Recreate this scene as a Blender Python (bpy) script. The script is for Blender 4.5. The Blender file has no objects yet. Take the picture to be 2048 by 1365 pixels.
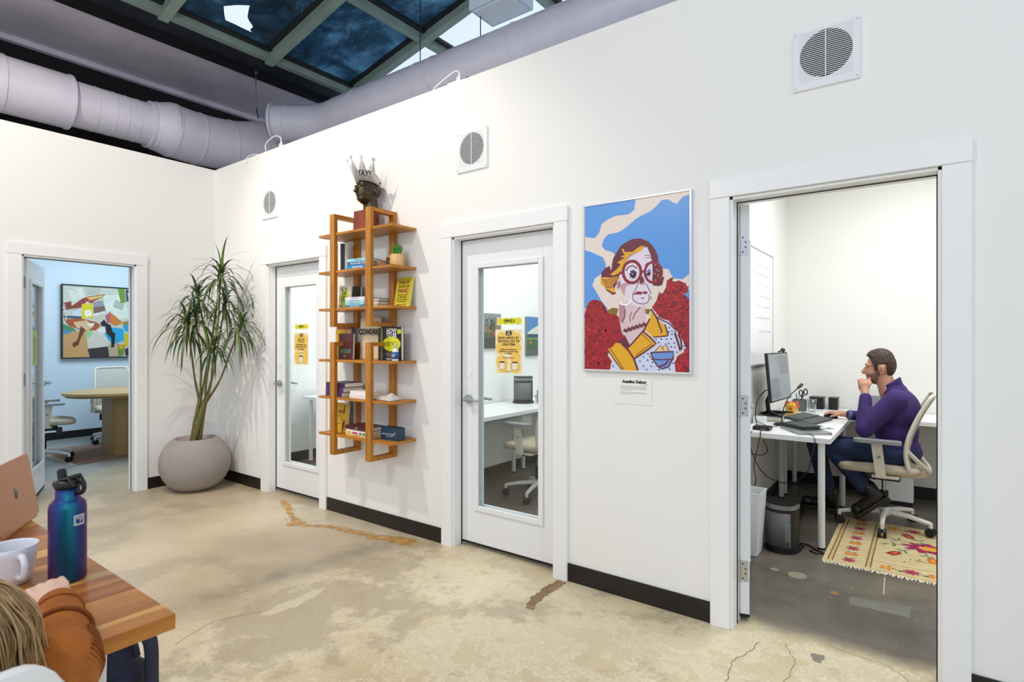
import bpy, bmesh, math, random
from mathutils import Vector, Matrix
random.seed(7)
PI = math.pi
SC = bpy.context.scene
COL = SC.collection

# ---------------------------------------------------------------- camera
FPX, HORIZON, YAW = 1120.0, 680.0, math.radians(126.46)
CAM = Vector((5.70, -2.73, 1.36))
cd = bpy.data.cameras.new('camera')
cam = bpy.data.objects.new('camera', cd)
COL.objects.link(cam)
cam.location = CAM
cam.rotation_euler = (PI/2, 0, YAW - PI/2)
cd.sensor_width = 36.0
cd.lens = FPX/2048*36
cd.shift_y = (HORIZON - 682.5)/2048
cd.clip_start = 0.05
cd.dof.use_dof = True
cd.dof.focus_distance = 4.6
cd.dof.aperture_fstop = 6.3
SC.camera = cam

# ---------------------------------------------------------------- view and sky
SC.view_settings.view_transform = 'Standard'
SC.view_settings.look = 'None'
SC.view_settings.gamma = 1.0
SC.view_settings.use_curve_mapping = False
SC.view_settings.exposure = 0.14
w = bpy.data.worlds.new('sky')
SC.world = w
w.use_nodes = True
w.node_tree.nodes['Background'].inputs[0].default_value = (0.76, 0.87, 1.0, 1)
w.node_tree.nodes['Background'].inputs[1].default_value = 0.98

# ---------------------------------------------------------------- lamps of the place and added fill
def lamp_spot(name, loc, target, power, col, angle, radius, blend=0.6):
    l = bpy.data.lights.new(name, 'SPOT')
    l.energy = power; l.color = col; l.spot_size = math.radians(angle)
    l.spot_blend = blend; l.shadow_soft_size = radius
    o = bpy.data.objects.new(name, l); COL.objects.link(o)
    o.location = loc
    o.rotation_euler = (Vector(target) - Vector(loc)).to_track_quat('-Z', 'Y').to_euler()
    return o
def lamp_area(name, loc, sx, sy, power, col, rot=(0, 0, 0)):
    l = bpy.data.lights.new(name, 'AREA')
    l.shape = 'RECTANGLE'; l.size = sx; l.size_y = sy; l.energy = power; l.color = col
    o = bpy.data.objects.new(name, l); COL.objects.link(o)
    o.location = loc; o.rotation_euler = rot
    return o
WARM = (1.0, 0.86, 0.70)
# track heads under the skylight, aimed at the two walls
lamp_spot('track_lamp', (1.95, -1.95, 4.4), (2.3, 0, 1.3), 205, (1.0, 0.88, 0.76), 85, 0.03)
lamp_spot('track_lamp', (1.6, -2.6, 4.4), (0.1, -1.0, 1.4), 150, (1.0, 0.88, 0.76), 95, 0.05)
# added point lights, unseen, to brighten the ducts and ceiling
def lamp_point(name, loc, power, col, radius):
    l = bpy.data.lights.new(name, 'POINT'); l.energy = power; l.color = col; l.shadow_soft_size = radius
    o = bpy.data.objects.new(name, l); COL.objects.link(o); o.location = loc
lamp_point('fill_light', (3.4, -3.3, 3.3), 84, (1.0, 0.87, 0.74), .12)
lamp_point('fill_light', (6.6, -3.6, 3.3), 22, (1.0, 0.90, 0.80), .12)
# ceiling fittings of the four rooms
lamp_area('office_lamp', (5.9, 1.7, 2.93), 1.2, 1.2, 42, (0.97, 1.0, 0.985))
lamp_area('office_lamp', (3.4, 1.7, 2.93), 1.2, 1.0, 38, (0.93, 0.985, 1.0))
lamp_area('office_lamp', (1.1, 1.7, 2.93), 1.0, 1.0, 46, (0.90, 0.97, 1.0))
lamp_area('office_lamp', (-2.1, 0.2, 2.93), 1.6, 1.6, 66, (0.70, 0.86, 1.0))

# ---------------------------------------------------------------- materials
def lin(c):
    if isinstance(c, str):
        c = c.lstrip('#'); c = [int(c[i:i+2], 16)/255 for i in (0, 2, 4)]
    return tuple(x/12.92 if x <= .04045 else ((x+.055)/1.055)**2.4 for x in c) + (1.0,)
MATS = {}
def mat(name, col, rough=.5, metal=0, var=0, vscale=8, bump=0, bscale=60, spec=.5, coat=0, sheen=0, stretch=None):
    if name in MATS: return MATS[name]
    m = bpy.data.materials.new(name); m.use_nodes = True
    nt = m.node_tree; b = nt.nodes['Principled BSDF']
    c = lin(col)
    b.inputs['Base Color'].default_value = c
    b.inputs['Roughness'].default_value = rough
    b.inputs['Metallic'].default_value = metal
    b.inputs['Specular IOR Level'].default_value = spec
    b.inputs['Coat Weight'].default_value = coat
    b.inputs['Sheen Weight'].default_value = sheen
    tc = None
    def coords(scale):
        nonlocal tc
        if tc is None: tc = nt.nodes.new('ShaderNodeTexCoord')
        mp = nt.nodes.new('ShaderNodeMapping')
        s = stretch or (1, 1, 1)
        mp.inputs['Scale'].default_value = (scale*s[0], scale*s[1], scale*s[2])
        nt.links.new(tc.outputs['Object'], mp.inputs[0])
        return mp.outputs[0]
    if var:
        n = nt.nodes.new('ShaderNodeTexNoise'); n.inputs['Scale'].default_value = 1; n.inputs['Detail'].default_value = 4
        nt.links.new(coords(vscale), n.inputs['Vector'])
        r = nt.nodes.new('ShaderNodeValToRGB')
        r.color_ramp.elements[0].position = .3; r.color_ramp.elements[1].position = .7
        r.color_ramp.elements[0].color = tuple(x*(1-var) for x in c[:3]) + (1,)
        r.color_ramp.elements[1].color = tuple(min(1, x*(1+var)) for x in c[:3]) + (1,)
        nt.links.new(n.outputs[0], r.inputs[0]); nt.links.new(r.outputs[0], b.inputs['Base Color'])
    if bump:
        n = nt.nodes.new('ShaderNodeTexNoise'); n.inputs['Scale'].default_value = 1; n.inputs['Detail'].default_value = 3
        nt.links.new(coords(bscale), n.inputs['Vector'])
        bp = nt.nodes.new('ShaderNodeBump'); bp.inputs['Strength'].default_value = bump; bp.inputs['Distance'].default_value = .01
        nt.links.new(n.outputs[0], bp.inputs['Height']); nt.links.new(bp.outputs[0], b.inputs['Normal'])
    MATS[name] = m
    return m
def glass_mat(name, tint=(.97, .99, .985), refl=1.0, rough=0.0):
    m = bpy.data.materials.new(name); m.use_nodes = True
    nt = m.node_tree; nt.nodes.clear()
    o = nt.nodes.new('ShaderNodeOutputMaterial'); mx = nt.nodes.new('ShaderNodeMixShader')
    t = nt.nodes.new('ShaderNodeBsdfTransparent'); g = nt.nodes.new('ShaderNodeBsdfGlossy')
    t.inputs[0].default_value = tint + (1,); g.inputs['Roughness'].default_value = rough
    lw = nt.nodes.new('ShaderNodeLayerWeight'); lw.inputs[0].default_value = .5   # Schlick reflectance, same from both faces
    pw = nt.nodes.new('ShaderNodeMath'); pw.operation = 'POWER'; pw.inputs[1].default_value = 5
    mu = nt.nodes.new('ShaderNodeMath'); mu.operation = 'MULTIPLY_ADD'; mu.inputs[1].default_value = .9*refl; mu.inputs[2].default_value = .035*refl
    nt.links.new(lw.outputs['Facing'], pw.inputs[0]); nt.links.new(pw.outputs[0], mu.inputs[0]); nt.links.new(mu.outputs[0], mx.inputs[0])
    nt.links.new(t.outputs[0], mx.inputs[1]); nt.links.new(g.outputs[0], mx.inputs[2]); nt.links.new(mx.outputs[0], o.inputs[0])
    MATS[name] = m
    return m
def node_mat(name, fn, rough=.5, spec=.5):
    """fn(nt, bsdf, coord_socket) wires the node tree."""
    m = bpy.data.materials.new(name); m.use_nodes = True
    nt = m.node_tree; b = nt.nodes['Principled BSDF']; b.inputs['Roughness'].default_value = rough
    b.inputs['Specular IOR Level'].default_value = spec
    tc = nt.nodes.new('ShaderNodeTexCoord'); fn(nt, b, tc.outputs['Object'])
    MATS[name] = m
    return m
def N(nt, typ, **kw):
    n = nt.nodes.new(typ)
    for k, v in kw.items():
        if k.startswith('i_'):
            key = k[2:]; n.inputs[int(key) if key.isdigit() else key.replace('_', ' ')].default_value = v
        else: setattr(n, k, v)
    return n
def ramp(nt, src, stops):
    r = nt.nodes.new('ShaderNodeValToRGB'); e = r.color_ramp.elements
    while len(e) < len(stops): e.new(.5)
    for el, (p, c) in zip(e, stops):
        el.position = p; el.color = lin(c) if isinstance(c, str) else (c, c, c, 1)
    nt.links.new(src, r.inputs[0]); return r.outputs[0]
def mix(nt, fac, a, b, mode='MIX'):
    m = nt.nodes.new('ShaderNodeMix'); m.data_type = 'RGBA'; m.blend_type = mode
    for s, v in ((0, fac), (6, a), (7, b)):
        if hasattr(v, 'is_linked'): nt.links.new(v, m.inputs[s])
        else: m.inputs[s].default_value = v if s == 0 or not isinstance(v, str) else lin(v)
    return m.outputs[2]

# ---------------------------------------------------------------- mesh builder
def frame(z, hint=Vector((0, 0, 1))):
    z = z.normalized()
    if abs(z.dot(hint)) > .95: hint = Vector((1, 0, 0))
    x = hint.cross(z).normalized(); return x, z.cross(x)
class MB:
    def __init__(s): s.v = []; s.f = []; s.m = []; s.s = []
    def add(s, vs, fs, mi=0, smooth=False, M=None):
        k = len(s.v)
        s.v += [(M @ Vector(p)) if M is not None else Vector(p) for p in vs]
        for f in fs: s.f.append([i+k for i in f]); s.m.append(mi); s.s.append(smooth)
        return s
    def box(s, x0, y0, z0, x1, y1, z1, mi=0, M=None):
        x0, x1 = sorted((x0, x1)); y0, y1 = sorted((y0, y1)); z0, z1 = sorted((z0, z1))
        v = [(x0,y0,z0),(x1,y0,z0),(x1,y1,z0),(x0,y1,z0),(x0,y0,z1),(x1,y0,z1),(x1,y1,z1),(x0,y1,z1)]
        return s.add(v, [(0,3,2,1),(4,5,6,7),(0,1,5,4),(1,2,6,5),(2,3,7,6),(3,0,4,7)], mi, False, M)
    def cyl(s, p0, p1, r0, r1=None, n=16, mi=0, smooth=True, caps=True):
        p0, p1 = Vector(p0), Vector(p1); r1 = r0 if r1 is None else r1
        a, b = frame(p1-p0); v = []
        for p, r in ((p0, r0), (p1, r1)):
            v += [p + (a*math.cos(2*PI*i/n) + b*math.sin(2*PI*i/n))*r for i in range(n)]
        s.add(v, [(i, (i+1) % n, n+(i+1) % n, n+i) for i in range(n)], mi, smooth)
        if caps: s.add(v, [list(range(n))[::-1], list(range(n, 2*n))], mi)
        return s
    def tube(s, pts, r, n=8, mi=0, caps=True, closed=False):
        pts = [Vector(p) for p in pts]; k = len(pts)
        rs = r if isinstance(r, (list, tuple)) else [r]*k
        v = []; prev = None
        for i, p in enumerate(pts):
            if closed: d = pts[(i+1) % k] - pts[i-1]
            else: d = pts[min(i+1, k-1)] - pts[max(i-1, 0)]
            d.normalize()
            if prev is None: a, b = frame(d)
            else:
                a = prev - d*prev.dot(d)
                if a.length < 1e-6: a, b = frame(d)
                a.normalize(); b = d.cross(a)
            prev = a
            v += [p + (a*math.cos(2*PI*j/n) + b*math.sin(2*PI*j/n))*rs[i] for j in range(n)]
        fs = []
        for i in range(k if closed else k-1):
            i2 = (i+1) % k
            fs += [(i*n+j, i*n+(j+1) % n, i2*n+(j+1) % n, i2*n+j) for j in range(n)]
        s.add(v, fs, mi, True)
        if caps and not closed: s.add(v, [list(range(n))[::-1], list(range((k-1)*n, k*n))], mi)
        return s
    def lathe(s, prof, n=32, c=(0, 0, 0), mi=0, M=None):
        v = []; fs = []; k = len(prof)
        for r, z in prof:
            v += [(c[0]+r*math.cos(2*PI*i/n), c[1]+r*math.sin(2*PI*i/n), c[2]+z) for i in range(n)]
        for j in range(k-1):
            fs += [(j*n+i, j*n+(i+1) % n, (j+1)*n+(i+1) % n, (j+1)*n+i) for i in range(n)]
        if prof[0][0] > 1e-5: fs.append(list(range(n))[::-1])
        if prof[-1][0] > 1e-5: fs.append(list(range((k-1)*n, k*n)))
        return s.add(v, fs, mi, True, M)
    def prism(s, poly, z0, z1, mi=0, M=None, smooth=False):
        n = len(poly)
        a = sum(poly[i][0]*poly[(i+1) % n][1] - poly[(i+1) % n][0]*poly[i][1] for i in range(n))
        if a < 0: poly = poly[::-1]
        v = [(x, y, z0) for x, y in poly] + [(x, y, z1) for x, y in poly]
        s.add(v, [list(range(n))[::-1], list(range(n, 2*n))], mi, False, M)
        return s.add(v, [(i, (i+1) % n, n+(i+1) % n, n+i) for i in range(n)], mi, smooth, M)
    def flat(s, poly, mi=0, M=None, z=0):
        n = len(poly)
        a = sum(poly[i][0]*poly[(i+1) % n][1] - poly[(i+1) % n][0]*poly[i][1] for i in range(n))
        if a < 0: poly = poly[::-1]
        return s.add([(p[0], p[1], z) for p in poly], [list(range(n))], mi, False, M)
    def stroke(s, pts, wd, mi=0, M=None, z=0):
        v = []; k = len(pts)
        ws = wd if isinstance(wd, (list, tuple)) else [wd]*k
        for i in range(k):
            d = Vector(pts[min(i+1, k-1)]) - Vector(pts[max(i-1, 0)])
            if d.length < 1e-9: d = Vector((1, 0))
            d.normalize(); nx, ny = -d.y*ws[i]/2, d.x*ws[i]/2
            v += [(pts[i][0]+nx, pts[i][1]+ny, z), (pts[i][0]-nx, pts[i][1]-ny, z)]
        return s.add(v, [(2*i+1, 2*i+3, 2*i+2, 2*i) for i in range(k-1)], mi, False, M)
    def ell(s, c, r, n=20, k=12, mi=0, M=None):
        if not isinstance(r, (tuple, list)): r = (r, r, r)
        v = [(c[0], c[1], c[2]-r[2])]
        for j in range(1, k):
            t = -PI/2 + PI*j/k
            v += [(c[0]+r[0]*math.cos(t)*math.cos(2*PI*i/n), c[1]+r[1]*math.cos(t)*math.sin(2*PI*i/n), c[2]+r[2]*math.sin(t)) for i in range(n)]
        v.append((c[0], c[1], c[2]+r[2])); L = len(v)-1
        fs = [(0, 1+(i+1) % n, 1+i) for i in range(n)]
        for j in range(k-2):
            fs += [(1+j*n+i, 1+j*n+(i+1) % n, 1+(j+1)*n+(i+1) % n, 1+(j+1)*n+i) for i in range(n)]
        fs += [(L, 1+(k-2)*n+i, 1+(k-2)*n+(i+1) % n) for i in range(n)]
        return s.add(v, fs, mi, True, M)
    def grid(s, fn, nu, nv, mi=0, smooth=True, closed_u=False):
        v = [fn(i/(nu if closed_u else nu-1), j/(nv-1)) for j in range(nv) for i in range(nu)]
        fs = []
        for j in range(nv-1):
            for i in range(nu if closed_u else nu-1):
                i2 = (i+1) % nu
                fs.append((j*nu+i, j*nu+i2, (j+1)*nu+i2, (j+1)*nu+i))
        return s.add(v, fs, mi, smooth)
    def mesh(s, name, mats, inv=None):
        me = bpy.data.meshes.new(name)
        vs = [inv @ p for p in s.v] if inv is not None else s.v
        me.from_pydata([tuple(p) for p in vs], [], s.f)
        for m in (mats if isinstance(mats, (list, tuple)) else [mats]): me.materials.append(m)
        me.polygons.foreach_set('material_index', s.m); me.polygons.foreach_set('use_smooth', s.s)
        me.update(); return me
    def build(s, name, mats, parent=None, world=False, bevel=0, solid=0, kind=None, label=None, fix=False):
        inv = ROOTM[parent.name].inverted() if (world and parent is not None) else None
        me = s.mesh(name, mats, inv)
        if fix:
            bm = bmesh.new(); bm.from_mesh(me); bmesh.ops.recalc_face_normals(bm, faces=bm.faces); bm.to_mesh(me); bm.free()
        o = bpy.data.objects.new(name, me); COL.objects.link(o)
        if parent is not None:
            o.parent = parent; ROOTM[o.name] = ROOTM[parent.name]
        else: ROOTM[o.name] = Matrix()
        if solid:
            md = o.modifiers.new('solid', 'SOLIDIFY'); md.thickness = solid; md.offset = 0
        if bevel:
            md = o.modifiers.new('bevel', 'BEVEL'); md.width = bevel; md.segments = 2; md.limit_method = 'ANGLE'; md.angle_limit = math.radians(40)
        if kind: o['kind'] = kind
        if label: o['label'] = label
        return o
ROOTM = {}
def place(o, loc, rz=0):
    o.location = loc; o.rotation_euler = (0, 0, rz)
    ROOTM[o.name] = Matrix.Translation(loc) @ Matrix.Rotation(rz, 4, 'Z')
    return o
def tag(o, label, cat, group=None):
    o['label'] = label; o['category'] = cat
    if group: o['group'] = group
    return o
def thing(name, label, cat, loc=(0, 0, 0), rz=0, group=None):
    o = bpy.data.objects.new(name, None); COL.objects.link(o); o.empty_display_size = .05
    place(o, loc, rz); return tag(o, label, cat, group)
def single(name, mb, mats, label, cat, loc=(0, 0, 0), rz=0, group=None, world=False, **kw):
    """a thing that is one mesh; world=True: the vertices are world coordinates"""
    if world:
        inv = Matrix.Translation(-Vector(loc)); mb.v = [inv @ p for p in mb.v]; rz = 0
    o = mb.build(name, mats, **kw); place(o, loc, rz)
    return tag(o, label, cat, group)
def struct(name, mb, mats, **kw):
    o = mb.build(name, mats, **kw); o['kind'] = 'structure'; return o
def copy_tree(o, parent=None):
    c = o.copy(); COL.objects.link(c); c.parent = parent
    for ch in [x for x in KIDS.get(o.name, [])]: KIDS.setdefault(c.name, []).append(copy_tree(ch, c))
    return c
KIDS = {}
def index_kids():
    KIDS.clear()
    for o in bpy.data.objects:
        if o.parent: KIDS.setdefault(o.parent.name, []).append(o)
def text(s, size, offset=0.0, align='CENTER', shear=0, line=1.0, sx=1.0):
    """flat lettering as vertices and faces in the local XY plane"""
    c = bpy.data.curves.new('t', 'FONT'); c.body = s; c.size = size; c.offset = offset
    c.align_x = align; c.align_y = 'CENTER'; c.shear = shear; c.space_line = line; c.resolution_u = 3
    o = bpy.data.objects.new('t', c); COL.objects.link(o)
    dg = bpy.context.evaluated_depsgraph_get()
    me = bpy.data.meshes.new_from_object(o.evaluated_get(dg))
    vs = [(v.co.x*sx, v.co.y, 0) for v in me.vertices]; fs = [list(p.vertices) for p in me.polygons]
    bpy.data.objects.remove(o); bpy.data.curves.remove(c); bpy.data.meshes.remove(me)
    return vs, fs
def add_text(mb, s, size, x, y, mi=0, z=0, M=None, **kw):
    vs, fs = text(s, size, **kw)
    T = Matrix.Translation((x, y, z))
    mb.add(vs, fs, mi, False, (M @ T) if M is not None else T)
def basis(o, x, y, z):
    """matrix with origin o and axes x, y, z"""
    m = Matrix.Identity(4)
    for i in range(3):
        m[i][0], m[i][1], m[i][2], m[i][3] = x[i], y[i], z[i], o[i]
    return m
def on_right(x, z, y=0.0):   # local x along the wall, local y up, local z out of the right wall
    return basis((x, y, z), (1, 0, 0), (0, 0, 1), (0, -1, 0))
def remesh(prims, voxel, smooth=4):
    """closed overlapping shapes fused into one continuous skin; returns an MB"""
    me = prims.mesh('t', [])
    o = bpy.data.objects.new('t', me); COL.objects.link(o)
    r = o.modifiers.new('r', 'REMESH'); r.mode = 'VOXEL'; r.voxel_size = voxel; r.use_smooth_shade = True
    if smooth:
        sm = o.modifiers.new('s', 'SMOOTH'); sm.factor = .5; sm.iterations = smooth
    dg = bpy.context.evaluated_depsgraph_get()
    e = bpy.data.meshes.new_from_object(o.evaluated_get(dg))
    out = MB(); out.v = [v.co.copy() for v in e.vertices]; out.f = [list(p.vertices) for p in e.polygons]
    out.m = [0]*len(out.f); out.s = [True]*len(out.f)
    bpy.data.objects.remove(o); bpy.data.meshes.remove(me); bpy.data.meshes.remove(e)
    return out
def shell(mb, keep, offset):
    """faces of a fused skin inside a region, pushed out along their normals"""
    nr = [Vector() for _ in mb.v]
    for f in mb.f:
        a, b, c = mb.v[f[0]], mb.v[f[1]], mb.v[f[2]]; n_ = (b-a).cross(c-a)
        for i in f: nr[i] = nr[i] + n_
    fs = [f for f in mb.f if keep(sum((mb.v[i] for i in f), Vector())/len(f))]
    used = sorted({i for f in fs for i in f}); ix = {i: k for k, i in enumerate(used)}
    cnt = {}
    for f in fs:
        for i in range(len(f)):
            e = tuple(sorted((f[i], f[i-1]))); cnt[e] = cnt.get(e, 0)+1
    edge = {i for e, c in cnt.items() if c == 1 for i in e}
    out = MB(); vs = []
    for i in used:
        n_ = nr[i].normalized() if nr[i].length > 0 else Vector((0, 0, 1))
        vs.append(mb.v[i] + n_*(-.001 if i in edge else offset(mb.v[i])))
    return out.add(vs, [[ix[i] for i in f] for f in fs], 0, True)
def limb(mb, p0, p1, r0, r1, n=14):
    mb.cyl(p0, p1, r0, r1, n); mb.ell(p0, r0, n, 8); mb.ell(p1, r1, n, 8)
def arc(c, r, a0, a1, n):
    return [(c[0]+r*math.cos(a0+(a1-a0)*i/(n-1)), c[1]+r*math.sin(a0+(a1-a0)*i/(n-1))) for i in range(n)]
def rrect(x0, y0, x1, y1, r, n=5):
    return arc((x1-r, y1-r), r, 0, PI/2, n)+arc((x0+r, y1-r), r, PI/2, PI, n)+arc((x0+r, y0+r), r, PI, 1.5*PI, n)+arc((x1-r, y0+r), r, 1.5*PI, 2*PI, n)
def bez(p, n=16):
    """smooth curve through the points"""
    p = [Vector(q) for q in p]; out = []
    for i in range(len(p)-1):
        a = p[max(i-1, 0)]; b = p[i]; c = p[i+1]; d = p[min(i+2, len(p)-1)]
        for k in range(n):
            t = k/n
            out.append(.5*((2*b)+(c-a)*t+(2*a-5*b+4*c-d)*t*t+(3*b-a-3*c+d)*t**3))
    return out+[p[-1]]

# ================================================================ the shell
WALL_H, T = 3.05, 0.12
M_wall = mat('white_wall_paint', '#f2f1ee', .6, bump=.04, bscale=90, spec=.3)
M_trim = mat('white_gloss_trim', '#f4f4f4', .35)
M_base = mat('black_vinyl', '#17130f', .45)
M_door = mat('white_door_paint', '#eeeff1', .35)
M_gasket = mat('black_gasket', '#0b0b0c', .6)
M_chrome = mat('brushed_chrome', '#b9bbbd', .28, 1)
M_black = mat('black_plastic', '#101012', .4)
M_glass = glass_mat('door_glass', (.955, .975, .97), 1.15)
M_ceil = mat('office_ceiling_paint', '#f0f0ee', .7)

def floor_nodes(nt, b, co):
    L = nt.links.new
    def noise(scale, detail, rough, dist=0, off=(0, 0, 0)):
        mp = N(nt, 'ShaderNodeMapping'); mp.inputs['Location'].default_value = off; L(co, mp.inputs[0])
        n = N(nt, 'ShaderNodeTexNoise', i_Scale=scale, i_Detail=detail, i_Roughness=rough, i_Distortion=dist); L(mp.outputs[0], n.inputs['Vector']); return n.outputs[0]
    sx = N(nt, 'ShaderNodeSeparateXYZ'); L(co, sx.inputs[0])
    def math_(op, a, b_=None, c=None):
        n = N(nt, 'ShaderNodeMath', operation=op)
        for i, v in enumerate((a, b_, c)):
            if v is None: continue
            if hasattr(v, 'is_linked'): L(v, n.inputs[i])
            else: n.inputs[i].default_value = v
        return n.outputs[0]
    def smooth(v, lo, hi):
        n = N(nt, 'ShaderNodeMapRange', interpolation_type='SMOOTHSTEP', i_1=lo, i_2=hi); L(v, n.inputs[0]); return n.outputs[0]
    nbig = noise(.8, 5, .55)
    # two pours: smooth brown-grey towards the corner, paler and scraped towards the open office
    wob = math_('MULTIPLY_ADD', noise(1.5, 6, .6, 0, (3, 1, 0)), .7, -.35)
    pour = smooth(math_('ADD', sx.outputs[0], wob), 2.7, 3.15)
    a_ = ramp(nt, nbig, [(.3, '#a5937a'), (.5, '#bcab8e'), (.7, '#cdbea2')])
    c_ = ramp(nt, nbig, [(.3, '#c2ae88'), (.5, '#d6c6a2'), (.7, '#e2d4b2')])
    c = mix(nt, pour, a_, c_)
    # ragged pale residue, mostly on the paler pour
    n2 = noise(3.4, 13, .76, .12, (5, 2, 0))
    res = ramp(nt, n2, [(.49, 0.0), (.515, .85), (.55, .2), (.60, .3), (.62, .9)])
    res = mix(nt, 1.0, res, math_('MULTIPLY_ADD', pour, .8, .12), 'MULTIPLY')
    c = mix(nt, res, c, '#e9dec3')
    # greyer worn patches and drag marks
    n3 = noise(1.2, 9, .68, .1, (7.3, 2.1, 4)); c = mix(nt, ramp(nt, n3, [(.51, 0.0), (.56, .50), (.8, .62)]), c, '#a0917a')
    n9 = noise(7, 8, .7, .3, (1, 6, 2)); c = mix(nt, ramp(nt, n9, [(.62, 0.0), (.70, .5)]), c, '#8f7f63')
    # grey drag band between the two pours
    bw = math_('MULTIPLY_ADD', noise(1.1, 7, .62, 0, (2, 8, 1)), .5, -.25)
    bd = math_('ABSOLUTE', math_('SUBTRACT', math_('ADD', sx.outputs[0], bw), 2.74))
    band = mix(nt, 1.0, math_('SUBTRACT', 1.0, smooth(bd, .0, .17)), ramp(nt, noise(3, 9, .7, 0, (4, 4, 0)), [(.35, 0.0), (.62, .75)]), 'MULTIPLY')
    c = mix(nt, band, c, '#867d6b')
    sc_ = noise(18, 6, .7, 1.2, (3, 3, 1)); c = mix(nt, ramp(nt, sc_, [(.64, 0.0), (.69, .45)]), c, '#ece4cf')
    n4 = noise(1.6, 8, .72, .2, (1.3, 9.1, 2)); c = mix(nt, ramp(nt, n4, [(.61, 0.0), (.67, .35), (.72, .1)]), c, '#b08a57')
    n5 = noise(90, 3, .5); c = mix(nt, .5, c, ramp(nt, n5, [(.3, .80), (.7, 1.1)]), 'MULTIPLY')
    # dark ground concrete in the rooms behind, with their dimmer light painted in too
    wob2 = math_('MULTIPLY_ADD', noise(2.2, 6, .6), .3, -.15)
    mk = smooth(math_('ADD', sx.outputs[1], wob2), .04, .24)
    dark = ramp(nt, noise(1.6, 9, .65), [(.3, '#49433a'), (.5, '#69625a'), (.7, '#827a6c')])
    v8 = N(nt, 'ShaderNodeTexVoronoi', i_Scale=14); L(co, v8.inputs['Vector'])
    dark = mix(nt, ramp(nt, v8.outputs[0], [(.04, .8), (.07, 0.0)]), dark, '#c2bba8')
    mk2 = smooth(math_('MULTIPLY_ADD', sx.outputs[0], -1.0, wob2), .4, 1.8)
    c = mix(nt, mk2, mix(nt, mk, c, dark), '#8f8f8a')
    L(c, b.inputs['Base Color'])
    L(ramp(nt, nbig, [(.3, .26), (.7, .42)]), b.inputs['Roughness'])
    bp = N(nt, 'ShaderNodeBump', i_Strength=.10, i_Distance=.004); L(n2, bp.inputs['Height']); L(bp.outputs[0], b.inputs['Normal'])
M_floor = node_mat('worn_concrete', floor_nodes, .4, .4)
f = MB().box(-4.2, -7.0, -.1, 9.5, 3.6, 0)
flo = struct('floor', f, M_floor)
def patch(name, poly, col, rough=.4, z=.0004, jit=.012, seed=1):
    random.seed(seed); q = []
    for i in range(len(poly)):
        a, b_ = Vector(poly[i-1]), Vector(poly[i])
        for k in range(6):
            p = a.lerp(b_, k/6); q.append((p.x+random.uniform(-jit, jit), p.y+random.uniform(-jit, jit)))
    from mathutils.geometry import tessellate_polygon
    vs = [Vector((x, y, z)) for x, y in q]; tr_ = []
    for a, b_, c in tessellate_polygon([vs]):
        tr_.append((a, b_, c) if (vs[b_]-vs[a]).cross(vs[c]-vs[a]).z > 0 else (a, c, b_))
    MB().add(vs, tr_).build(name, col, flo)
M_rs = mat('rust_stain', '#b58a48', .4, var=.45, vscale=18)
patch('pale_patch', [(1.4, -.067), (1.671, -.167), (1.912, -.288), (2.081, -.302), (2.272, -.187), (2.482, -.162), (2.645, -.14), (2.823, -.05), (3.02, -.02), (1.9, -.012), (1.75, -.02)], mat('pale_screed', '#c4b99f', .35, var=.12, vscale=7))
patch('rust_stain', [(1.267, -.058), (1.425, -.083), (1.646, -.186), (1.847, -.279), (2.039, -.306), (2.196, -.217), (2.341, -.189), (2.514, -.188), (2.649, -.161), (2.783, -.086), (2.935, -.067), (2.959, -.16), (2.881, -.174), (2.73, -.196), (2.655, -.251), (2.562, -.225), (2.37, -.244), (2.228, -.272), (2.107, -.335), (1.951, -.424), (1.865, -.323), (1.661, -.237), (1.431, -.148)], M_rs, z=.0007, jit=.014, seed=3)
patch('brown_streak', [(4.025, -.03), (4.085, -.03), (4.084, -.122), (4.083, -.238), (4.091, -.342), (4.119, -.41), (4.066, -.412), (4.025, -.281), (4.019, -.14)], mat('brown_streak', '#8a6a45', .4, var=.35, vscale=20), seed=4, jit=.008)
patch('pale_streak', [(3.05, -1.237), (3.024, -.935), (3.05, -.884), (3.09, -.90), (3.12, -1.111), (3.109, -1.23)], mat('pale_streak', '#d3c5a6', .35, var=.10, vscale=9), seed=5)
def disc(c, rx, ry, n=22): return [(c[0]+rx*math.cos(2*PI*i/n), c[1]+ry*math.sin(2*PI*i/n)) for i in range(n)]
patch('filled_hole', disc((5.104, .846), .05, .05), mat('grey_filler', '#97907d', .5), jit=.002)
patch('brass_disc', disc((5.306, .716), .021, .022), mat('brass_disc', '#b58c4a', .35, .3), jit=.001)
patch('filled_hole', disc((4.98, .86), .022, .022), MATS['grey_filler'], jit=.002)
patch('grey_repair', [(5.375, .721), (5.637, .762), (5.64, .624), (5.381, .616)], mat('grey_repair', '#7b7a6f', .4, var=.08, vscale=9), jit=.004)
patch('dark_chip', [(5.296, -.008), (5.351, .01), (5.354, -.017), (5.341, -.071), (5.317, -.067)], mat('dark_chip', '#8b8076', .4), jit=.003)
for pts, w_ in (([(5.198, .014), (5.232, -.07), (5.253, -.1), (5.258, -.167), (5.251, -.293), (5.23, -.42)], .003), ([(5.101, -.041), (5.078, -.169), (5.047, -.252), (5.053, -.346), (5.064, -.431)], .004), ([(5.345, .107), (5.467, .088), (5.552, .079), (5.597, .056), (5.646, -.001), (5.68, -.1)], .003), ([(3.014, -1.617), (2.942, -1.413), (3.031, -1.227)], .003)):
    q = bez([(x, y, 0) for x, y in pts], 5); random.seed(9)
    MB().stroke([(p.x+random.uniform(-.006, .006), p.y+random.uniform(-.006, .006)) for p in q], w_, 0, None, .0005).build('crack', mat('crack_dirt', '#8a7c66', .6), flo)
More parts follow.
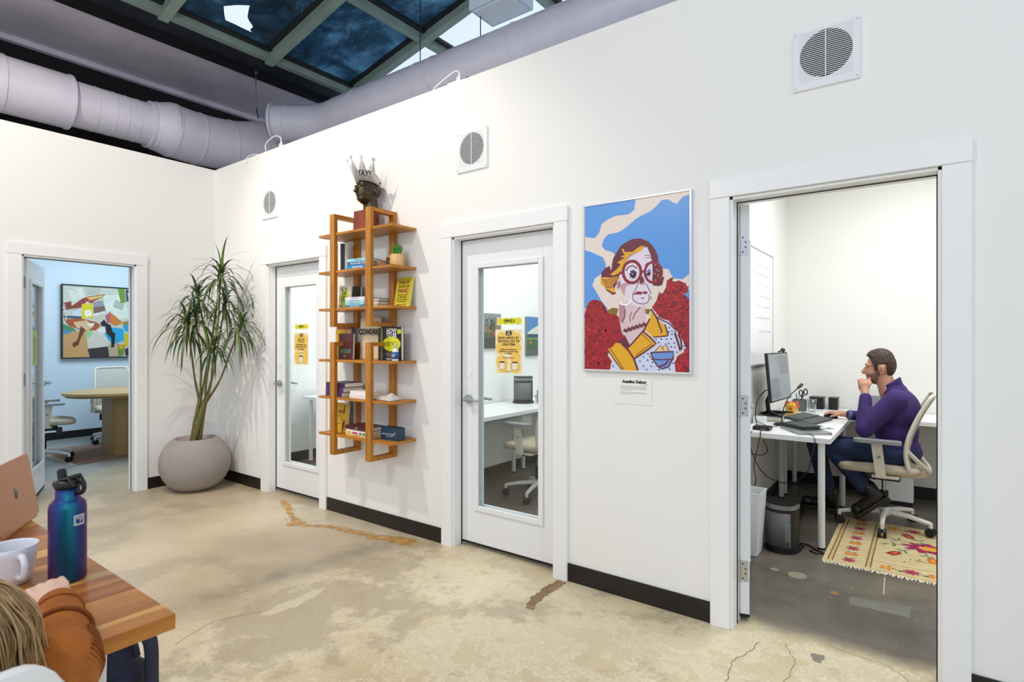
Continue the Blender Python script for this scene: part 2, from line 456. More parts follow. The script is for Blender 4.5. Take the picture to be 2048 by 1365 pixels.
MB().stroke([(5.511, 1.117), (5.519, .851)], .007, 0, None, .0006).build('joint', mat('pale_joint', '#b9b09a', .6), flo)

# walls with door openings; each opening (a, b) is .79 wide and 2.03 high
DH = 2.03
OPEN_R = [(.968, 1.758), (3.2, 3.99), (4.96, 5.75)]
OPEN_L = (-1.485, -.695)
def wall_run(lo, hi, opens):
    segs = []; c = lo
    for a, b in opens: segs.append((c, a, 0)); segs.append((a, b, DH)); c = b
    segs.append((c, hi, 0)); return segs
m = MB()
for a, b, z in wall_run(0, 9.4, OPEN_R): m.box(a, 0, z, b, T, WALL_H)
wall_right = struct('wall_right', m, M_wall)
m = MB()
for a, b, z in wall_run(-7, T, [OPEN_L]): m.box(-T, a, z, 0, b, WALL_H)
wall_left = struct('wall_left', m, M_wall)
# rooms behind
struct('wall_office_back', MB().box(-.3, 3.2, 0, 8.2, 3.3, 3.02), M_wall)
struct('wall_office_left', MB().box(-.12, T, 0, 0, 3.2, 3.02), M_wall)
struct('wall_office_partition', MB().box(2.12, T, 0, 2.22, 3.2, 3.02), M_wall)
struct('wall_office_partition', MB().box(4.53, T, 0, 4.63, 3.2, 3.02), M_wall)
struct('wall_office_right', MB().box(7.6, T, 0, 7.7, 3.2, 3.02), M_wall)
struct('ceiling_offices', MB().box(-.12, T, 2.97, 7.7, 3.2, 3.03), M_ceil)
M_cool = mat('cool_light_wall_tint', '#d6e4ef', .6)  # pale blue puts the room's cool light into the wall colour
struct('wall_meeting_back', MB().box(-3.92, -2.6, 0, -3.82, 2.6, 3.02), M_cool)
struct('wall_meeting_side', MB().box(-3.82, 2.2, 0, -.12, 2.3, 3.02), M_cool)
struct('wall_meeting_near', MB().box(-3.82, -2.4, 0, -.12, -2.3, 3.02), M_cool)
struct('ceiling_meeting', MB().box(-3.82, -2.3, 2.97, -.12, 2.2, 3.03), M_ceil)

def base_seg(name, x0, y0, x1, y1):
    struct(name, MB().box(x0, y0, 0, x1, y1, .102), M_base, bevel=.003)
B = .008
for a, b in ((.0, .88), (1.846, 3.112), (4.078, 4.872), (5.838, 9.4)): base_seg('baseboard_right', a, -B, b, 0)
for a, b in ((-.605, -B), (-7, -1.575)): base_seg('baseboard_left', 0, a, B, b)
base_seg('baseboard_office_back', 0, 3.2-B, 7.6, 3.2)
for x in (0, 2.22, 4.63): base_seg('baseboard_office_side', x, T, x+B, 3.2-B)
base_seg('baseboard_meeting_back', -3.82, -2.3, -3.82+B, 2.2)

# door casings: flat boards with a deep lining and stop
def casing(n, a, b, M):
    """local x along the wall, y up, z out of the wall (towards the hall)"""
    p = bpy.data.objects.new('trim_%d' % n, None); COL.objects.link(p); p.empty_display_size = .05
    place(p, (0, 0, 0)); p['kind'] = 'structure'
    w, t = .088, .02
    MB().box(a-w, 0, 0, a, DH, t, 0, M).build('casing_board', M_trim, p, bevel=.002)
    MB().box(b, 0, 0, b+w, DH, t, 0, M).build('casing_board', M_trim, p, bevel=.002)
    MB().box(a-w-.003, DH+.001, 0, b+w+.003, DH+w, t+.002, 0, M).build('head_board', M_trim, p, bevel=.002)
    j = MB()
    for x0, x1 in ((a, a+.012), (b-.012, b)): j.box(x0, 0, -T-.01, x1, DH, .004, 0, M)
    j.box(a, DH-.012, -T-.01, b, DH, .004, 0, M)
    j.build('door_lining', M_trim, p)
    s = MB()
    for x0, x1 in ((a+.012, a+.016), (b-.016, b-.012)): s.box(x0, 0, -.074, x1, DH-.012, -.068, 0, M)
    s.box(a+.012, DH-.016, -.074, b-.012, DH-.012, -.068, 0, M)
    s.build('gasket', M_gasket, p)
    # back side boards
    bk = MB(); 
    for x0, x1 in ((a-w, a), (b, b+w)): bk.box(x0, 0, -T-.018, x1, DH+w, -T, 0, M)
    bk.box(a, DH, -T-.018, b, DH+w, -T, 0, M); bk.build('back_casing', M_trim, p)
    return p
MR = on_right(0, 0)
ML = basis((0, 0, 0), (0, 1, 0), (0, 0, 1), (1, 0, 0))
for i, (a, b) in enumerate(OPEN_R): casing(i+1, a, b, MR)
casing(4, OPEN_L[0], OPEN_L[1], ML)

def lever(parent, x, z, s, side, direc):
    """lever handle with round rose on one face of a leaf; leaf local frame: x width, y thickness, z up"""
    y0 = s
    m = MB(); m.cyl((x, y0, z), (x, y0+side*.018, z), .031, .029, 24)
    r = m.build('rose', M_chrome, parent)
    h = MB(); h.cyl((x, y0+side*.016, z), (x, y0+side*.055, z), .012, .012, 14)
    h.tube([(x-direc*.006, y0+side*.05, z), (x+direc*.03, y0+side*.055, z), (x+direc*.115, y0+side*.05, z-.004)], [.011, .0105, .008], 12)
    h.build('lever', M_chrome, parent)
def door(n, loc, rz, handle_x, hinges=True):
    """leaf .76 x .04 x 2.0; local x from the hinge/left edge, y 0..-.04 thickness, z up"""
    p = bpy.data.objects.new('door_%d' % n, None); COL.objects.link(p); p.empty_display_size = .05
    place(p, loc, rz); p['kind'] = 'structure'
    W, H, t = .758, 1.995, .042
    gx0, gx1, gz0, gz1 = .115, W-.115, .23, H-.16
    m = MB()
    m.box(0, 0, .012, gx0, -t, H); m.box(gx1, 0, .012, W, -t, H); m.box(gx0, 0, .012, gx1, -t, gz0); m.box(gx0, 0, gz1, gx1, -t, H)
    m.build('door_leaf', M_door, p, bevel=.002)
    for y0, y1 in ((.0, .012), (-t-.012, -t)):
        q = MB(); e = .03
        q.box(gx0-.006, y0, gz0-.006, gx0+e, y1, gz1+.006); q.box(gx1-e, y0, gz0-.006, gx1+.006, y1, gz1+.006)
        q.box(gx0+e, y0, gz0-.006, gx1-e, y1, gz0+e); q.box(gx0+e, y0, gz1-e, gx1-e, y1, gz1+.006)
        q.build('glazing_bead', M_door, p, bevel=.005)
    MB().box(gx0, -t/2-.003, gz0, gx1, -t/2+.003, gz1).build('glass_pane', M_glass, p)
    MB().box(0, .001, -.002, W, -t-.001, .012).build('door_sweep', M_gasket, p)
    d = 1 if handle_x < W/2 else -1
    lever(p, handle_x, .95, -t, -1, d); lever(p, handle_x, .95, 0, 1, d)
    m = MB()
    for s in (1, -1):
        y = 0 if s > 0 else -t
        m.cyl((handle_x, y, 1.12), (handle_x, y+s*.003, 1.12), .024, .024, 20)
    m.build('cover_disc', M_door, p)
    if hinges:
        hx = 0 if handle_x > W/2 else W
        for z in (.22, 1.02, 1.80):
            h = MB(); e = -.001 if hx == 0 else .001
            h.box(hx, -.002, z-.05, hx+e*2, -t+.006, z+.05); h.cyl((hx+e*4, .004, z-.05), (hx+e*4, .004, z+.05), .007, .007, 10)
            g = h.build('hinge', M_chrome, p)
            k = MB()
            for dz in (-.035, -.012, .012, .035): k.cyl((hx+e*2, -.02+(.008 if dz*dz > .0004 else -.004), z+dz), (hx+e*2.6, -.02+(.008 if dz*dz > .0004 else -.004), z+dz), .004, .004, 8)
            k.build('screw', M_gasket, g)
    return p
# closed doors of the first two offices: hall face of the leaf 72 mm behind the wall face
door_1 = door(1, (OPEN_R[0][0]+.016, .116, .02), 0, .062, hinges=False)
door_2 = door(2, (OPEN_R[1][0]+.016, .116, .02), 0, .062, hinges=False)
# third door swung in past 90 degrees about its left edge, fourth about its left edge
door_3 = door(3, (OPEN_R[2][0]+.016, .112, .02), math.radians(107), .696)
door_4 = door(4, (-.112, OPEN_L[0]+.016, .02), PI - math.radians(22), .696)

# ---------------------------------------------------------------- roof over the hall
M_conc = mat('grey_painted_slab', '#d2cddb', .75, var=.10, vscale=3, bump=.25, bscale=30)
M_steel = mat('black_steel', '#14141a', .5)
M_navy = mat('dark_navy_steel', '#1d2230', .55, var=.3, vscale=3)
M_green = mat('grey_green_mullion', '#7d9088', .45, var=.12, vscale=4)
M_void = mat('roof_void_black', '#0a0a0c', .9)  # near-black colour for the roof void and the duct's open end
ZE = 4.26
Y0, Y1 = -7.0, 6.5
struct('ceiling_slab', MB().box(-1.32, Y0, ZE, -.23, Y1, ZE+.15), M_conc)
struct('ceiling_slab_lip', MB().box(-1.36, Y0, ZE-.05, -1.30, Y1, ZE), M_conc)
struct('wall_roof_void', MB().box(-1.50, Y0, 3.06, -1.40, Y1, ZE+.1), M_void)
struct('ceiling_void', MB().box(-4.2, Y0, 3.06, -1.45, Y1, 3.10), M_void)
struct('wall_roof_end', MB().box(-1.4, 6.4, 3.06, 9.4, 6.5, 5.6), M_void)
m = MB(); m.box(-.23, Y0, ZE-.03, -.14, Y1, ZE+.2); struct('trim_5', m, M_steel)
m = MB(); m.box(-.14, Y0, ZE+.03, .16, Y1, ZE+.2); struct('trim_6', m, M_navy)
m = MB(); m.box(.16, Y0, ZE+.02, .24, Y1, ZE+.2); struct('trim_7', m, M_steel)
PITCH = math.radians(11.8)
def roof_z(x): return ZE + (x-.26)*math.tan(PITCH)
sky = bpy.data.objects.new('ceiling_skylight', None); COL.objects.link(sky); sky['kind'] = 'structure'; place(sky, (0, 0, 0))
def bar_x(y, w, x0, x1, dz0, dz1, name, mt):
    v = []
    for x in (x0, x1):
        z = roof_z(x)
        v += [(x, y-w/2, z+dz0), (x, y+w/2, z+dz0), (x, y+w/2, z+dz1), (x, y-w/2, z+dz1)]
    return MB().add(v, [(0,3,2,1),(4,5,6,7),(0,1,5,4),(1,2,6,5),(2,3,7,6),(3,0,4,7)]).build(name, mt, sky)
XR = 6.16
RAFT = [-2.57, -1.57, -.57, .43, 1.43, 2.43, 3.43, 4.43]
PURL = [.29, 1.47, 2.64, 3.82, 5.0, 6.16]
for y in RAFT:
    bar_x(y, .085, .24, XR, -.06, .02, 'rafter', M_green)
    bar_x(y, .20, .24, XR, .02, .05, 'rafter_cap', M_steel)
for k, x in enumerate(PURL):
    z = roof_z(x)
    MB().box(x-.035, -3.0, z-.05, x+.035, 4.5, z+.02).build('purlin', M_green, sky)
    MB().box(x-.09, -3.0, z+.02, x+.09, 4.5, z+.05).build('purlin_cap', M_steel, sky)
# mottled dark blue panes over the hall, clear panes beyond
def mottled_nodes(nt, b, co):
    L = nt.links.new
    n = N(nt, 'ShaderNodeTexNoise', i_Scale=2.2, i_Detail=7, i_Roughness=.65, i_Distortion=.6); L(co, n.inputs['Vector'])
    c = ramp(nt, n.outputs[0], [(.3, '#2a4556'), (.5, '#54798f'), (.72, '#9cc6de')])
    v = N(nt, 'ShaderNodeTexVoronoi', i_Scale=34); L(co, v.inputs['Vector'])
    n2 = N(nt, 'ShaderNodeTexNoise', i_Scale=3.1, i_Detail=3); L(co, n2.inputs['Vector'])
    a = ramp(nt, v.outputs[0], [(.10, 1.0), (.20, 0.0)]); bb = ramp(nt, n2.outputs[0], [(.46, 0.0), (.60, 1.0)])
    f = mix(nt, 1.0, a, bb, 'MULTIPLY')
    c = mix(nt, f, c, '#e8f6ff')
    L(c, b.inputs['Base Color'])
    t = N(nt, 'ShaderNodeBsdfTranslucent'); L(c, t.inputs[0])
    mx = N(nt, 'ShaderNodeMixShader', i_0=.75); L(b.outputs[0], mx.inputs[1]); L(t.outputs[0], mx.inputs[2])
    L(mx.outputs[0], nt.nodes['Material Output'].inputs[0])
M_mottled = node_mat('mottled_blue_glass', mottled_nodes, .15, .5)
M_clear = glass_mat('clear_roof_glass', (.98, .99, 1.0), .6)
def pane(y0, y1, x0, x1, mt):
    v = [(x0, y0, roof_z(x0)+.03), (x1, y0, roof_z(x1)+.03), (x1, y1, roof_z(x1)+.03), (x0, y1, roof_z(x0)+.03)]
    v += [(p[0], p[1], p[2]+.008) for p in v]
    MB().add(v, [(0,3,2,1),(4,5,6,7),(0,1,5,4),(1,2,6,5),(2,3,7,6),(3,0,4,7)]).build('skylight_pane', mt, sky)
def pane_holed(y0, y1, x0, x1):
    """mottled pane with a ragged hole; built as a ring of quads round the hole"""
    cx, cy = PATCH_C
    hole = PATCH
    n = len(hole); v = []; fs = []
    out = []
    for hx, hy in hole:
        dx, dy = hx-cx, hy-cy
        t = min(((x1 if dx > 0 else x0)-cx)/dx if abs(dx) > 1e-6 else 9e9, ((y1 if dy > 0 else y0)-cy)/dy if abs(dy) > 1e-6 else 9e9)
        out.append((cx+dx*t, cy+dy*t))
    pts = hole + out
    v = [(x, y, roof_z(x)+.03) for x, y in pts]
    for i in range(n):
        j = (i+1) % n
        if (out[i][0] != out[j][0]) and (out[i][1] != out[j][1]):   # round the corner of the pane
            c = (x1 if max(out[i][0], out[j][0]) > x1-1e-4 else x0, y1 if max(out[i][1], out[j][1]) > y1-1e-4 else y0)
            v.append((c[0], c[1], roof_z(c[0])+.03)); fs.append((i, n+i, len(v)-1, n+j, j))
        else: fs.append((i, n+i, n+j, j))
    MB().add(v, fs).build('skylight_pane', M_mottled, sky, solid=.004, label='mottled blue pane with a ragged bright hole')
PATCH = [(0.62, -0.219), (0.704, -0.142), (0.768, -0.059), (0.692, -0.03), (0.627, -0.003), (0.585, 0.036), (0.578, 0.074), (0.531, 0.1), (0.484, 0.099), (0.457, 0.14), (0.461, 0.034), (0.466, -0.053), (0.464, -0.126), (0.54, -0.176)]
PATCH_C = (.56, -.06)
for i in range(len(RAFT)-1):
    for k in range(len(PURL)-1):
        a = (RAFT[i], RAFT[i+1], PURL[k], PURL[k+1])
        if i == 2 and k == 0: pane_holed(*a)
        else: pane(*a, M_mottled if RAFT[i+1] < 1.5 else M_clear)
# light fitting hung under the skylight, next to the duct
t = thing('hanging_light_fitting', 'pale blue-white box light fitting hanging under the skylight', 'light', (2.83, 1.0, 4.13))
MB().box(-.22, -.16, 0, .22, .16, .10).build('housing', mat('pale_fitting_enamel', '#c9d6e6', .4), t, bevel=.006)
MB().box(-.19, -.13, -.006, .19, .13, 0).build('diffuser', mat('opal_diffuser', '#dfe7f0', .3), t)
for x in (-.18, .18): MB().cyl((x, 0, .1), (x, 0, .64), .003, n=6).build('hanger', M_steel, t)

# ---------------------------------------------------------------- air ducts over the walls
M_duct = mat('lavender_grey_duct_enamel', '#d0cddb', .25, var=.04, vscale=5, spec=.6)
def ring(mb, p, d, r, w, k=.012):
    p, d = Vector(p), Vector(d).normalized()
    mb.cyl(p-d*w/2, p+d*w/2, r+k, r+k, 40)
def duct(root, path, radii, name='duct_section'):
    m = MB(); m.tube(path, radii, 40); return m.build(name, M_duct, root)
L = thing('air_duct', 'long lavender grey air duct with ribbed collars above the left wall', 'duct', (-.62, -.2, 3.5))
def dpart(root, name, pts, radii):
    m = MB(); m.tube(pts, radii, 40); return m.build(name, M_duct, root, world=True)
XD, ZD = -.60, 3.53
dpart(L, 'duct_section', [(XD, -4.5, ZD), (XD, -1.02, ZD)], .237)
dpart(L, 'duct_section', [(XD, -1.04, ZD), (XD, -.36, ZD)], .205)
dpart(L, 'duct_reducer', [(XD, -.36, ZD), (XD, -.33, ZD), (XD+.01, -.20, ZD), (XD+.01, -.17, ZD)], [.225, .232, .272, .272])
el = bez([(XD+.01, -.17, ZD), (XD, .15, ZD-.01), (XD+.02, .50, ZD+.02), (XD+.10, .85, ZD+.10), (XD+.28, 1.20, ZD+.13), (XD+.6, 1.5, ZD+.14), (XD+1.0, 1.75, ZD+.14)], 6)
dpart(L, 'duct_elbow', el, .27)
for y, r in ((-1.50, .237), (-1.03, .237), (-.37, .222), (-.315, .232)):
    m = MB(); ring(m, (XD, y, ZD), (0, 1, 0), r, .022, .008); m.build('collar', M_duct, L, world=True)
for y in (-.84, -.70, -.60, -.50):
    m = MB(); ring(m, (XD, y, ZD), (0, 1, 0), .205, .008, .003); m.build('seam', M_duct, L, world=True)
for i in (0, 5, 11, 17, 23, 28):
    m = MB(); d = el[min(i+1, len(el)-1)]-el[max(i-1, 0)]; ring(m, el[i], d, .27, .014, .006); m.build('seam', M_duct, L, world=True)
m = MB(); m.cyl((-.10, .48, 3.92), (-.10, .48, ZE+.02), .005, n=8); m.box(-.12, .46, ZE-.03, -.08, .50, ZE+.01); m.cyl((-.10, .48, 3.86), (-.10, .48, 3.93), .012, n=8)
m.build('hanger_rod', M_chrome, L, world=True)
m = MB(); m.tube([(-.10, .48, 3.87), (-.2, .55, 3.86), (-.3, .62, 3.84)], .006, 6); m.build('hanger_strap', M_steel, L, world=True)

Rr = thing('air_duct', 'straight lavender grey air duct with open flanged end above the right wall', 'duct', (2.5, .95, 3.52))
YD, ZR = .97, 3.725
RV = Vector((.804, .594, 0))
e0 = Vector((-.02, .66, ZR))
dpart(Rr, 'duct_elbow', [e0, e0+RV*.40, Vector((.50, YD, ZR)), Vector((.72, YD, ZR))], .195)
dpart(Rr, 'duct_section', [(.70, YD, ZR), (5.2, YD, ZR)], .198)
dpart(Rr, 'duct_section', [(5.2, YD, ZR), (9.4, YD, ZR)], .198)
m = MB(); m.cyl(e0-RV*.012, e0+RV*.012, .222, .222, 40); m.build('flange', M_duct, Rr, world=True)
m = MB(); m.cyl(e0-RV*.0125, e0-RV*.0135, .18, .18, 40); m.build('mouth_shade_disc', M_void, Rr, world=True)  # black disc stands in for the shaded inside of the duct
m = MB(); m.cyl(e0+RV*.13, e0+RV*.14, .199, .199, 40); m.build('seam', M_duct, Rr, world=True)
for x in (1.05, 1.95, 2.15, 3.05, 4.15, 5.2):
    m = MB(); ring(m, (x, YD, ZR), (1, 0, 0), .198, .012, .005); m.build('seam', M_duct, Rr, world=True)
for x, zt in ((1.90, 4.55), (2.63, 4.72)):
    m = MB(); m.cyl((x, YD, 3.90), (x, YD, zt), .0045, n=8); m.cyl((x, YD, 3.91), (x, YD, 3.96), .012, n=8); m.build('hanger_rod', M_steel, Rr, world=True)

# white cords and plugs lying on top of the right wall
M_cord = mat('white_plastic', '#eceef0', .4)
def cord(name, label, pts, plug):
    t = thing(name, label, 'cord', pts[0])
    m = MB(); m.tube(bez(pts, 8), .0055, 8); m.build('cable', M_cord, t, world=True)
    p = Vector(plug); q = MB(); q.box(p.x-.016, p.y-.014, p.z-.02, p.x+.016, p.y+.014, p.z+.028); q.cyl(p+Vector((0, 0, .028)), p+Vector((.004, 0, .05)), .012, .007, 10)
    q.build('plug', M_cord, t, world=True, bevel=.004)
    return t
cord('extension_lead', 'looped white power lead with plug on the wall top by the corner', [(.62, -.006, 3.00), (.60, .0, 3.05), (.64, .03, 3.085), (.74, .05, 3.075), (.80, .05, 3.056), (.848, .05, 3.09), (.84, .05, 3.14), (.90, .05, 3.174), (1.0, .05, 3.19), (1.085, .05, 3.16), (1.10, .05, 3.12)], (1.10, .05, 3.072))
t = cord('extension_lead', 'white power lead with plug and adapter on the wall top near the long duct', [(2.965, .05, 3.056), (2.985, .05, 3.09), (3.075, .05, 3.125), (3.165, .05, 3.15), (3.205, .05, 3.14), (3.213, .05, 3.11)], (3.213, .05, 3.075))
m = MB(); m.box(3.13, .02, 3.05, 3.245, .08, 3.072); m.build('adapter', M_cord, t, world=True, bevel=.004)
m = MB(); m.ell((3.27, .07, 3.075), (.022, .02, .022)); m.build('knob', M_black, t, world=True)

# ---------------------------------------------------------------- wall vents
M_vent = mat('white_vent_plastic', '#e9ebee', .45)
M_dark = mat('vent_hole_shade', '#07070c', .8)
def vent(cx, z0, label):
    t = thing('wall_vent', label, 'vent', (cx, 0, z0), 0, 'round louvred vents high on the wall')
    S, H, R, cz = .252, .257, .1, .140
    # plate with a round hole: ring of quads out to the square
    n = 48; v = []
    for d in (0, -.012):
        for i in range(n):
            a = 2*PI*i/n; c, s = math.cos(a), math.sin(a)
            v.append((R*c, d, cz+R*s))
        for i in range(n):
            a = 2*PI*i/n; c, s = math.cos(a), math.sin(a)
            k = min(S/2/abs(c) if abs(c) > 1e-6 else 9, ((H-cz) if s > 0 else cz)/abs(s) if abs(s) > 1e-6 else 9)
            v.append((k*c, d, cz+k*s))
    fs = []
    for i in range(n):
        j = (i+1) % n
        fs += [(2*n+i, 3*n+i, 3*n+j, 2*n+j), (n+i, n+j, 3*n+j, 3*n+i), (i, 2*n+i, 2*n+j, j)]
    # snap the nearest outer points to the true corners
    for base in (n, 3*n):
        for qx in (-S/2, S/2):
            for qz in (0, H):
                b = min(range(n), key=lambda i: (v[base+i][0]-qx)**2+(v[base+i][2]-qz)**2)
                v[base+b] = (qx, v[base+b][1], qz)
    MB().add(v, fs).build('cover_plate', M_vent, t, fix=True)
    MB().cyl((0, -.0005, cz), (0, -.002, cz), R+.004, n=40).build('hole_shade_disc', M_dark, t)  # dark disc stands in for the shaded hole behind the louvres
    lv = MB(); k = 23
    for i in range(k):
        z = cz-R+.004+(2*R-.008)*(i+.5)/k; hw = math.sqrt(max(0, R*R-(z-cz)**2))
        lv.box(-hw, -.013, z-.0015, hw, -.010, z+.0012)
    lv.build('louvres', M_vent, t, kind='stuff')
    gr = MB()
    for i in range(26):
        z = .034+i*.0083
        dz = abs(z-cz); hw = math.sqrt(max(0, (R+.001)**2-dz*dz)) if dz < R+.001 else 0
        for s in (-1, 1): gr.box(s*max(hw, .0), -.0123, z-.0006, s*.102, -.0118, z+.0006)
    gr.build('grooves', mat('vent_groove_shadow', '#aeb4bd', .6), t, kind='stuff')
    MB().box(-.0018, -.015, cz-R, .0018, -.012, cz+R).build('centre_bar', M_vent, t)
    for sx in (-1, 1):
        for z in (.012, H-.012): MB().cyl((sx*.116, -.011, z), (sx*.116, -.0135, z), .0035, n=10).build('screw', M_chrome, t)
    return t
vent(1.014, 2.440, 'round louvred wall vent nearest the corner, left of the bronze head')
vent(3.370, 2.442, 'round louvred wall vent above the OFFICE 2 door')
vent(5.356, 2.448, 'round louvred wall vent above the open office doorway, nearest')

# ---------------------------------------------------------------- wall shelves
def wood_nodes(c0, c1, c2, sc=(3, 3, 40)):
    def fn(nt, b, co):
        mp = N(nt, 'ShaderNodeMapping'); mp.inputs['Scale'].default_value = sc; nt.links.new(co, mp.inputs[0])
        n = N(nt, 'ShaderNodeTexNoise', i_Scale=1, i_Detail=5, i_Roughness=.6, i_Distortion=.6); nt.links.new(mp.outputs[0], n.inputs['Vector'])
        nt.links.new(ramp(nt, n.outputs[0], [(.3, c0), (.5, c1), (.7, c2)]), b.inputs['Base Color'])
    return fn
M_oakv = node_mat('honey_wood_upright', wood_nodes('#9a601d', '#b8781f', '#c98a30', (60, 60, 5)), .42)
M_oakh = node_mat('honey_wood_board', wood_nodes('#9a601d', '#b8781f', '#cb8c33', (5, 70, 70)), .42)
SHX0, SHX1, SHD = 2.06, 2.86, .228
def shelf_unit(z0, z1, levels, label):
    t = thing('wall_shelf', label, 'shelf', (2.46, 0, z0), 0, 'wooden wall shelves')
    for x0 in (2.213, 2.612):
        x1 = x0+.052
        fr = MB(); fr.box(x0, -.242, z0, x1, -.212, z1); o = fr.build('front_post', M_oakv, t, world=True, bevel=.0015)
        MB().box(x0, -.034, z0, x1, -.002, z1).build('back_post', M_oakv, t, world=True, bevel=.0015)
        MB().box(x0, -.212, z1-.028, x1, -.034, z1).build('top_rail', M_oakv, t, world=True, bevel=.0015)
        MB().box(x0, -.212, z0, x1, -.034, z0+.028).build('bottom_rail', M_oakv, t, world=True, bevel=.0015)
    for z in levels:
        MB().box(SHX0, -SHD, z-.018, SHX1, -.003, z).build('shelf_board', M_oakh, t, world=True, bevel=.0015)
    return t
LV = [2.134, 1.862, 1.590, 1.216, .945, .675]
shelf_unit(1.453, 2.270, LV[:3], 'upper honey wood wall shelf carrying the bronze head')
shelf_unit(.526, 1.343, LV[3:], 'lower honey wood wall shelf carrying tote bag and small blue box')

# bronze head on a red wood block
M_bronze = mat('dark_bronze', '#4a4232', .34, .75, var=.35, vscale=14, bump=.25, bscale=45)
def head_prims(m, S=1.0, nose=True):
    """head looking along -X, origin at the neck base, about .25 high"""
    m.ell((0.012, 0, .165), (.092, .072, .088), 24, 16)           # skull
    m.ell((-.030, 0, .125), (.062, .058, .085), 20, 14)           # face
    m.ell((-.058, 0, .078), (.030, .036, .026), 16, 10)           # chin
    m.ell((-.062, 0, .100), (.026, .030, .018), 14, 10)           # mouth mound
    for s in (-1, 1):
        m.ell((-.050, s*.034, .118), (.030, .022, .028), 14, 10)  # cheek
        m.ell((-.071, s*.030, .166), (.016, .028, .011), 12, 8)   # brow
        m.ell((-.066, s*.030, .148), (.012, .016, .010), 12, 8)   # eyelid
        m.ell((.018, s*.074, .132), (.018, .010, .032), 14, 10)   # ear
        m.ell((.026, s*.078, .148), (.014, .007, .014), 12, 8)
    m.cyl((-.080, 0, .158), (-.108, 0, .122), .010, .015, 12); m.ell((-.106, 0, .121), (.017, .018, .012), 12, 8)
    m.ell((-.086, 0, .104), (.010, .024, .006), 12, 8); m.ell((-.084, 0, .092), (.010, .021, .006), 12, 8)
t = thing('bronze_head', 'dark bronze sculpted head on a square red wood block, top of the shelf', 'sculpture', (2.483, -.127, LV[0]))
MB().box(-.063, -.063, 0, .063, .063, .140).build('block', node_mat('red_wood_block', wood_nodes('#6b2a14', '#83381b', '#964823', (40, 40, 6)), .4), t, bevel=.002)
m = MB(); head_prims(m); m.cyl((.030, 0, -.010), (.018, 0, .10), .056, .050, 18)
hd = remesh(m, .0042, 5)
RH = Matrix.Translation((.0, .012, .150)) @ Matrix.Rotation(math.radians(90), 4, 'Z') @ Matrix.Scale(1.0, 4)
hd.v = [RH @ p for p in hd.v]
hd.build('head', M_bronze, t)
# paper crown
M_card = mat('silver_card', '#c9c6c4', .38, .25)
cr = thing('paper_party_hat', 'silver paper crown reading YAY tilted on the bronze head', 'crown', (2.483, -.127, LV[0]+.36))
def crown_pt(a, h):
    """a = angle from the front of the band (facing -X), h = height above band bottom"""
    R0 = .098 + h*(.34+.28*max(0, math.cos(a)))
    return Vector((-R0*math.cos(a), -R0*.86*math.sin(a), h))
RC = Matrix.Translation((2.483, -.115, LV[0]+.150)) @ Matrix.Rotation(math.radians(90), 4, 'Z') @ Matrix.Translation((.010, 0, .190)) @ Matrix.Rotation(math.radians(9), 4, 'Y')
NA = 60; v = []; fs = []
def ch(a):   # upper outline of the crown: five knobbed points over the front
    k = a/math.radians(30); u = abs(k-round(k)); pk = abs(round(k)) <= 2
    side = max(0, 1-max(0, abs(a)-math.radians(66))/math.radians(50))
    base = .012+.050*side
    return base + (max(0, 1-u*2.4)*.062 if pk else 0)
AM = math.radians(118)
for i in range(NA*3+1):
    a = -AM + 2*AM*i/(NA*3); lo = -.006-.010*max(0, abs(a)/AM-.4)
    v += [crown_pt(a, lo), crown_pt(a, ch(a))]
fs = [(2*i, 2*i+2, 2*i+3, 2*i+1) for i in range(NA*3)]
m = MB().add(v, fs, 0, True)
for k in range(-2, 3):
    a = math.radians(30)*k; c = crown_pt(a, ch(a)+.008); nrm = Vector((-math.cos(a), -math.sin(a)*.86, -.28)).normalized()
    m.cyl(c-nrm*.001, c+nrm*.001, .0125, n=20)
m.v = [RC @ p for p in m.v]
m.build('band', M_card, cr, world=True, solid=.0012)
lt = MB(); vs, fs = text('YAY!', .052, .0009, sx=.8)
lt.add([crown_pt(math.radians(34)+p[0]/.105, .036+p[1])*1.0 + Vector((-math.cos(.6), -math.sin(.6), 0))*.0018 for p in vs], fs)
lt.v = [RC @ p for p in lt.v]; lt.build('lettering', M_black, cr, world=True)
lt = MB(); vs, fs = text('P', .026, .0014)
lt.add([crown_pt(math.radians(108)+p[0]/.105, .004+p[1]) + Vector((0, -.0018, 0)) for p in vs], fs)
lt.v = [RC @ p for p in lt.v]; lt.build('lettering', M_black, cr, world=True)

# ---------------------------------------------------------------- books and things on the shelves
M_page = mat('book_pages', '#e9e3d2', .8, var=.06, vscale=300, stretch=(.02, .02, 1))
def cm(h, r=.45): return mat('cover_'+h.strip('#'), h, r)
def book_flat(x, z, y, w, d, h, col, label, rz=0, page=M_page, group=None, spine_text=None, tcol='#ffffff', spine='front', softcover=False):
    """book lying flat: spine along local x at the front (-y); w along x, d deep, h thick"""
    t = thing('book', label, 'book', (x, y, z), rz, group)
    c = cm(col); k = .0022
    m = MB(); m.box(-w/2, -d/2, 0, w/2, d/2, k); m.box(-w/2, -d/2, h-k, w/2, d/2, h)
    if spine == 'front': m.box(-w/2, -d/2, k, w/2, -d/2+k, h-k)
    elif spine == 'left': m.box(-w/2, -d/2, k, -w/2+k, d/2, h-k)
    elif spine == 'back': m.box(-w/2, d/2-k, k, w/2, d/2, h-k)
    m.build('cover', c, t)
    e = .003
    MB().box(-w/2+e, -d/2+e, k, w/2-e, d/2-e, h-k).build('pages', page, t)
    if spine_text:
        lt = MB(); add_text(lt, spine_text, h*.62, 0, 0, M=basis((0, -d/2-.0004, h/2), (1, 0, 0), (0, 0, 1), (0, -1, 0)), offset=.0002)
        lt.build('lettering', cm(tcol), t)
    return t
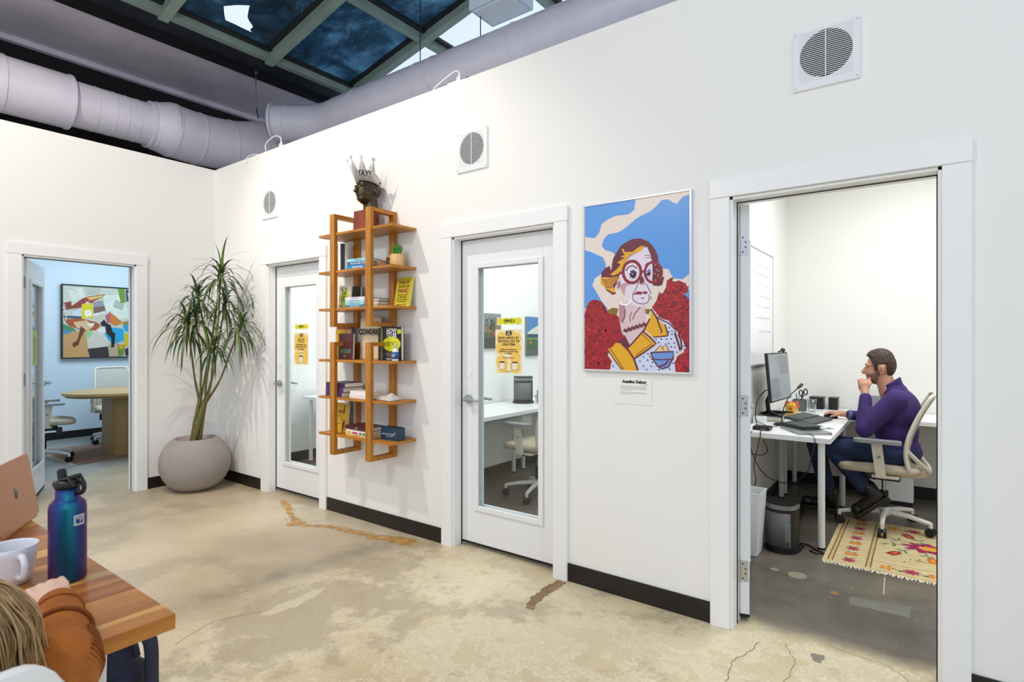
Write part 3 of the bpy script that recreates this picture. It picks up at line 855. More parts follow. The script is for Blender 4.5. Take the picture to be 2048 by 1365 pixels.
def book_up(x, y, z, w, h, d, col, label, rz=0, tilt=0, art=None, group=None, spinecol=None):
    """book standing with its front cover towards local -y; tilt leans the top backwards"""
    t = thing('book', label, 'book', (x, y, z), rz, group)
    t.rotation_euler = (-tilt, 0, rz)
    ROOTM[t.name] = Matrix.Translation((x, y, z)) @ Matrix.Rotation(rz, 4, 'Z') @ Matrix.Rotation(-tilt, 4, 'X')
    k = .0022; m = MB()
    m.box(-w/2, 0, 0, w/2, k, h); m.box(-w/2, d-k, 0, w/2, d, h); m.build('cover', cm(col), t)
    MB().box(-w/2-.0005, 0, 0, -w/2+k, d, h).build('spine', cm(spinecol or col), t)
    MB().box(-w/2+k, k, .003, w/2-.003, d-k, h-.003).build('pages', M_page, t)
    if art: art(t, basis((0, -.0006, 0), (1, 0, 0), (0, 0, 1), (0, -1, 0)), w, h)
    return t
# level 2 (second from top)
z = LV[1]
book_up(2.142, -.118, z, .13, .205, .022, '#e8e2da', 'slim pale book standing on the second shelf, left of the charcoal book', 2.52, 0, group='books on the second shelf')
book_up(2.166, -.074, z, .13, .215, .032, '#3b3d43', 'charcoal grey book standing and leaning on the second shelf', 2.50, 0, group='books on the second shelf')
book_flat(2.465, z, -.130, .215, .14, .026, '#1f8fc4', 'bright blue book at the bottom of the small stack, second shelf', .10, spine_text='ROCKET FUEL', group='books on the second shelf')
book_flat(2.468, z+.026, -.130, .200, .135, .026, '#22649a', 'dark blue book in the middle of the small stack, second shelf', .09, spine_text='THE CULTURE CODE', group='books on the second shelf')
book_flat(2.465, z+.052, -.130, .215, .135, .022, '#9fdce6', 'pale aqua book on top of the small stack, second shelf', .12, spine_text='COMMUNITY', tcol='#2a7f90', group='books on the second shelf')
m = MB(); m.lathe([(0, 0), (.05, 0), (.053, .004), (.053, .05), (.049, .052), (.047, .046), (0, .044)], 32)
single('wooden_bowl', m, mat('pale_wood_bowl', '#a5784f', .5, var=.15, vscale=30), 'small round wooden bowl behind the front post, second shelf', 'bowl', (2.625, -.085, z))
# wooden planter with aloe
t = thing('succulent_pot', 'small spiky succulent in a wooden planter with black letters', 'plant', (2.765, -.090, z))
M_plw = node_mat('pale_pine', wood_nodes('#c69658', '#d8ac70', '#e4c08a', (60, 60, 4)), .5)
m = MB(); m.lathe([(0, 0), (.047, 0), (.049, .003), (.049, .086), (.044, .086), (.042, .07), (0, .068)], 36); m.build('cup', M_plw, t)
MB().box(-.078, -.030, 0, -.022, .030, .080).build('holder_block', M_plw, t, bevel=.002)
lt = MB()
for zz in (.030, .058):
    lt.prism(rrect(-.075, zz-.011, -.042, zz+.011, .004), 0, .0006, M=basis((0, -.0342, 0), (1, 0, 0), (0, 0, 1), (0, -1, 0)))
    for xx in (-.068, -.050): lt.prism(rrect(xx-.003, zz-.003, xx+.003, zz+.003, .001), .0006, .0009, M=basis((0, -.0342, 0), (1, 0, 0), (0, 0, 1), (0, -1, 0)), mi=1)
lt.build('letters', [M_black, M_plw], t)
M_aloe = mat('aloe_green', '#3f8f2d', .4, var=.25, vscale=25)
for i in range(16):
    a = i*2.4; lean = .25+.55*(i/16); ln = .095-.03*(i/16)
    m = MB(); pts = []; 
    d = Vector((math.cos(a)*math.sin(lean), math.sin(a)*math.sin(lean), math.cos(lean)))
    q = [Vector((0, 0, .068))+d*(ln*k/5)+Vector((0, 0, .012*(k/5)**2)) for k in range(6)]
    m.tube(q, [.009, .0105, .009, .0065, .0035, .0006], 6); m.build('leaf', M_aloe, t)
# level 3
z = LV[2]
def art50(t, M, w, h):
    m = MB()
    for i in range(16):
        cx, cy = random.uniform(-w/2+.01, w/2-.01), random.uniform(.01, h-.01)
        for k, r in enumerate((.011, .008, .005)):
            m.flat([(min(max(x, -w/2), w/2), min(max(y, 0), h)) for x, y in arc((cx, cy), r, 0, 2*PI, 13)[:-1]], (1, 2, 3)[(k+i) % 3], M, .00005*(k+1))
    m.prism([(x*1.0, h*.46+(y-h*.46)*1.45) for x, y in arc((.0, h*.46), .046, 0, 2*PI, 29)[:-1]], .0002, .0004, 4, M)
    add_text(m, '50', .034, .0, h*.66, 0, .0006, M, offset=.0006, sx=.8); add_text(m, 'INSPIRING\nIDEAS FOR\nMEETINGS', .013, 0, h*.42, 0, .0006, M, offset=.0003)
    m.build('cover_print', [M_black, cm('#7d8f93'), cm('#c7a06a'), cm('#5a4a3a'), cm('#b9d022')], t)
book_up(2.262, -.155, z, .125, .168, .014, '#cfc9bb', 'swirly patterned book with a lime green oval, third shelf', .06, .08, art50, group='books on the third shelf')
book_up(2.268, -.066, z, .12, .170, .022, '#1c1b1d', 'black book standing behind the lime oval book', .06, .04, group='books on the third shelf')
for i, (c, h, tx) in enumerate((('#3d7fa3', .018, 'HELLO, NEIGHBOR'), ('#9fd6e6', .018, 'COMMON GROUND'), ('#b6e2ea', .018, 'COMMON GROUND'), ('#ece6ee', .020, 'WORKPLACE'))):
    zz = z+sum((.018, .018, .018, .020)[:i])
    book_flat(2.435, zz, -.140, .185, .12, h, c, ('teal book at the bottom of the third shelf stack', 'pale aqua book second from bottom in the third shelf stack', 'pale aqua book third from bottom in the third shelf stack', 'white and plum book topping the third shelf stack')[i], .08+.02*i, spine_text=tx, tcol=('#dff2f8', '#2e7c94', '#2e7c94', '#7b3f7c')[i], group='books on the third shelf')
for i in range(3):
    book_flat(2.525, z+.022*i, -.080, .17, .11, .021, ('#c9c4b8', '#d8d4ca', '#2a2a2c')[i], ('grey book at the bottom of the pile behind the post, third shelf', 'pale book in the middle of the pile behind the post, third shelf', 'black covered book on top of the pile behind the post, third shelf')[i], .05*i, spine='back', group='books on the third shelf')
def artpanic(t, M, w, h):
    m = MB(); m.flat([(-w/2, h*.86), (w/2, h*.86), (w/2, h), (-w/2, h)], 2, M, .0001)
    add_text(m, 'A HEALTHY', .0255, 0, h*.82, 0, .0004, M, offset=.0009, sx=.76); add_text(m, 'STATE OF', .0275, 0, h*.69, 0, .0004, M, offset=.0009, sx=.84)
    add_text(m, 'PAN!C', .041, 0, h*.535, 1, .0004, M, offset=.0012, sx=.84)
    for i, s in enumerate(('Follow Your Fears', 'to Build Wealth,', 'Crush Your Career,', 'and Win at Life')): add_text(m, s, .015, 0, h*(.40-.075*i), 3, .0004, M, offset=.0003, shear=.2, sx=.82)
    add_text(m, 'KRISTINA FLORES', .0125, 0, h*.06, 0, .0004, M, offset=.0003, sx=.9)
    m.build('cover_print', [cm('#7c2418'), cm('#a3204a'), cm('#c2b11f'), cm('#4a3a14')], t)
book_up(2.785, -.075, z, .145, .208, .016, '#e3cf24', 'yellow book titled A HEALTHY STATE OF PANIC leaning at the right end', .06, .20, artpanic, group='books on the third shelf')
# level 4: tote, books and bottle
z = LV[3]
book_up(2.125, -.055, z, .16, .268, .026, '#5a2418', 'dark brown book leaning at the back left, fourth shelf', .0, .0, group='books on the fourth shelf')
book_up(2.150, -.085, z, .15, .245, .022, '#b5411e', 'rust orange book second from the back, fourth shelf', .0, .02, group='books on the fourth shelf', spinecol='#e0761f')
book_up(2.185, -.120, z, .15, .222, .026, '#d0a820', 'yellow spined book third from the back, fourth shelf', .0, .03, group='books on the fourth shelf', spinecol='#dcc21f')
def artmarble(t, M, w, h):
    m = MB(); random.seed(3)
    for i in range(260):
        x, y = random.uniform(-w/2+.003, w/2-.003), random.uniform(.003, h-.003); r = random.uniform(.0012, .003)
        m.flat([(x+r*math.cos(a), y+r*1.3*math.sin(a)) for a in (0, 1.6, 3, 4.4)], random.choice((0, 1, 1, 2)), M, .0001)
    m.flat(rrect(-w*.36, h*.25, w*.36, h*.40, .008), 3, M, .0004); m.flat(rrect(-w*.16, h*.08, w*.06, h*.18, .005), 3, M, .0004)
    add_text(m, 'COMPOSITION', .011, 0, h*.325, 0, .0006, M, offset=.0003)
    m.build('cover_print', [cm('#241512'), cm('#8c4a44'), cm('#1d3324'), cm('#54735a')], t)
book_up(2.290, -.165, z, .165, .190, .020, '#54221f', 'maroon speckled book with green label, front of the fourth shelf', .02, .04, artmarble, group='books on the fourth shelf')
M_canvas = mat('natural_canvas', '#d8c7ab', .9, var=.06, vscale=10, bump=.3, bscale=40)
def tote(u, v_):
    x = (u-.5)*2; wid = (.125-.018*v_+.014*math.sin(v_*3.1)) ; th = .034*math.sqrt(max(0, 1-x*x*.9))*(1-v_*.75)+.002
    return x*wid, th
m = MB()
m.grid(lambda u, v_: (tote(u, v_)[0]+.012*math.sin(v_*5)*.4, -tote(u, v_)[1]+.006*math.sin(u*9+v_*4), v_*(.315-.02*abs(u-.5))), 24, 20)
m.grid(lambda u, v_: (tote(1-u, v_)[0]+.012*math.sin(v_*5)*.4, tote(1-u, v_)[1]*.8, v_*(.315-.02*abs(u-.5))), 24, 20)
t = thing('tote_bag', 'cream canvas tote bag with black COWORK lettering and red heart', 'bag', (2.468, -.066, z))
m.build('bag_body', M_canvas, t, solid=.0015)
lt = MB(); add_text(lt, 'COWORK', .056, .006, .200, 0, M=basis((0, -.0385, 0), (1, 0, 0), (0, 0, 1), (0, -1, 0)), offset=.0028, shear=.25, sx=.82)
lt.build('lettering', M_black, t)
hp = []
for i in range(40):
    a = 2*PI*i/40; hp.append((16*math.sin(a)**3*.0013, (13*math.cos(a)-5*math.cos(2*a)-2*math.cos(3*a)-math.cos(4*a))*.0013))
MB().prism(hp, 0, .001, M=basis((.075, -.026, .262), (1, 0, 0), (0, 0, 1), (0, -1, 0))).build('heart_print', cm('#a81f2c'), t)
def artevery(t, M, w, h):
    m = MB(); cx, cy = 0, h*.49
    st = []
    for i in range(56):
        a = 2*PI*i/56; k = 1.0 if i % 2 else .86
        st.append((cx+k*w*.50*math.cos(a), cy+k*h*.235*math.sin(a)))
    m.flat(st, 1, M, .0002)
    add_text(m, 'HOW', .043, 0, h*.885, 0, .0004, M, offset=.0014, sx=.9); add_text(m, 'TO BE', .040, 0, h*.755, 0, .0004, M, offset=.0014, sx=.9)
    add_text(m, 'EVERYTHING', .040, 0, cy, 2, .0006, M, offset=.0002, sx=.49)
    for i, s in enumerate(('A GUIDE FOR THOSE WHO', "STILL DON'T KNOW WHAT", 'THEY WANT TO BE')): add_text(m, s, .0085, 0, h*(.215-.045*i), 0, .0004, M)
    add_text(m, 'EMILIE WAPNICK', .016, 0, h*.045, 0, .0004, M, offset=.0004, sx=.85)
    m.flat([(w*.30, h*.80), (w*.49, h*.80), (w*.49, h*.93), (w*.30, h*.93)], 1, M, .0002)
    m.build('cover_print', [cm('#f0f0ec'), cm('#dfe022'), M_black], t)
book_up(2.612, -.118, z, .026, .225, .10, '#1f2210', 'black spined book with green lettering beside HOW TO BE EVERYTHING', 0, 0, group='books on the fourth shelf', spinecol='#b9c31e')
book_up(2.728, -.110, z, .190, .232, .026, '#191a1c', 'black book titled HOW TO BE EVERYTHING with yellow burst', .03, 0, artevery, group='books on the fourth shelf', spinecol='#dfe022')
t = thing('pump_bottle', 'small white bottle with blue label standing before the black book', 'bottle', (2.812, -.150, z))
m = MB(); m.lathe([(0, 0), (.0205, 0), (.0215, .003), (.0215, .068), (.018, .078), (.009, .084), (.009, .092), (0, .092)], 28); m.build('bottle_body', M_cord, t)
m = MB(); m.lathe([(.0218, .014), (.0218, .062)], 28); m.build('label', cm('#2a5fa8'), t)
m = MB(); m.lathe([(0, .09), (.0105, .09), (.0105, .112), (.006, .122), (0, .123)], 20); m.build('cap', mat('clear_cap', '#dcd3c8', .2), t)
m = MB(); vs, fs = text('O', .030, .0016); m.add([(.0222*math.sin(p[0]/.0222), -.0222*math.cos(p[0]/.0222), .036+p[1]) for p in vs], fs); m.build('label_mark', M_cord, t)
# level 5
z = LV[4]
for i in range(3):
    book_flat(2.215+.006*i, z+.034*i, -.120, .22, .17, .033, ('#4a2f6b', '#53336f', '#3d2350')[i], ('purple hardback at the bottom of three, fifth shelf', 'purple hardback in the middle of three, fifth shelf', 'purple hardback on top of three, fifth shelf')[i], -.10+.05*i, group='books on the fifth shelf')
book_flat(2.475, z, -.130, .20, .13, .027, '#f0eee8', 'thick white book at the bottom of the pair, fifth shelf', -.06, group='books on the fifth shelf')
book_flat(2.478, z+.027, -.128, .196, .128, .022, '#f4f2ee', 'white book on top of the pair, fifth shelf', -.03, group='books on the fifth shelf')
m = MB()
m.grid(lambda u, v_: ((u-.5)*.19+.012*math.sin(v_*6), (v_-.5)*.15+.01*math.sin(u*5), .003+(.030+.008*math.sin(u*9+v_*5)+.005*math.sin(v_*17-u*4))*max(0, 1-(2*abs(u-.5))**4)*max(0, 1-(2*abs(v_-.5))**4)), 34, 26)
single('folded_cloth', m, mat('pale_linen', '#cfc6bf', .9, bump=.2, bscale=60), 'crumpled pale folded cloth at the right end of the fifth shelf', 'cloth', (2.715, -.12, z), solid=.003)
# level 6
z = LV[5]
def arty(t, M, w, h):
    m = MB(); add_text(m, 'CIRCLE', .026, .0, h*.70, 0, .0003, M, offset=.0008, sx=.8)
    m.stroke(arc((-.02, h*.42), .030, 0, 2*PI, 25), .003, 0, M, .0003)
    for x, y, s in ((.035, h*.80, 1), (.03, h*.22, 1.2), (.045, h*.30, 1)):
        m.flat([(x-.006*s, y-.03*s), (x+.006*s, y-.03*s), (x+.004*s, y+.01*s), (x+.008*s, y+.02*s), (x-.002*s, y+.035*s), (x-.007*s, y+.01*s)], 0, M, .0003)
    m.build('cover_print', [cm('#5a3d08')], t)
book_up(2.205, -.150, z, .145, .215, .020, '#e2b411', 'bright yellow book with dark figures leaning on the bottom shelf', .02, .10, arty, group='books on the bottom shelf')
book_up(2.225, -.062, z, .05, .222, .05, '#8f8b83', 'grey box file standing behind the yellow book, bottom shelf', 0, 0, group='books on the bottom shelf')
book_flat(2.475, z, -.125, .27, .155, .014, '#dfc070', 'patterned yellow book at the bottom of the bottom shelf stack', -.05, group='books on the bottom shelf', spine_text='THE CREATIVE', tcol='#6b4a14')
t = book_flat(2.472, z+.014, -.125, .265, .155, .020, '#f0e6dc', 'white book with pink and green spine, bottom shelf stack', -.05, group='books on the bottom shelf')
for x0, x1, c in ((-.05, .01, '#d2356b'), (.03, .06, '#6b5a8c'), (.07, .11, '#2f8a5a'), (-.115, -.07, '#e0b83a')): MB().box(x0, -.0782, .003, x1, -.0774, .017).build('spine_print', cm(c), t)
book_flat(2.475, z+.034, -.125, .26, .15, .012, '#efe9e2', 'thin cream book third in the bottom shelf stack', -.04, group='books on the bottom shelf')
book_flat(2.472, z+.046, -.125, .268, .158, .026, '#4a1420', 'dark maroon hardback topping the bottom shelf stack', -.06, group='books on the bottom shelf', spine_text='build', tcol='#d9c9a0')
t = thing('small_blue_box', 'small dark blue box with white tick mark, right end of bottom shelf', 'box', (2.765, -.130, z), .05)
MB().box(-.080, -.035, 0, .080, .035, .086).build('carton', cm('#173a52'), t, bevel=.002)
MB().box(-.066, -.028, .086, .066, .028, .089).build('opening', cm('#0d2230'), t)  # dark slab stands in for the shaded inside of the box
lt = MB(); Mx = basis((0, -.0356, 0), (1, 0, 0), (0, 0, 1), (0, -1, 0))
add_text(lt, 'WHAT DO YOU THINK', .011, -.016, .042, M=Mx, offset=.0002, sx=.9); add_text(lt, 'AND FEEL ABOUT', .009, .006, .029, M=Mx, sx=.9)
lt.stroke([(.036, .046), (.042, .038), (.058, .060)], [.002, .005, .003], 0, Mx); lt.build('lettering', cm('#e8eef2'), t)

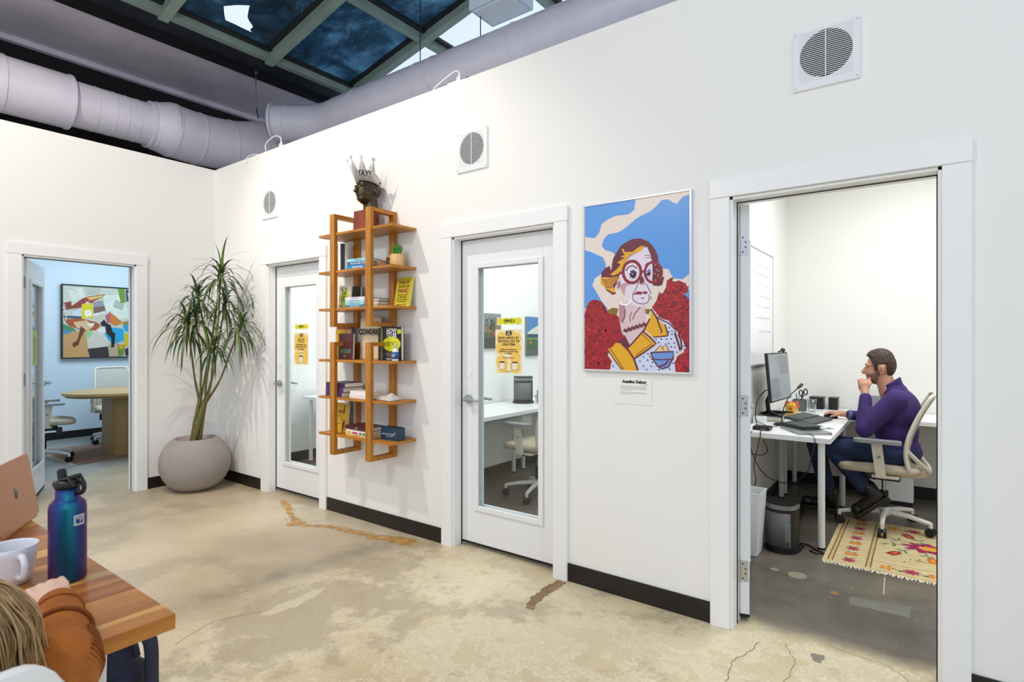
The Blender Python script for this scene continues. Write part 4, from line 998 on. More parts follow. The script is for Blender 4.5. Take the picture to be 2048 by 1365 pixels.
# ================================================================ wall pictures, signs, plant
def at(px, py, depth):
    """point seen at photo position (px, py) at the given distance along the view axis"""
    F = Vector((math.cos(YAW), math.sin(YAW), 0)); R = Vector((math.sin(YAW), -math.cos(YAW), 0))
    return CAM + F*depth + R*(px-1024)/FPX*depth + Vector((0, 0, (HORIZON-py)/FPX*depth))
POSTER = [('F','#5a9ae3',[(0.014,0.904),(0.31,0.9),(0.303,0.845),(0.269,0.826),(0.239,0.826),(0.193,0.827),(0.152,0.814),(0.115,0.795),(0.1,0.749),(0.073,0.722),(0.014,0.735)]),('F','#5a9ae3',[(0.594,0.882),(0.558,0.874),(0.527,0.842),(0.504,0.856),(0.482,0.873),(0.45,0.873),(0.422,0.846),(0.389,0.824),(0.337,0.808),(0.308,0.794),(0.269,0.767),(0.229,0.744),(0.203,0.737),(0.152,0.734),(0.126,0.708),(0.115,0.676),(0.136,0.651),(0.178,0.637),(0.198,0.617),(0.288,0.563),(0.431,0.534),(0.486,0.523),(0.5,0.494),(0.513,0.475),(0.558,0.468),(0.594,0.496)]),('F','#5a9ae3',[(0.012,0.663),(0.051,0.649),(0.084,0.632),(0.121,0.614),(0.136,0.585),(0.142,0.547),(0.105,0.521),(0.073,0.504),(0.057,0.467),(0.084,0.427),(0.115,0.378),(0.152,0.334),(0.094,0.327),(0.012,0.344)]),('F','#5a9ae3',[(0.566,0.403),(0.594,0.423),(0.594,0.281),(0.566,0.316)]),('F','#9e1c24',[(0.012,0.315),(0.024,0.353),(0.041,0.381),(0.073,0.389),(0.11,0.378),(0.131,0.354),(0.152,0.32),(0.2,0.305),(0.239,0.262),(0.264,0.225),(0.278,0.188),(0.283,0.147),(0.239,0.124),(0.188,0.132),(0.142,0.099),(0.173,0.057),(0.162,0.001),(0.012,-0.004)]),('F','#9e1c24',[(0.399,0.335),(0.422,0.366),(0.431,0.396),(0.459,0.408),(0.473,0.434),(0.477,0.464),(0.495,0.476),(0.513,0.458),(0.54,0.463),(0.571,0.446),(0.585,0.423),(0.582,0.402),(0.558,0.393),(0.594,0.367),(0.594,0.011),(0.522,0.009),(0.515,0.052),(0.535,0.092),(0.571,0.114),(0.562,0.161),(0.522,0.213),(0.486,0.253),(0.45,0.276),(0.417,0.312)]),('F','#cfd8f2',[(0.45,0.276),(0.486,0.266),(0.522,0.222),(0.558,0.165),(0.575,0.127),(0.544,0.109),(0.515,0.074),(0.522,0.009),(0.162,-0.004),(0.178,0.058),(0.337,0.088),(0.394,0.179)]),('F','#8a6a1e',[(0.149,0.327),(0.181,0.341),(0.214,0.334),(0.202,0.303),(0.157,0.308)]),('F','#8a6a1e',[(0.363,0.329),(0.395,0.325),(0.38,0.299),(0.363,0.306)]),('F','#dcc0c6',[(0.218,0.365),(0.246,0.364),(0.277,0.378),(0.3,0.373),(0.365,0.356),(0.361,0.306),(0.369,0.249),(0.35,0.221),(0.3,0.156),(0.277,0.138),(0.246,0.185),(0.23,0.215),(0.218,0.281),(0.212,0.329)]),('F','#b88890',[(0.218,0.358),(0.238,0.35),(0.249,0.313),(0.244,0.277),(0.23,0.259),(0.218,0.281)]),('S','#6b2335',0.005,[(0.344,0.346),(0.323,0.325),(0.304,0.301),(0.294,0.276)]),('S','#6b2335',0.004,[(0.289,0.316),(0.277,0.287),(0.281,0.265)]),('S','#6b2335',0.005,[(0.242,0.35),(0.251,0.32),(0.249,0.288),(0.234,0.259)]),('F','#e3d6e6',[(0.373,0.646),(0.352,0.642),(0.315,0.618),(0.282,0.607),(0.26,0.585),(0.241,0.555),(0.226,0.525),(0.219,0.498),(0.223,0.46),(0.234,0.421),(0.249,0.392),(0.279,0.363),(0.293,0.349),(0.341,0.337),(0.366,0.347),(0.382,0.366),(0.394,0.399),(0.4,0.449),(0.403,0.513),(0.403,0.563),(0.394,0.597)]),('F','#c79aa4',[(0.223,0.498),(0.228,0.463),(0.264,0.471),(0.286,0.463),(0.256,0.447),(0.249,0.42),(0.253,0.396),(0.238,0.414),(0.219,0.456)]),('S','#6b2335',0.004,[(0.296,0.409),(0.293,0.391),(0.3,0.373),(0.323,0.359),(0.35,0.353),(0.373,0.359),(0.382,0.37),(0.383,0.401),(0.395,0.383),(0.391,0.376)]),('S','#6b2335',0.004,[(0.327,0.469),(0.312,0.434),(0.296,0.409)]),('S','#6b2335',0.004,[(0.369,0.456),(0.384,0.426),(0.395,0.404)]),('F','#9a2a3a',[(0.296,0.407),(0.323,0.421),(0.348,0.416),(0.365,0.42),(0.378,0.411),(0.35,0.402),(0.316,0.404)]),('S','#6b2335',0.003,[(0.293,0.404),(0.316,0.407),(0.35,0.404),(0.376,0.407)]),('S','#6b2335',0.005,[(0.341,0.384),(0.35,0.382),(0.357,0.388)]),('S','#ffffff',0.005,[(0.346,0.41),(0.352,0.401),(0.35,0.394)]),('S','#ffffff',0.008,[(0.222,0.362),(0.242,0.355),(0.261,0.353),(0.273,0.363),(0.285,0.379)]),('S','#6b2335',0.003,[(0.359,0.6),(0.38,0.603),(0.398,0.593)]),('S','#6b2335',0.003,[(0.366,0.588),(0.384,0.591),(0.401,0.583)]),('S','#6b2335',0.004,[(0.359,0.55),(0.373,0.562),(0.401,0.563)]),('F','#6b2335',[(0.341,0.497),(0.352,0.493),(0.359,0.468),(0.348,0.456),(0.33,0.46),(0.334,0.477)]),('F','#b98a94',[(0.348,0.466),(0.369,0.461),(0.359,0.452),(0.334,0.453)]),('F','#6b2335',[(0.171,0.536),(0.177,0.578),(0.184,0.605),(0.204,0.635),(0.226,0.664),(0.256,0.682),(0.293,0.694),(0.334,0.694),(0.38,0.672),(0.401,0.65),(0.419,0.622),(0.431,0.591),(0.433,0.557),(0.45,0.539),(0.455,0.512),(0.447,0.483),(0.464,0.487),(0.453,0.446),(0.433,0.441),(0.405,0.446),(0.4,0.469),(0.403,0.513),(0.401,0.56),(0.394,0.597),(0.373,0.646),(0.352,0.645),(0.323,0.621),(0.286,0.61),(0.264,0.592),(0.245,0.565),(0.226,0.536),(0.219,0.512),(0.204,0.478),(0.188,0.435),(0.2,0.415),(0.181,0.409),(0.146,0.432),(0.11,0.477),(0.114,0.533),(0.134,0.553),(0.161,0.565)]),('F','#e2a526',[(0.362,0.651),(0.344,0.629),(0.315,0.62),(0.282,0.611),(0.264,0.595),(0.249,0.569),(0.234,0.539),(0.211,0.519),(0.181,0.511),(0.165,0.519),(0.204,0.544),(0.226,0.567),(0.207,0.579),(0.234,0.594),(0.253,0.599),(0.223,0.609),(0.249,0.614),(0.23,0.648),(0.245,0.647),(0.249,0.631),(0.293,0.627),(0.323,0.646),(0.341,0.653)]),('F','#e2a526',[(0.11,0.502),(0.13,0.507),(0.173,0.501),(0.204,0.506),(0.223,0.498),(0.2,0.478),(0.181,0.462),(0.196,0.423),(0.184,0.42),(0.134,0.447),(0.108,0.473)]),('S','#6b2335',0.004,[(0.114,0.494),(0.146,0.49),(0.188,0.497),(0.215,0.503)]),('S','#6b2335',0.004,[(0.12,0.484),(0.15,0.48),(0.188,0.486),(0.212,0.495)]),('S','#6b2335',0.004,[(0.126,0.474),(0.154,0.469),(0.188,0.476),(0.209,0.486)]),('S','#6b2335',0.004,[(0.132,0.463),(0.157,0.458),(0.188,0.465),(0.206,0.477)]),('S','#6b2335',0.004,[(0.138,0.453),(0.161,0.447),(0.188,0.455),(0.203,0.468)]),('S','#c99a5a',0.005,[(0.415,0.545),(0.42,0.553)]),('S','#c99a5a',0.005,[(0.422,0.521),(0.426,0.529)]),('S','#c99a5a',0.005,[(0.412,0.502),(0.416,0.51)]),('S','#c99a5a',0.005,[(0.429,0.491),(0.433,0.499)]),('S','#c99a5a',0.005,[(0.415,0.468),(0.42,0.476)]),('S','#c99a5a',0.005,[(0.433,0.514),(0.437,0.522)]),('S','#c99a5a',0.005,[(0.426,0.458),(0.43,0.466)]),('S','#8c1f30',0.016,[(0.34,0.519),(0.338,0.506),(0.335,0.495),(0.329,0.485),(0.321,0.476),(0.312,0.47),(0.302,0.467),(0.291,0.466),(0.279,0.468),(0.269,0.473),(0.259,0.48),(0.251,0.49),(0.245,0.501),(0.242,0.513),(0.24,0.526),(0.242,0.539),(0.245,0.55),(0.251,0.561),(0.259,0.569),(0.269,0.575),(0.279,0.578),(0.291,0.579),(0.302,0.577),(0.312,0.572),(0.321,0.564),(0.329,0.555),(0.335,0.544),(0.338,0.531),(0.34,0.519)]),('S','#8c1f30',0.013,[(0.451,0.509),(0.45,0.498),(0.447,0.487),(0.441,0.478),(0.434,0.47),(0.426,0.464),(0.417,0.461),(0.407,0.461),(0.397,0.462),(0.387,0.467),(0.378,0.474),(0.371,0.482),(0.366,0.493),(0.362,0.504),(0.361,0.516),(0.362,0.527),(0.366,0.538),(0.371,0.548),(0.378,0.555),(0.387,0.561),(0.397,0.564),(0.407,0.564),(0.417,0.562),(0.426,0.558),(0.434,0.551),(0.441,0.542),(0.447,0.532),(0.45,0.521),(0.451,0.509)]),('S','#8c1f30',0.012,[(0.339,0.517),(0.352,0.521),(0.364,0.514)]),('S','#8c1f30',0.014,[(0.219,0.522),(0.241,0.524)]),('S','#6b2335',0.006,[(0.256,0.53),(0.271,0.55),(0.293,0.556),(0.319,0.539)]),('F','#4a3f78',[(0.279,0.528),(0.297,0.534),(0.319,0.519),(0.312,0.512),(0.286,0.518)]),('F','#3a1628',[(0.275,0.515),(0.29,0.522),(0.312,0.516),(0.315,0.502),(0.301,0.489),(0.282,0.497)]),('F','#f2e8ee',[(0.288,0.512),(0.293,0.515),(0.297,0.51),(0.292,0.507)]),('F','#5c78cc',[(0.369,0.518),(0.38,0.531),(0.394,0.525),(0.391,0.514)]),('F','#3a1628',[(0.366,0.505),(0.38,0.516),(0.394,0.512),(0.389,0.499),(0.375,0.498)]),('S','#3a1628',0.003,[(0.282,0.497),(0.279,0.489)]),('S','#3a1628',0.003,[(0.293,0.493),(0.293,0.485)]),('S','#3a1628',0.003,[(0.306,0.496),(0.31,0.487)]),('S','#3a1628',0.003,[(0.373,0.5),(0.369,0.491)]),('S','#3a1628',0.003,[(0.384,0.499),(0.385,0.49)]),('F','#c79aa4',[(0.204,0.475),(0.219,0.481),(0.223,0.456),(0.215,0.436),(0.204,0.443)]),('S','#6b2335',0.004,[(0.207,0.467),(0.217,0.472),(0.219,0.453),(0.209,0.443)]),('S','#6b2335',0.01,[(0.244,0.213),(0.249,0.227),(0.255,0.214)]),('S','#6b2335',0.01,[(0.255,0.209),(0.26,0.223),(0.266,0.21)]),('S','#6b2335',0.01,[(0.265,0.219),(0.271,0.234),(0.276,0.221)]),('S','#6b2335',0.01,[(0.276,0.215),(0.281,0.23),(0.287,0.216)]),('S','#6b2335',0.01,[(0.286,0.226),(0.292,0.24),(0.297,0.227)]),('S','#6b2335',0.01,[(0.297,0.221),(0.302,0.236),(0.308,0.223)]),('S','#6b2335',0.01,[(0.307,0.232),(0.313,0.246),(0.318,0.233)]),('S','#6b2335',0.01,[(0.318,0.228),(0.323,0.242),(0.328,0.229)]),('S','#6b2335',0.01,[(0.328,0.238),(0.333,0.252),(0.339,0.239)]),('S','#6b2335',0.01,[(0.338,0.234),(0.344,0.248),(0.349,0.235)]),('S','#6b2335',0.01,[(0.349,0.244),(0.354,0.258),(0.359,0.245)]),('S','#6b2335',0.01,[(0.359,0.24),(0.364,0.254),(0.369,0.241)]),('S','#6b2335',0.006,[(0.246,0.193),(0.261,0.167),(0.277,0.138)]),('F','#6b2335',[(0.214,0.167),(0.246,0.182),(0.277,0.138),(0.269,0.116),(0.238,0.145)]),('F','#e6ab18',[(0.397,0.316),(0.425,0.276),(0.465,0.244),(0.483,0.192),(0.406,0.183),(0.373,0.214),(0.358,0.223),(0.388,0.277)]),('F','#e6ab18',[(0.35,0.214),(0.423,0.15),(0.41,0.137),(0.308,0.072),(0.269,0.125),(0.3,0.156)]),('F','#e6ab18',[(0.198,0.154),(0.23,0.151),(0.269,0.116),(0.3,0.077),(0.325,0.009),(0.23,0.006),(0.202,0.049),(0.149,0.119),(0.181,0.134)]),('S','#6b2335',0.01,[(0.23,0.151),(0.269,0.116),(0.3,0.073),(0.323,0.006)]),('S','#6b2335',0.006,[(0.149,0.119),(0.202,0.049),(0.234,0.006)]),('S','#6b2335',0.004,[(0.161,0.13),(0.214,0.057),(0.246,0.01)]),('S','#6b2335',0.008,[(0.35,0.214),(0.391,0.181),(0.423,0.148)]),('S','#6b2335',0.008,[(0.306,0.073),(0.376,0.118),(0.414,0.146)]),('S','#6b2335',0.004,[(0.346,0.199),(0.399,0.151),(0.312,0.088)]),('S','#6b2335',0.006,[(0.406,0.183),(0.483,0.19)]),('S','#6b2335',0.008,[(0.395,0.327),(0.425,0.28),(0.439,0.241),(0.452,0.213),(0.445,0.204)]),('S','#6b2335',0.007,[(0.468,0.247),(0.484,0.192)]),('S','#6b2335',0.008,[(0.388,0.277),(0.358,0.221),(0.277,0.135)]),('S','#6b2335',0.006,[(0.428,0.28),(0.486,0.254),(0.522,0.219)]),('S','#6b2335',0.01,[(0.518,0.205),(0.532,0.164),(0.546,0.116)]),('S','#6b2335',0.008,[(0.536,0.198),(0.55,0.164),(0.553,0.123)]),('F','#e8c98a',[(0.414,0.112),(0.447,0.143),(0.457,0.129),(0.472,0.152),(0.488,0.115)]),('S','#6b2335',0.004,[(0.414,0.112),(0.447,0.143),(0.461,0.118)]),('S','#6b2335',0.004,[(0.456,0.127),(0.472,0.152),(0.488,0.115)]),('F','#6c96da',[(0.395,0.106),(0.511,0.112),(0.509,0.081),(0.486,0.035),(0.454,0.024),(0.428,0.037),(0.41,0.068)]),('S','#6b2335',0.007,[(0.393,0.105),(0.511,0.111),(0.51,0.081),(0.486,0.035),(0.454,0.024),(0.428,0.037),(0.408,0.068),(0.393,0.105)]),('S','#6b2335',0.006,[(0.393,0.072),(0.45,0.069),(0.513,0.074)]),('S','#6b2335',0.009,[(0.486,0.067),(0.468,0.045),(0.436,0.034)]),('S','#2a2540',0.007,[(0.488,0.228),(0.492,0.232)]),('S','#2a2540',0.007,[(0.502,0.211),(0.506,0.214)]),('S','#2a2540',0.007,[(0.486,0.207),(0.49,0.211)]),('S','#2a2540',0.007,[(0.502,0.195),(0.506,0.199)]),('S','#2a2540',0.007,[(0.419,0.169),(0.423,0.173)]),('S','#2a2540',0.007,[(0.446,0.171),(0.451,0.175)]),('S','#2a2540',0.007,[(0.473,0.171),(0.478,0.175)]),('S','#2a2540',0.007,[(0.498,0.173),(0.503,0.176)]),('S','#2a2540',0.007,[(0.523,0.183),(0.527,0.187)]),('S','#2a2540',0.007,[(0.433,0.155),(0.438,0.159)]),('S','#2a2540',0.007,[(0.486,0.15),(0.49,0.154)]),('S','#2a2540',0.007,[(0.513,0.152),(0.517,0.156)]),('S','#2a2540',0.007,[(0.498,0.133),(0.503,0.137)]),('S','#2a2540',0.007,[(0.516,0.131),(0.52,0.135)]),('S','#2a2540',0.007,[(0.376,0.096),(0.381,0.1)]),('S','#2a2540',0.007,[(0.387,0.082),(0.392,0.086)]),('S','#2a2540',0.007,[(0.352,0.08),(0.356,0.084)]),('S','#2a2540',0.007,[(0.374,0.064),(0.379,0.068)]),('S','#2a2540',0.007,[(0.333,0.058),(0.337,0.062)]),('S','#2a2540',0.007,[(0.4,0.054),(0.405,0.058)]),('S','#2a2540',0.007,[(0.352,0.033),(0.356,0.037)]),('S','#2a2540',0.007,[(0.393,0.033),(0.397,0.037)]),('S','#2a2540',0.007,[(0.369,0.016),(0.373,0.02)]),('S','#2a2540',0.007,[(0.435,0.018),(0.44,0.022)]),('S','#2a2540',0.007,[(0.49,0.022),(0.494,0.026)]),('S','#2a2540',0.007,[(0.509,0.052),(0.513,0.055)]),('S','#2a2540',0.007,[(0.527,0.107),(0.531,0.111)]),('S','#2a2540',0.007,[(0.562,0.138),(0.566,0.142)]),('S','#2a2540',0.007,[(0.567,0.121),(0.571,0.125)]),('S','#2a2540',0.007,[(0.52,0.21),(0.524,0.214)]),('S','#2a2540',0.007,[(0.181,0.027),(0.186,0.031)])]
COLLAGE = [('#c4c8b8',[(0.003,1.019),(0.51,1.033),(0.846,1.016),(0.846,0.521),(0.51,0.595),(0.174,0.716),(0.003,0.76)]),('#c79a62',[(0.003,0.37),(0.305,0.387),(0.328,-0.015),(0.003,-0.013)]),('#b9a48a',[(0.545,0.185),(0.663,0.239),(0.663,-0.011),(0.545,-0.008)]),('#d5d8cc',[(0.066,0.946),(0.228,0.984),(0.261,0.853),(0.13,0.793)]),('#b3baa8',[(0.261,1.0),(0.464,1.002),(0.43,0.904),(0.283,0.881)]),('#d9ddd2',[(0.487,0.894),(0.699,0.922),(0.846,0.606),(0.651,0.544),(0.51,0.677)]),('#aab5a4',[(0.628,0.848),(0.748,0.799),(0.724,0.686),(0.604,0.736)]),('#8f3a24',[(0.045,0.684),(0.13,0.74),(0.239,0.839),(0.305,0.869),(0.51,0.916),(0.475,0.866),(0.373,0.806),(0.283,0.795),(0.217,0.705),(0.109,0.687)]),('#d9b266',[(0.283,0.855),(0.499,0.902),(0.464,0.866),(0.328,0.817)]),('#b23a3a',[(0.305,0.816),(0.373,0.833),(0.362,0.779),(0.317,0.776)]),('#c9d0da',[(0.109,0.647),(0.228,0.692),(0.239,0.573),(0.13,0.582)]),('#8a2f28',[(0.019,0.761),(0.109,0.792),(0.114,0.687),(0.035,0.67)]),('#4a4d66',[(0.019,0.592),(0.228,0.586),(0.228,0.552),(0.019,0.559)]),('#a9502a',[(0.019,0.54),(0.217,0.559),(0.395,0.51),(0.452,0.471),(0.395,0.388),(0.217,0.399),(0.088,0.45)]),('#d7b58a',[(0.13,0.503),(0.283,0.534),(0.373,0.456),(0.305,0.387),(0.174,0.425)]),('#e4d9d0',[(0.283,0.494),(0.384,0.496),(0.35,0.442),(0.305,0.454)]),('#3f8a5a',[(0.019,0.475),(0.13,0.424),(0.174,0.372),(0.019,0.397)]),('#5a86b8',[(0.019,0.397),(0.13,0.385),(0.088,0.345),(0.019,0.345)]),('#7a5a50',[(0.362,0.725),(0.499,0.745),(0.516,0.664),(0.373,0.604)]),('#8d8f9c',[(0.362,0.792),(0.475,0.826),(0.493,0.745),(0.367,0.718)]),('#e4dcdc',[(0.373,0.631),(0.51,0.677),(0.499,0.642),(0.362,0.59)]),('#d9c81e',[(0.228,0.758),(0.356,0.778),(0.364,0.57),(0.228,0.552)]),('#f2f0e2',[(0.261,0.667),(0.328,0.683),(0.345,0.603),(0.272,0.594)]),('#b8556a',[(0.51,0.609),(0.569,0.666),(0.58,0.515),(0.528,0.5)]),('#c9782a',[(0.563,0.659),(0.64,0.599),(0.724,0.504),(0.628,0.461),(0.569,0.501)]),('#6a8f2e',[(0.663,1.003),(0.748,1.002),(0.766,0.814),(0.699,0.796)]),('#3a3a52',[(0.76,0.996),(0.846,0.995),(0.846,0.804),(0.772,0.828)]),('#d4d8e6',[(0.785,0.955),(0.846,0.903),(0.809,0.83)]),('#9a7a1e',[(0.724,0.518),(0.846,0.55),(0.846,0.479),(0.736,0.463)]),('#1f9fd0',[(0.499,0.335),(0.592,0.439),(0.73,0.421),(0.754,0.253),(0.628,0.205),(0.487,0.287)]),('#1f9fd0',[(0.724,0.463),(0.846,0.514),(0.846,0.401),(0.76,0.379)]),('#cdb81e',[(0.736,0.337),(0.846,0.38),(0.846,0.14),(0.748,0.169)]),('#6f8a2a',[(0.663,0.198),(0.748,0.183),(0.736,0.029),(0.669,0.017)]),('#2a2a32',[(0.748,0.127),(0.846,0.154),(0.846,0.013),(0.76,0.029)]),('#dfa01e',[(0.675,0.184),(0.736,0.197),(0.73,0.127),(0.687,0.128)]),('#6b3a1e',[(0.217,0.452),(0.272,0.4),(0.217,0.28),(0.19,0.187),(0.141,0.155),(0.12,0.188),(0.13,0.221),(0.168,0.24),(0.184,0.28),(0.206,0.386)]),('#cfcabb',[(0.283,0.334),(0.362,0.401),(0.499,0.335),(0.551,0.246),(0.539,0.157),(0.3,0.126)]),('#8fc98a',[(0.272,0.347),(0.362,0.395),(0.35,0.334),(0.305,0.28)]),('#e8d8d4',[(0.395,0.402),(0.487,0.444),(0.522,0.376),(0.452,0.335)]),('#3a2c34',[(0.294,0.133),(0.539,0.164),(0.559,-0.015),(0.333,-0.015)]),('#16121a',[(0.447,0.498),(0.493,0.551),(0.522,0.5),(0.574,0.473),(0.598,0.377),(0.634,0.35),(0.616,0.156),(0.58,0.143),(0.58,0.281),(0.516,0.363),(0.51,0.451),(0.464,0.457)])]
M_alu = mat('pale_aluminium_frame', '#dcdde2', .3, .3)
def framed(name, label, M, w, h, fw, depth, fmat, root_loc):
    t = thing(name, label, 'picture', root_loc)
    for n_, b in (('frame_side', (0, 0, fw, h)), ('frame_side', (w-fw, 0, w, h)), ('frame_rail', (fw, 0, w-fw, fw)), ('frame_rail', (fw, h-fw, w-fw, h))):
        MB().box(b[0], b[1], 0, b[2], b[3], depth, 0, M).build(n_, fmat, t, world=True, bevel=.0015)
    return t
def clip(poly, x0, y0, x1, y1):
    for ax, lim, sg in ((0, x0, 1), (0, x1, -1), (1, y0, 1), (1, y1, -1)):
        out = []
        for i in range(len(poly)):
            a, b = poly[i-1], poly[i]
            ia, ib = (a[ax]-lim)*sg >= 0, (b[ax]-lim)*sg >= 0
            if ia != ib:
                k = (lim-a[ax])/(b[ax]-a[ax]); out.append((a[0]+(b[0]-a[0])*k, a[1]+(b[1]-a[1])*k))
            if ib: out.append(b)
        poly = out
        if not poly: return []
    return poly
PX, PZ, PW, PH = 4.181, 1.190, .602, .908
MP = on_right(PX, PZ)
t = framed('framed_poster', 'tall framed poster of an elderly woman in round red glasses among red flowers', MP, PW, PH, .010, .022, M_alu, (PX+PW/2, 0, PZ))
MB().box(.008, .008, 0, PW-.008, PH-.008, .016, 0, MP).build('poster_sheet', cm('#e6d8d0', .35), t, world=True)
cols = []; m = MB(); zl = .0163
def ci(c):
    if c not in cols: cols.append(c)
    return cols.index(c)
def inside(p, poly):
    r = False
    for i in range(len(poly)):
        (x1, y1), (x2, y2) = poly[i-1], poly[i]
        if (y1 > p[1]) != (y2 > p[1]) and p[0] < (x2-x1)*(p[1]-y1)/(y2-y1)+x1: r = not r
    return r
bx = (.010, .010, PW-.010, PH-.010)
random.seed(11)
for k, e in enumerate(POSTER):
    zl += .00002
    if e[0] == 'F':
        q = clip(e[2], *bx)
        if len(q) > 2: m.flat(q, ci(e[1]), MP, zl)
        if e[1] == '#9e1c24':   # petals painted over the flower masses
            xs = [p[0] for p in q]; ys = [p[1] for p in q]; nn = 0
            while nn < 230:
                c = (random.uniform(min(xs), max(xs)), random.uniform(min(ys), max(ys)))
                if not inside(c, q): continue
                a = random.uniform(0, 6.28); l = random.uniform(.012, .032); wd = l*.32; ca, sa = math.cos(a), math.sin(a)
                pt = [(c[0]+ca*u*l-sa*v_*wd, c[1]+sa*u*l+ca*v_*wd) for u, v_ in ((-.5, 0), (-.2, .5), (.3, .45), (.5, 0), (.3, -.45), (-.2, -.5))]
                pt = clip(pt, *bx)
                if len(pt) > 2: m.flat(pt, ci(random.choice(('#7c1520', '#b3222a', '#c92f33', '#641220', '#a81e28'))), MP, zl+nn*1e-7)
                nn += 1
            zl += .00003
    else:
        pts = e[3]
        if all(bx[0]-.004 <= p[0] <= bx[2]+.004 and bx[1]-.02 <= p[1] <= bx[3]+.01 for p in pts):
            m.stroke([(min(max(p[0], bx[0]+.003), bx[2]-.003), max(p[1], bx[1]+.003)) for p in pts], e[2], ci(e[1]), MP, zl)
m.build('poster_print', [cm(c, .35) for c in cols], t, world=True)

# name card under the poster
MCD = on_right(4.362, 1.022)
t = thing('caption_card', 'small white caption card under the framed poster', 'card', (4.47, 0, 1.022))
MB().box(0, 0, .0005, .212, .136, .003, 0, MCD).build('card', mat('white_card', '#f1f0ee', .5), t, world=True)
m = MB(); add_text(m, 'Angelica Dalzon', .021, .115, .118, 0, .0034, MCD, offset=.0012, sx=.98); add_text(m, '(Various, 2024)', .006, .172, .104, 0, .0034, MCD)
random.seed(2)
for i in range(8):
    y = .094-i*.0052-(.006 if i > 4 else 0)
    x = .038
    x1 = .182 if i not in (4, 7) else .10
    while x < x1:
        l = random.uniform(.004, .013); m.box(x, y, .0032, min(x+l, x1), y+.0016, .0034, 1, MCD); x += l+.0022
m.build('lettering', [M_black, cm('#8d8d90')], t, world=True)

# ---------------------------------------------------------------- signs taped to the two office doors
def sign_pair(x0, ztop, w, hh, gap, hb, head, n, body, lab_head, lab_body):
    y = .0905
    M1 = basis((x0, y, ztop-hh), (1, 0, 0), (0, 0, 1), (0, -1, 0))
    t = thing('door_sign', lab_head, 'sign', (x0+w/2, y, ztop-hh))
    MB().box(0, 0, 0, w, hh, .001, 0, M1).build('sheet', mat('laminated_white', '#f3f2e4', .3), t, world=True)
    m = MB()
    for i in range(4):
        m.flat([(p[0], min(max(p[1], .003), hh-.003)) for p in arc((w*(.14+.24*i), hh*.5), hh*.52, 0, 2*PI, 25)[:-1]], 0, M1, .0012+.00005*i)
    add_text(m, head, hh*.52, w/2, hh*.5, 1, .0016, M1, offset=.0012, sx=.88)
    m.build('print', [cm('#e2dc1c'), M_black], t, world=True)
    z0 = ztop-hh-gap-hb; M2 = basis((x0-.012, y, z0), (1, 0, 0), (0, 0, 1), (0, -1, 0))
    t = thing('door_notice', lab_body, 'sign', (x0+w/2, y, z0))
    wb = w+.012
    MB().box(0, 0, 0, wb, hb, .001, 0, M2).build('sheet', mat('laminated_cream', '#f4e8c8', .3), t, world=True)
    m = MB(); zz = .0012
    for cx, cy, r in ((.25, .80, .20), (.60, .86, .18), (.82, .80, .16), (.22, .58, .20), (.55, .60, .22), (.82, .58, .16), (.26, .25, .22), (.76, .36, .20), (.76, .16, .20), (.30, .08, .16)):
        q = clip(arc((cx*wb, cy*hb), r*wb, 0, 2*PI, 29)[:-1], .004, .004, wb-.004, hb-.004)
        if len(q) > 2: m.flat(q, 0, M2, zz); zz += .00003
    zt = zz+.0002
    m.flat(rrect(wb*.40, hb*.865, wb*.62, hb*.965, .005), 1, M2, zt); add_text(m, 'THE\nHAUS', .011, wb*.51, hb*.915, 2, zt+.0002, M2, offset=.0004)
    for s, sz, cy in body: add_text(m, s, sz, wb/2, hb*cy, 1, zt, M2, offset=sz*.035, sx=.9)
    slots = ((.26, .165), (.74, .165)) if n == 2 else ((.50, .16),)
    for cx, cy in slots:   # empty code frames
        fx, fz = .115*wb if n == 2 else .15*wb, .082*hb if n == 2 else .095*hb
        m.flat(rrect(cx*wb-fx, cy*hb-fz, cx*wb+fx, cy*hb+fz, .004), 1, M2, zt); m.flat(rrect(cx*wb-fx+.002, cy*hb-fz+.002, cx*wb+fx-.002, cy*hb+fz-.002, .003), 2, M2, zt+.0002)
        m.flat(rrect(cx*wb-fx*.85, cy*hb+fz*.9, cx*wb+fx*.85, cy*hb+fz*1.25, .002), 1, M2, zt+.0003)
    m.build('print', [cm('#f3ca62'), M_black, MATS['laminated_cream']], t, world=True)
sign_pair(3.497, 1.501, .196, .048, .028, .277, 'OFFICE 2', 2, (('BOOK OFFICE 2 BY\nTHE HOUR, DAY, OR\nLONG-TERM', .0205, .73), ("Whether you're looking for a\ncommitment or just want a fling,\nI'm available.", .0125, .50), ('Talk to a team member or', .009, .355), ('to reserve online', .007, .045)),
          'yellow dotted sign reading OFFICE 2 taped to the door glass', 'amber notice with two code frames taped to the nearer closed door')
sign_pair(1.248, 1.497, .202, .047, .028, .278, 'OFFICE 1', 1, (("I'm your nine-to-five,\nweekender, one-night\nor long-term fling.", .0135, .76), ('BOOK ME BY THE\nHOUR OR THE DAY\n- FOR NOW.', .0195, .545), ('Scan to book me', .009, .37)),
          'yellow dotted sign reading OFFICE 1 taped to the far door glass', 'amber notice with a single code frame on the far door beside the plant')

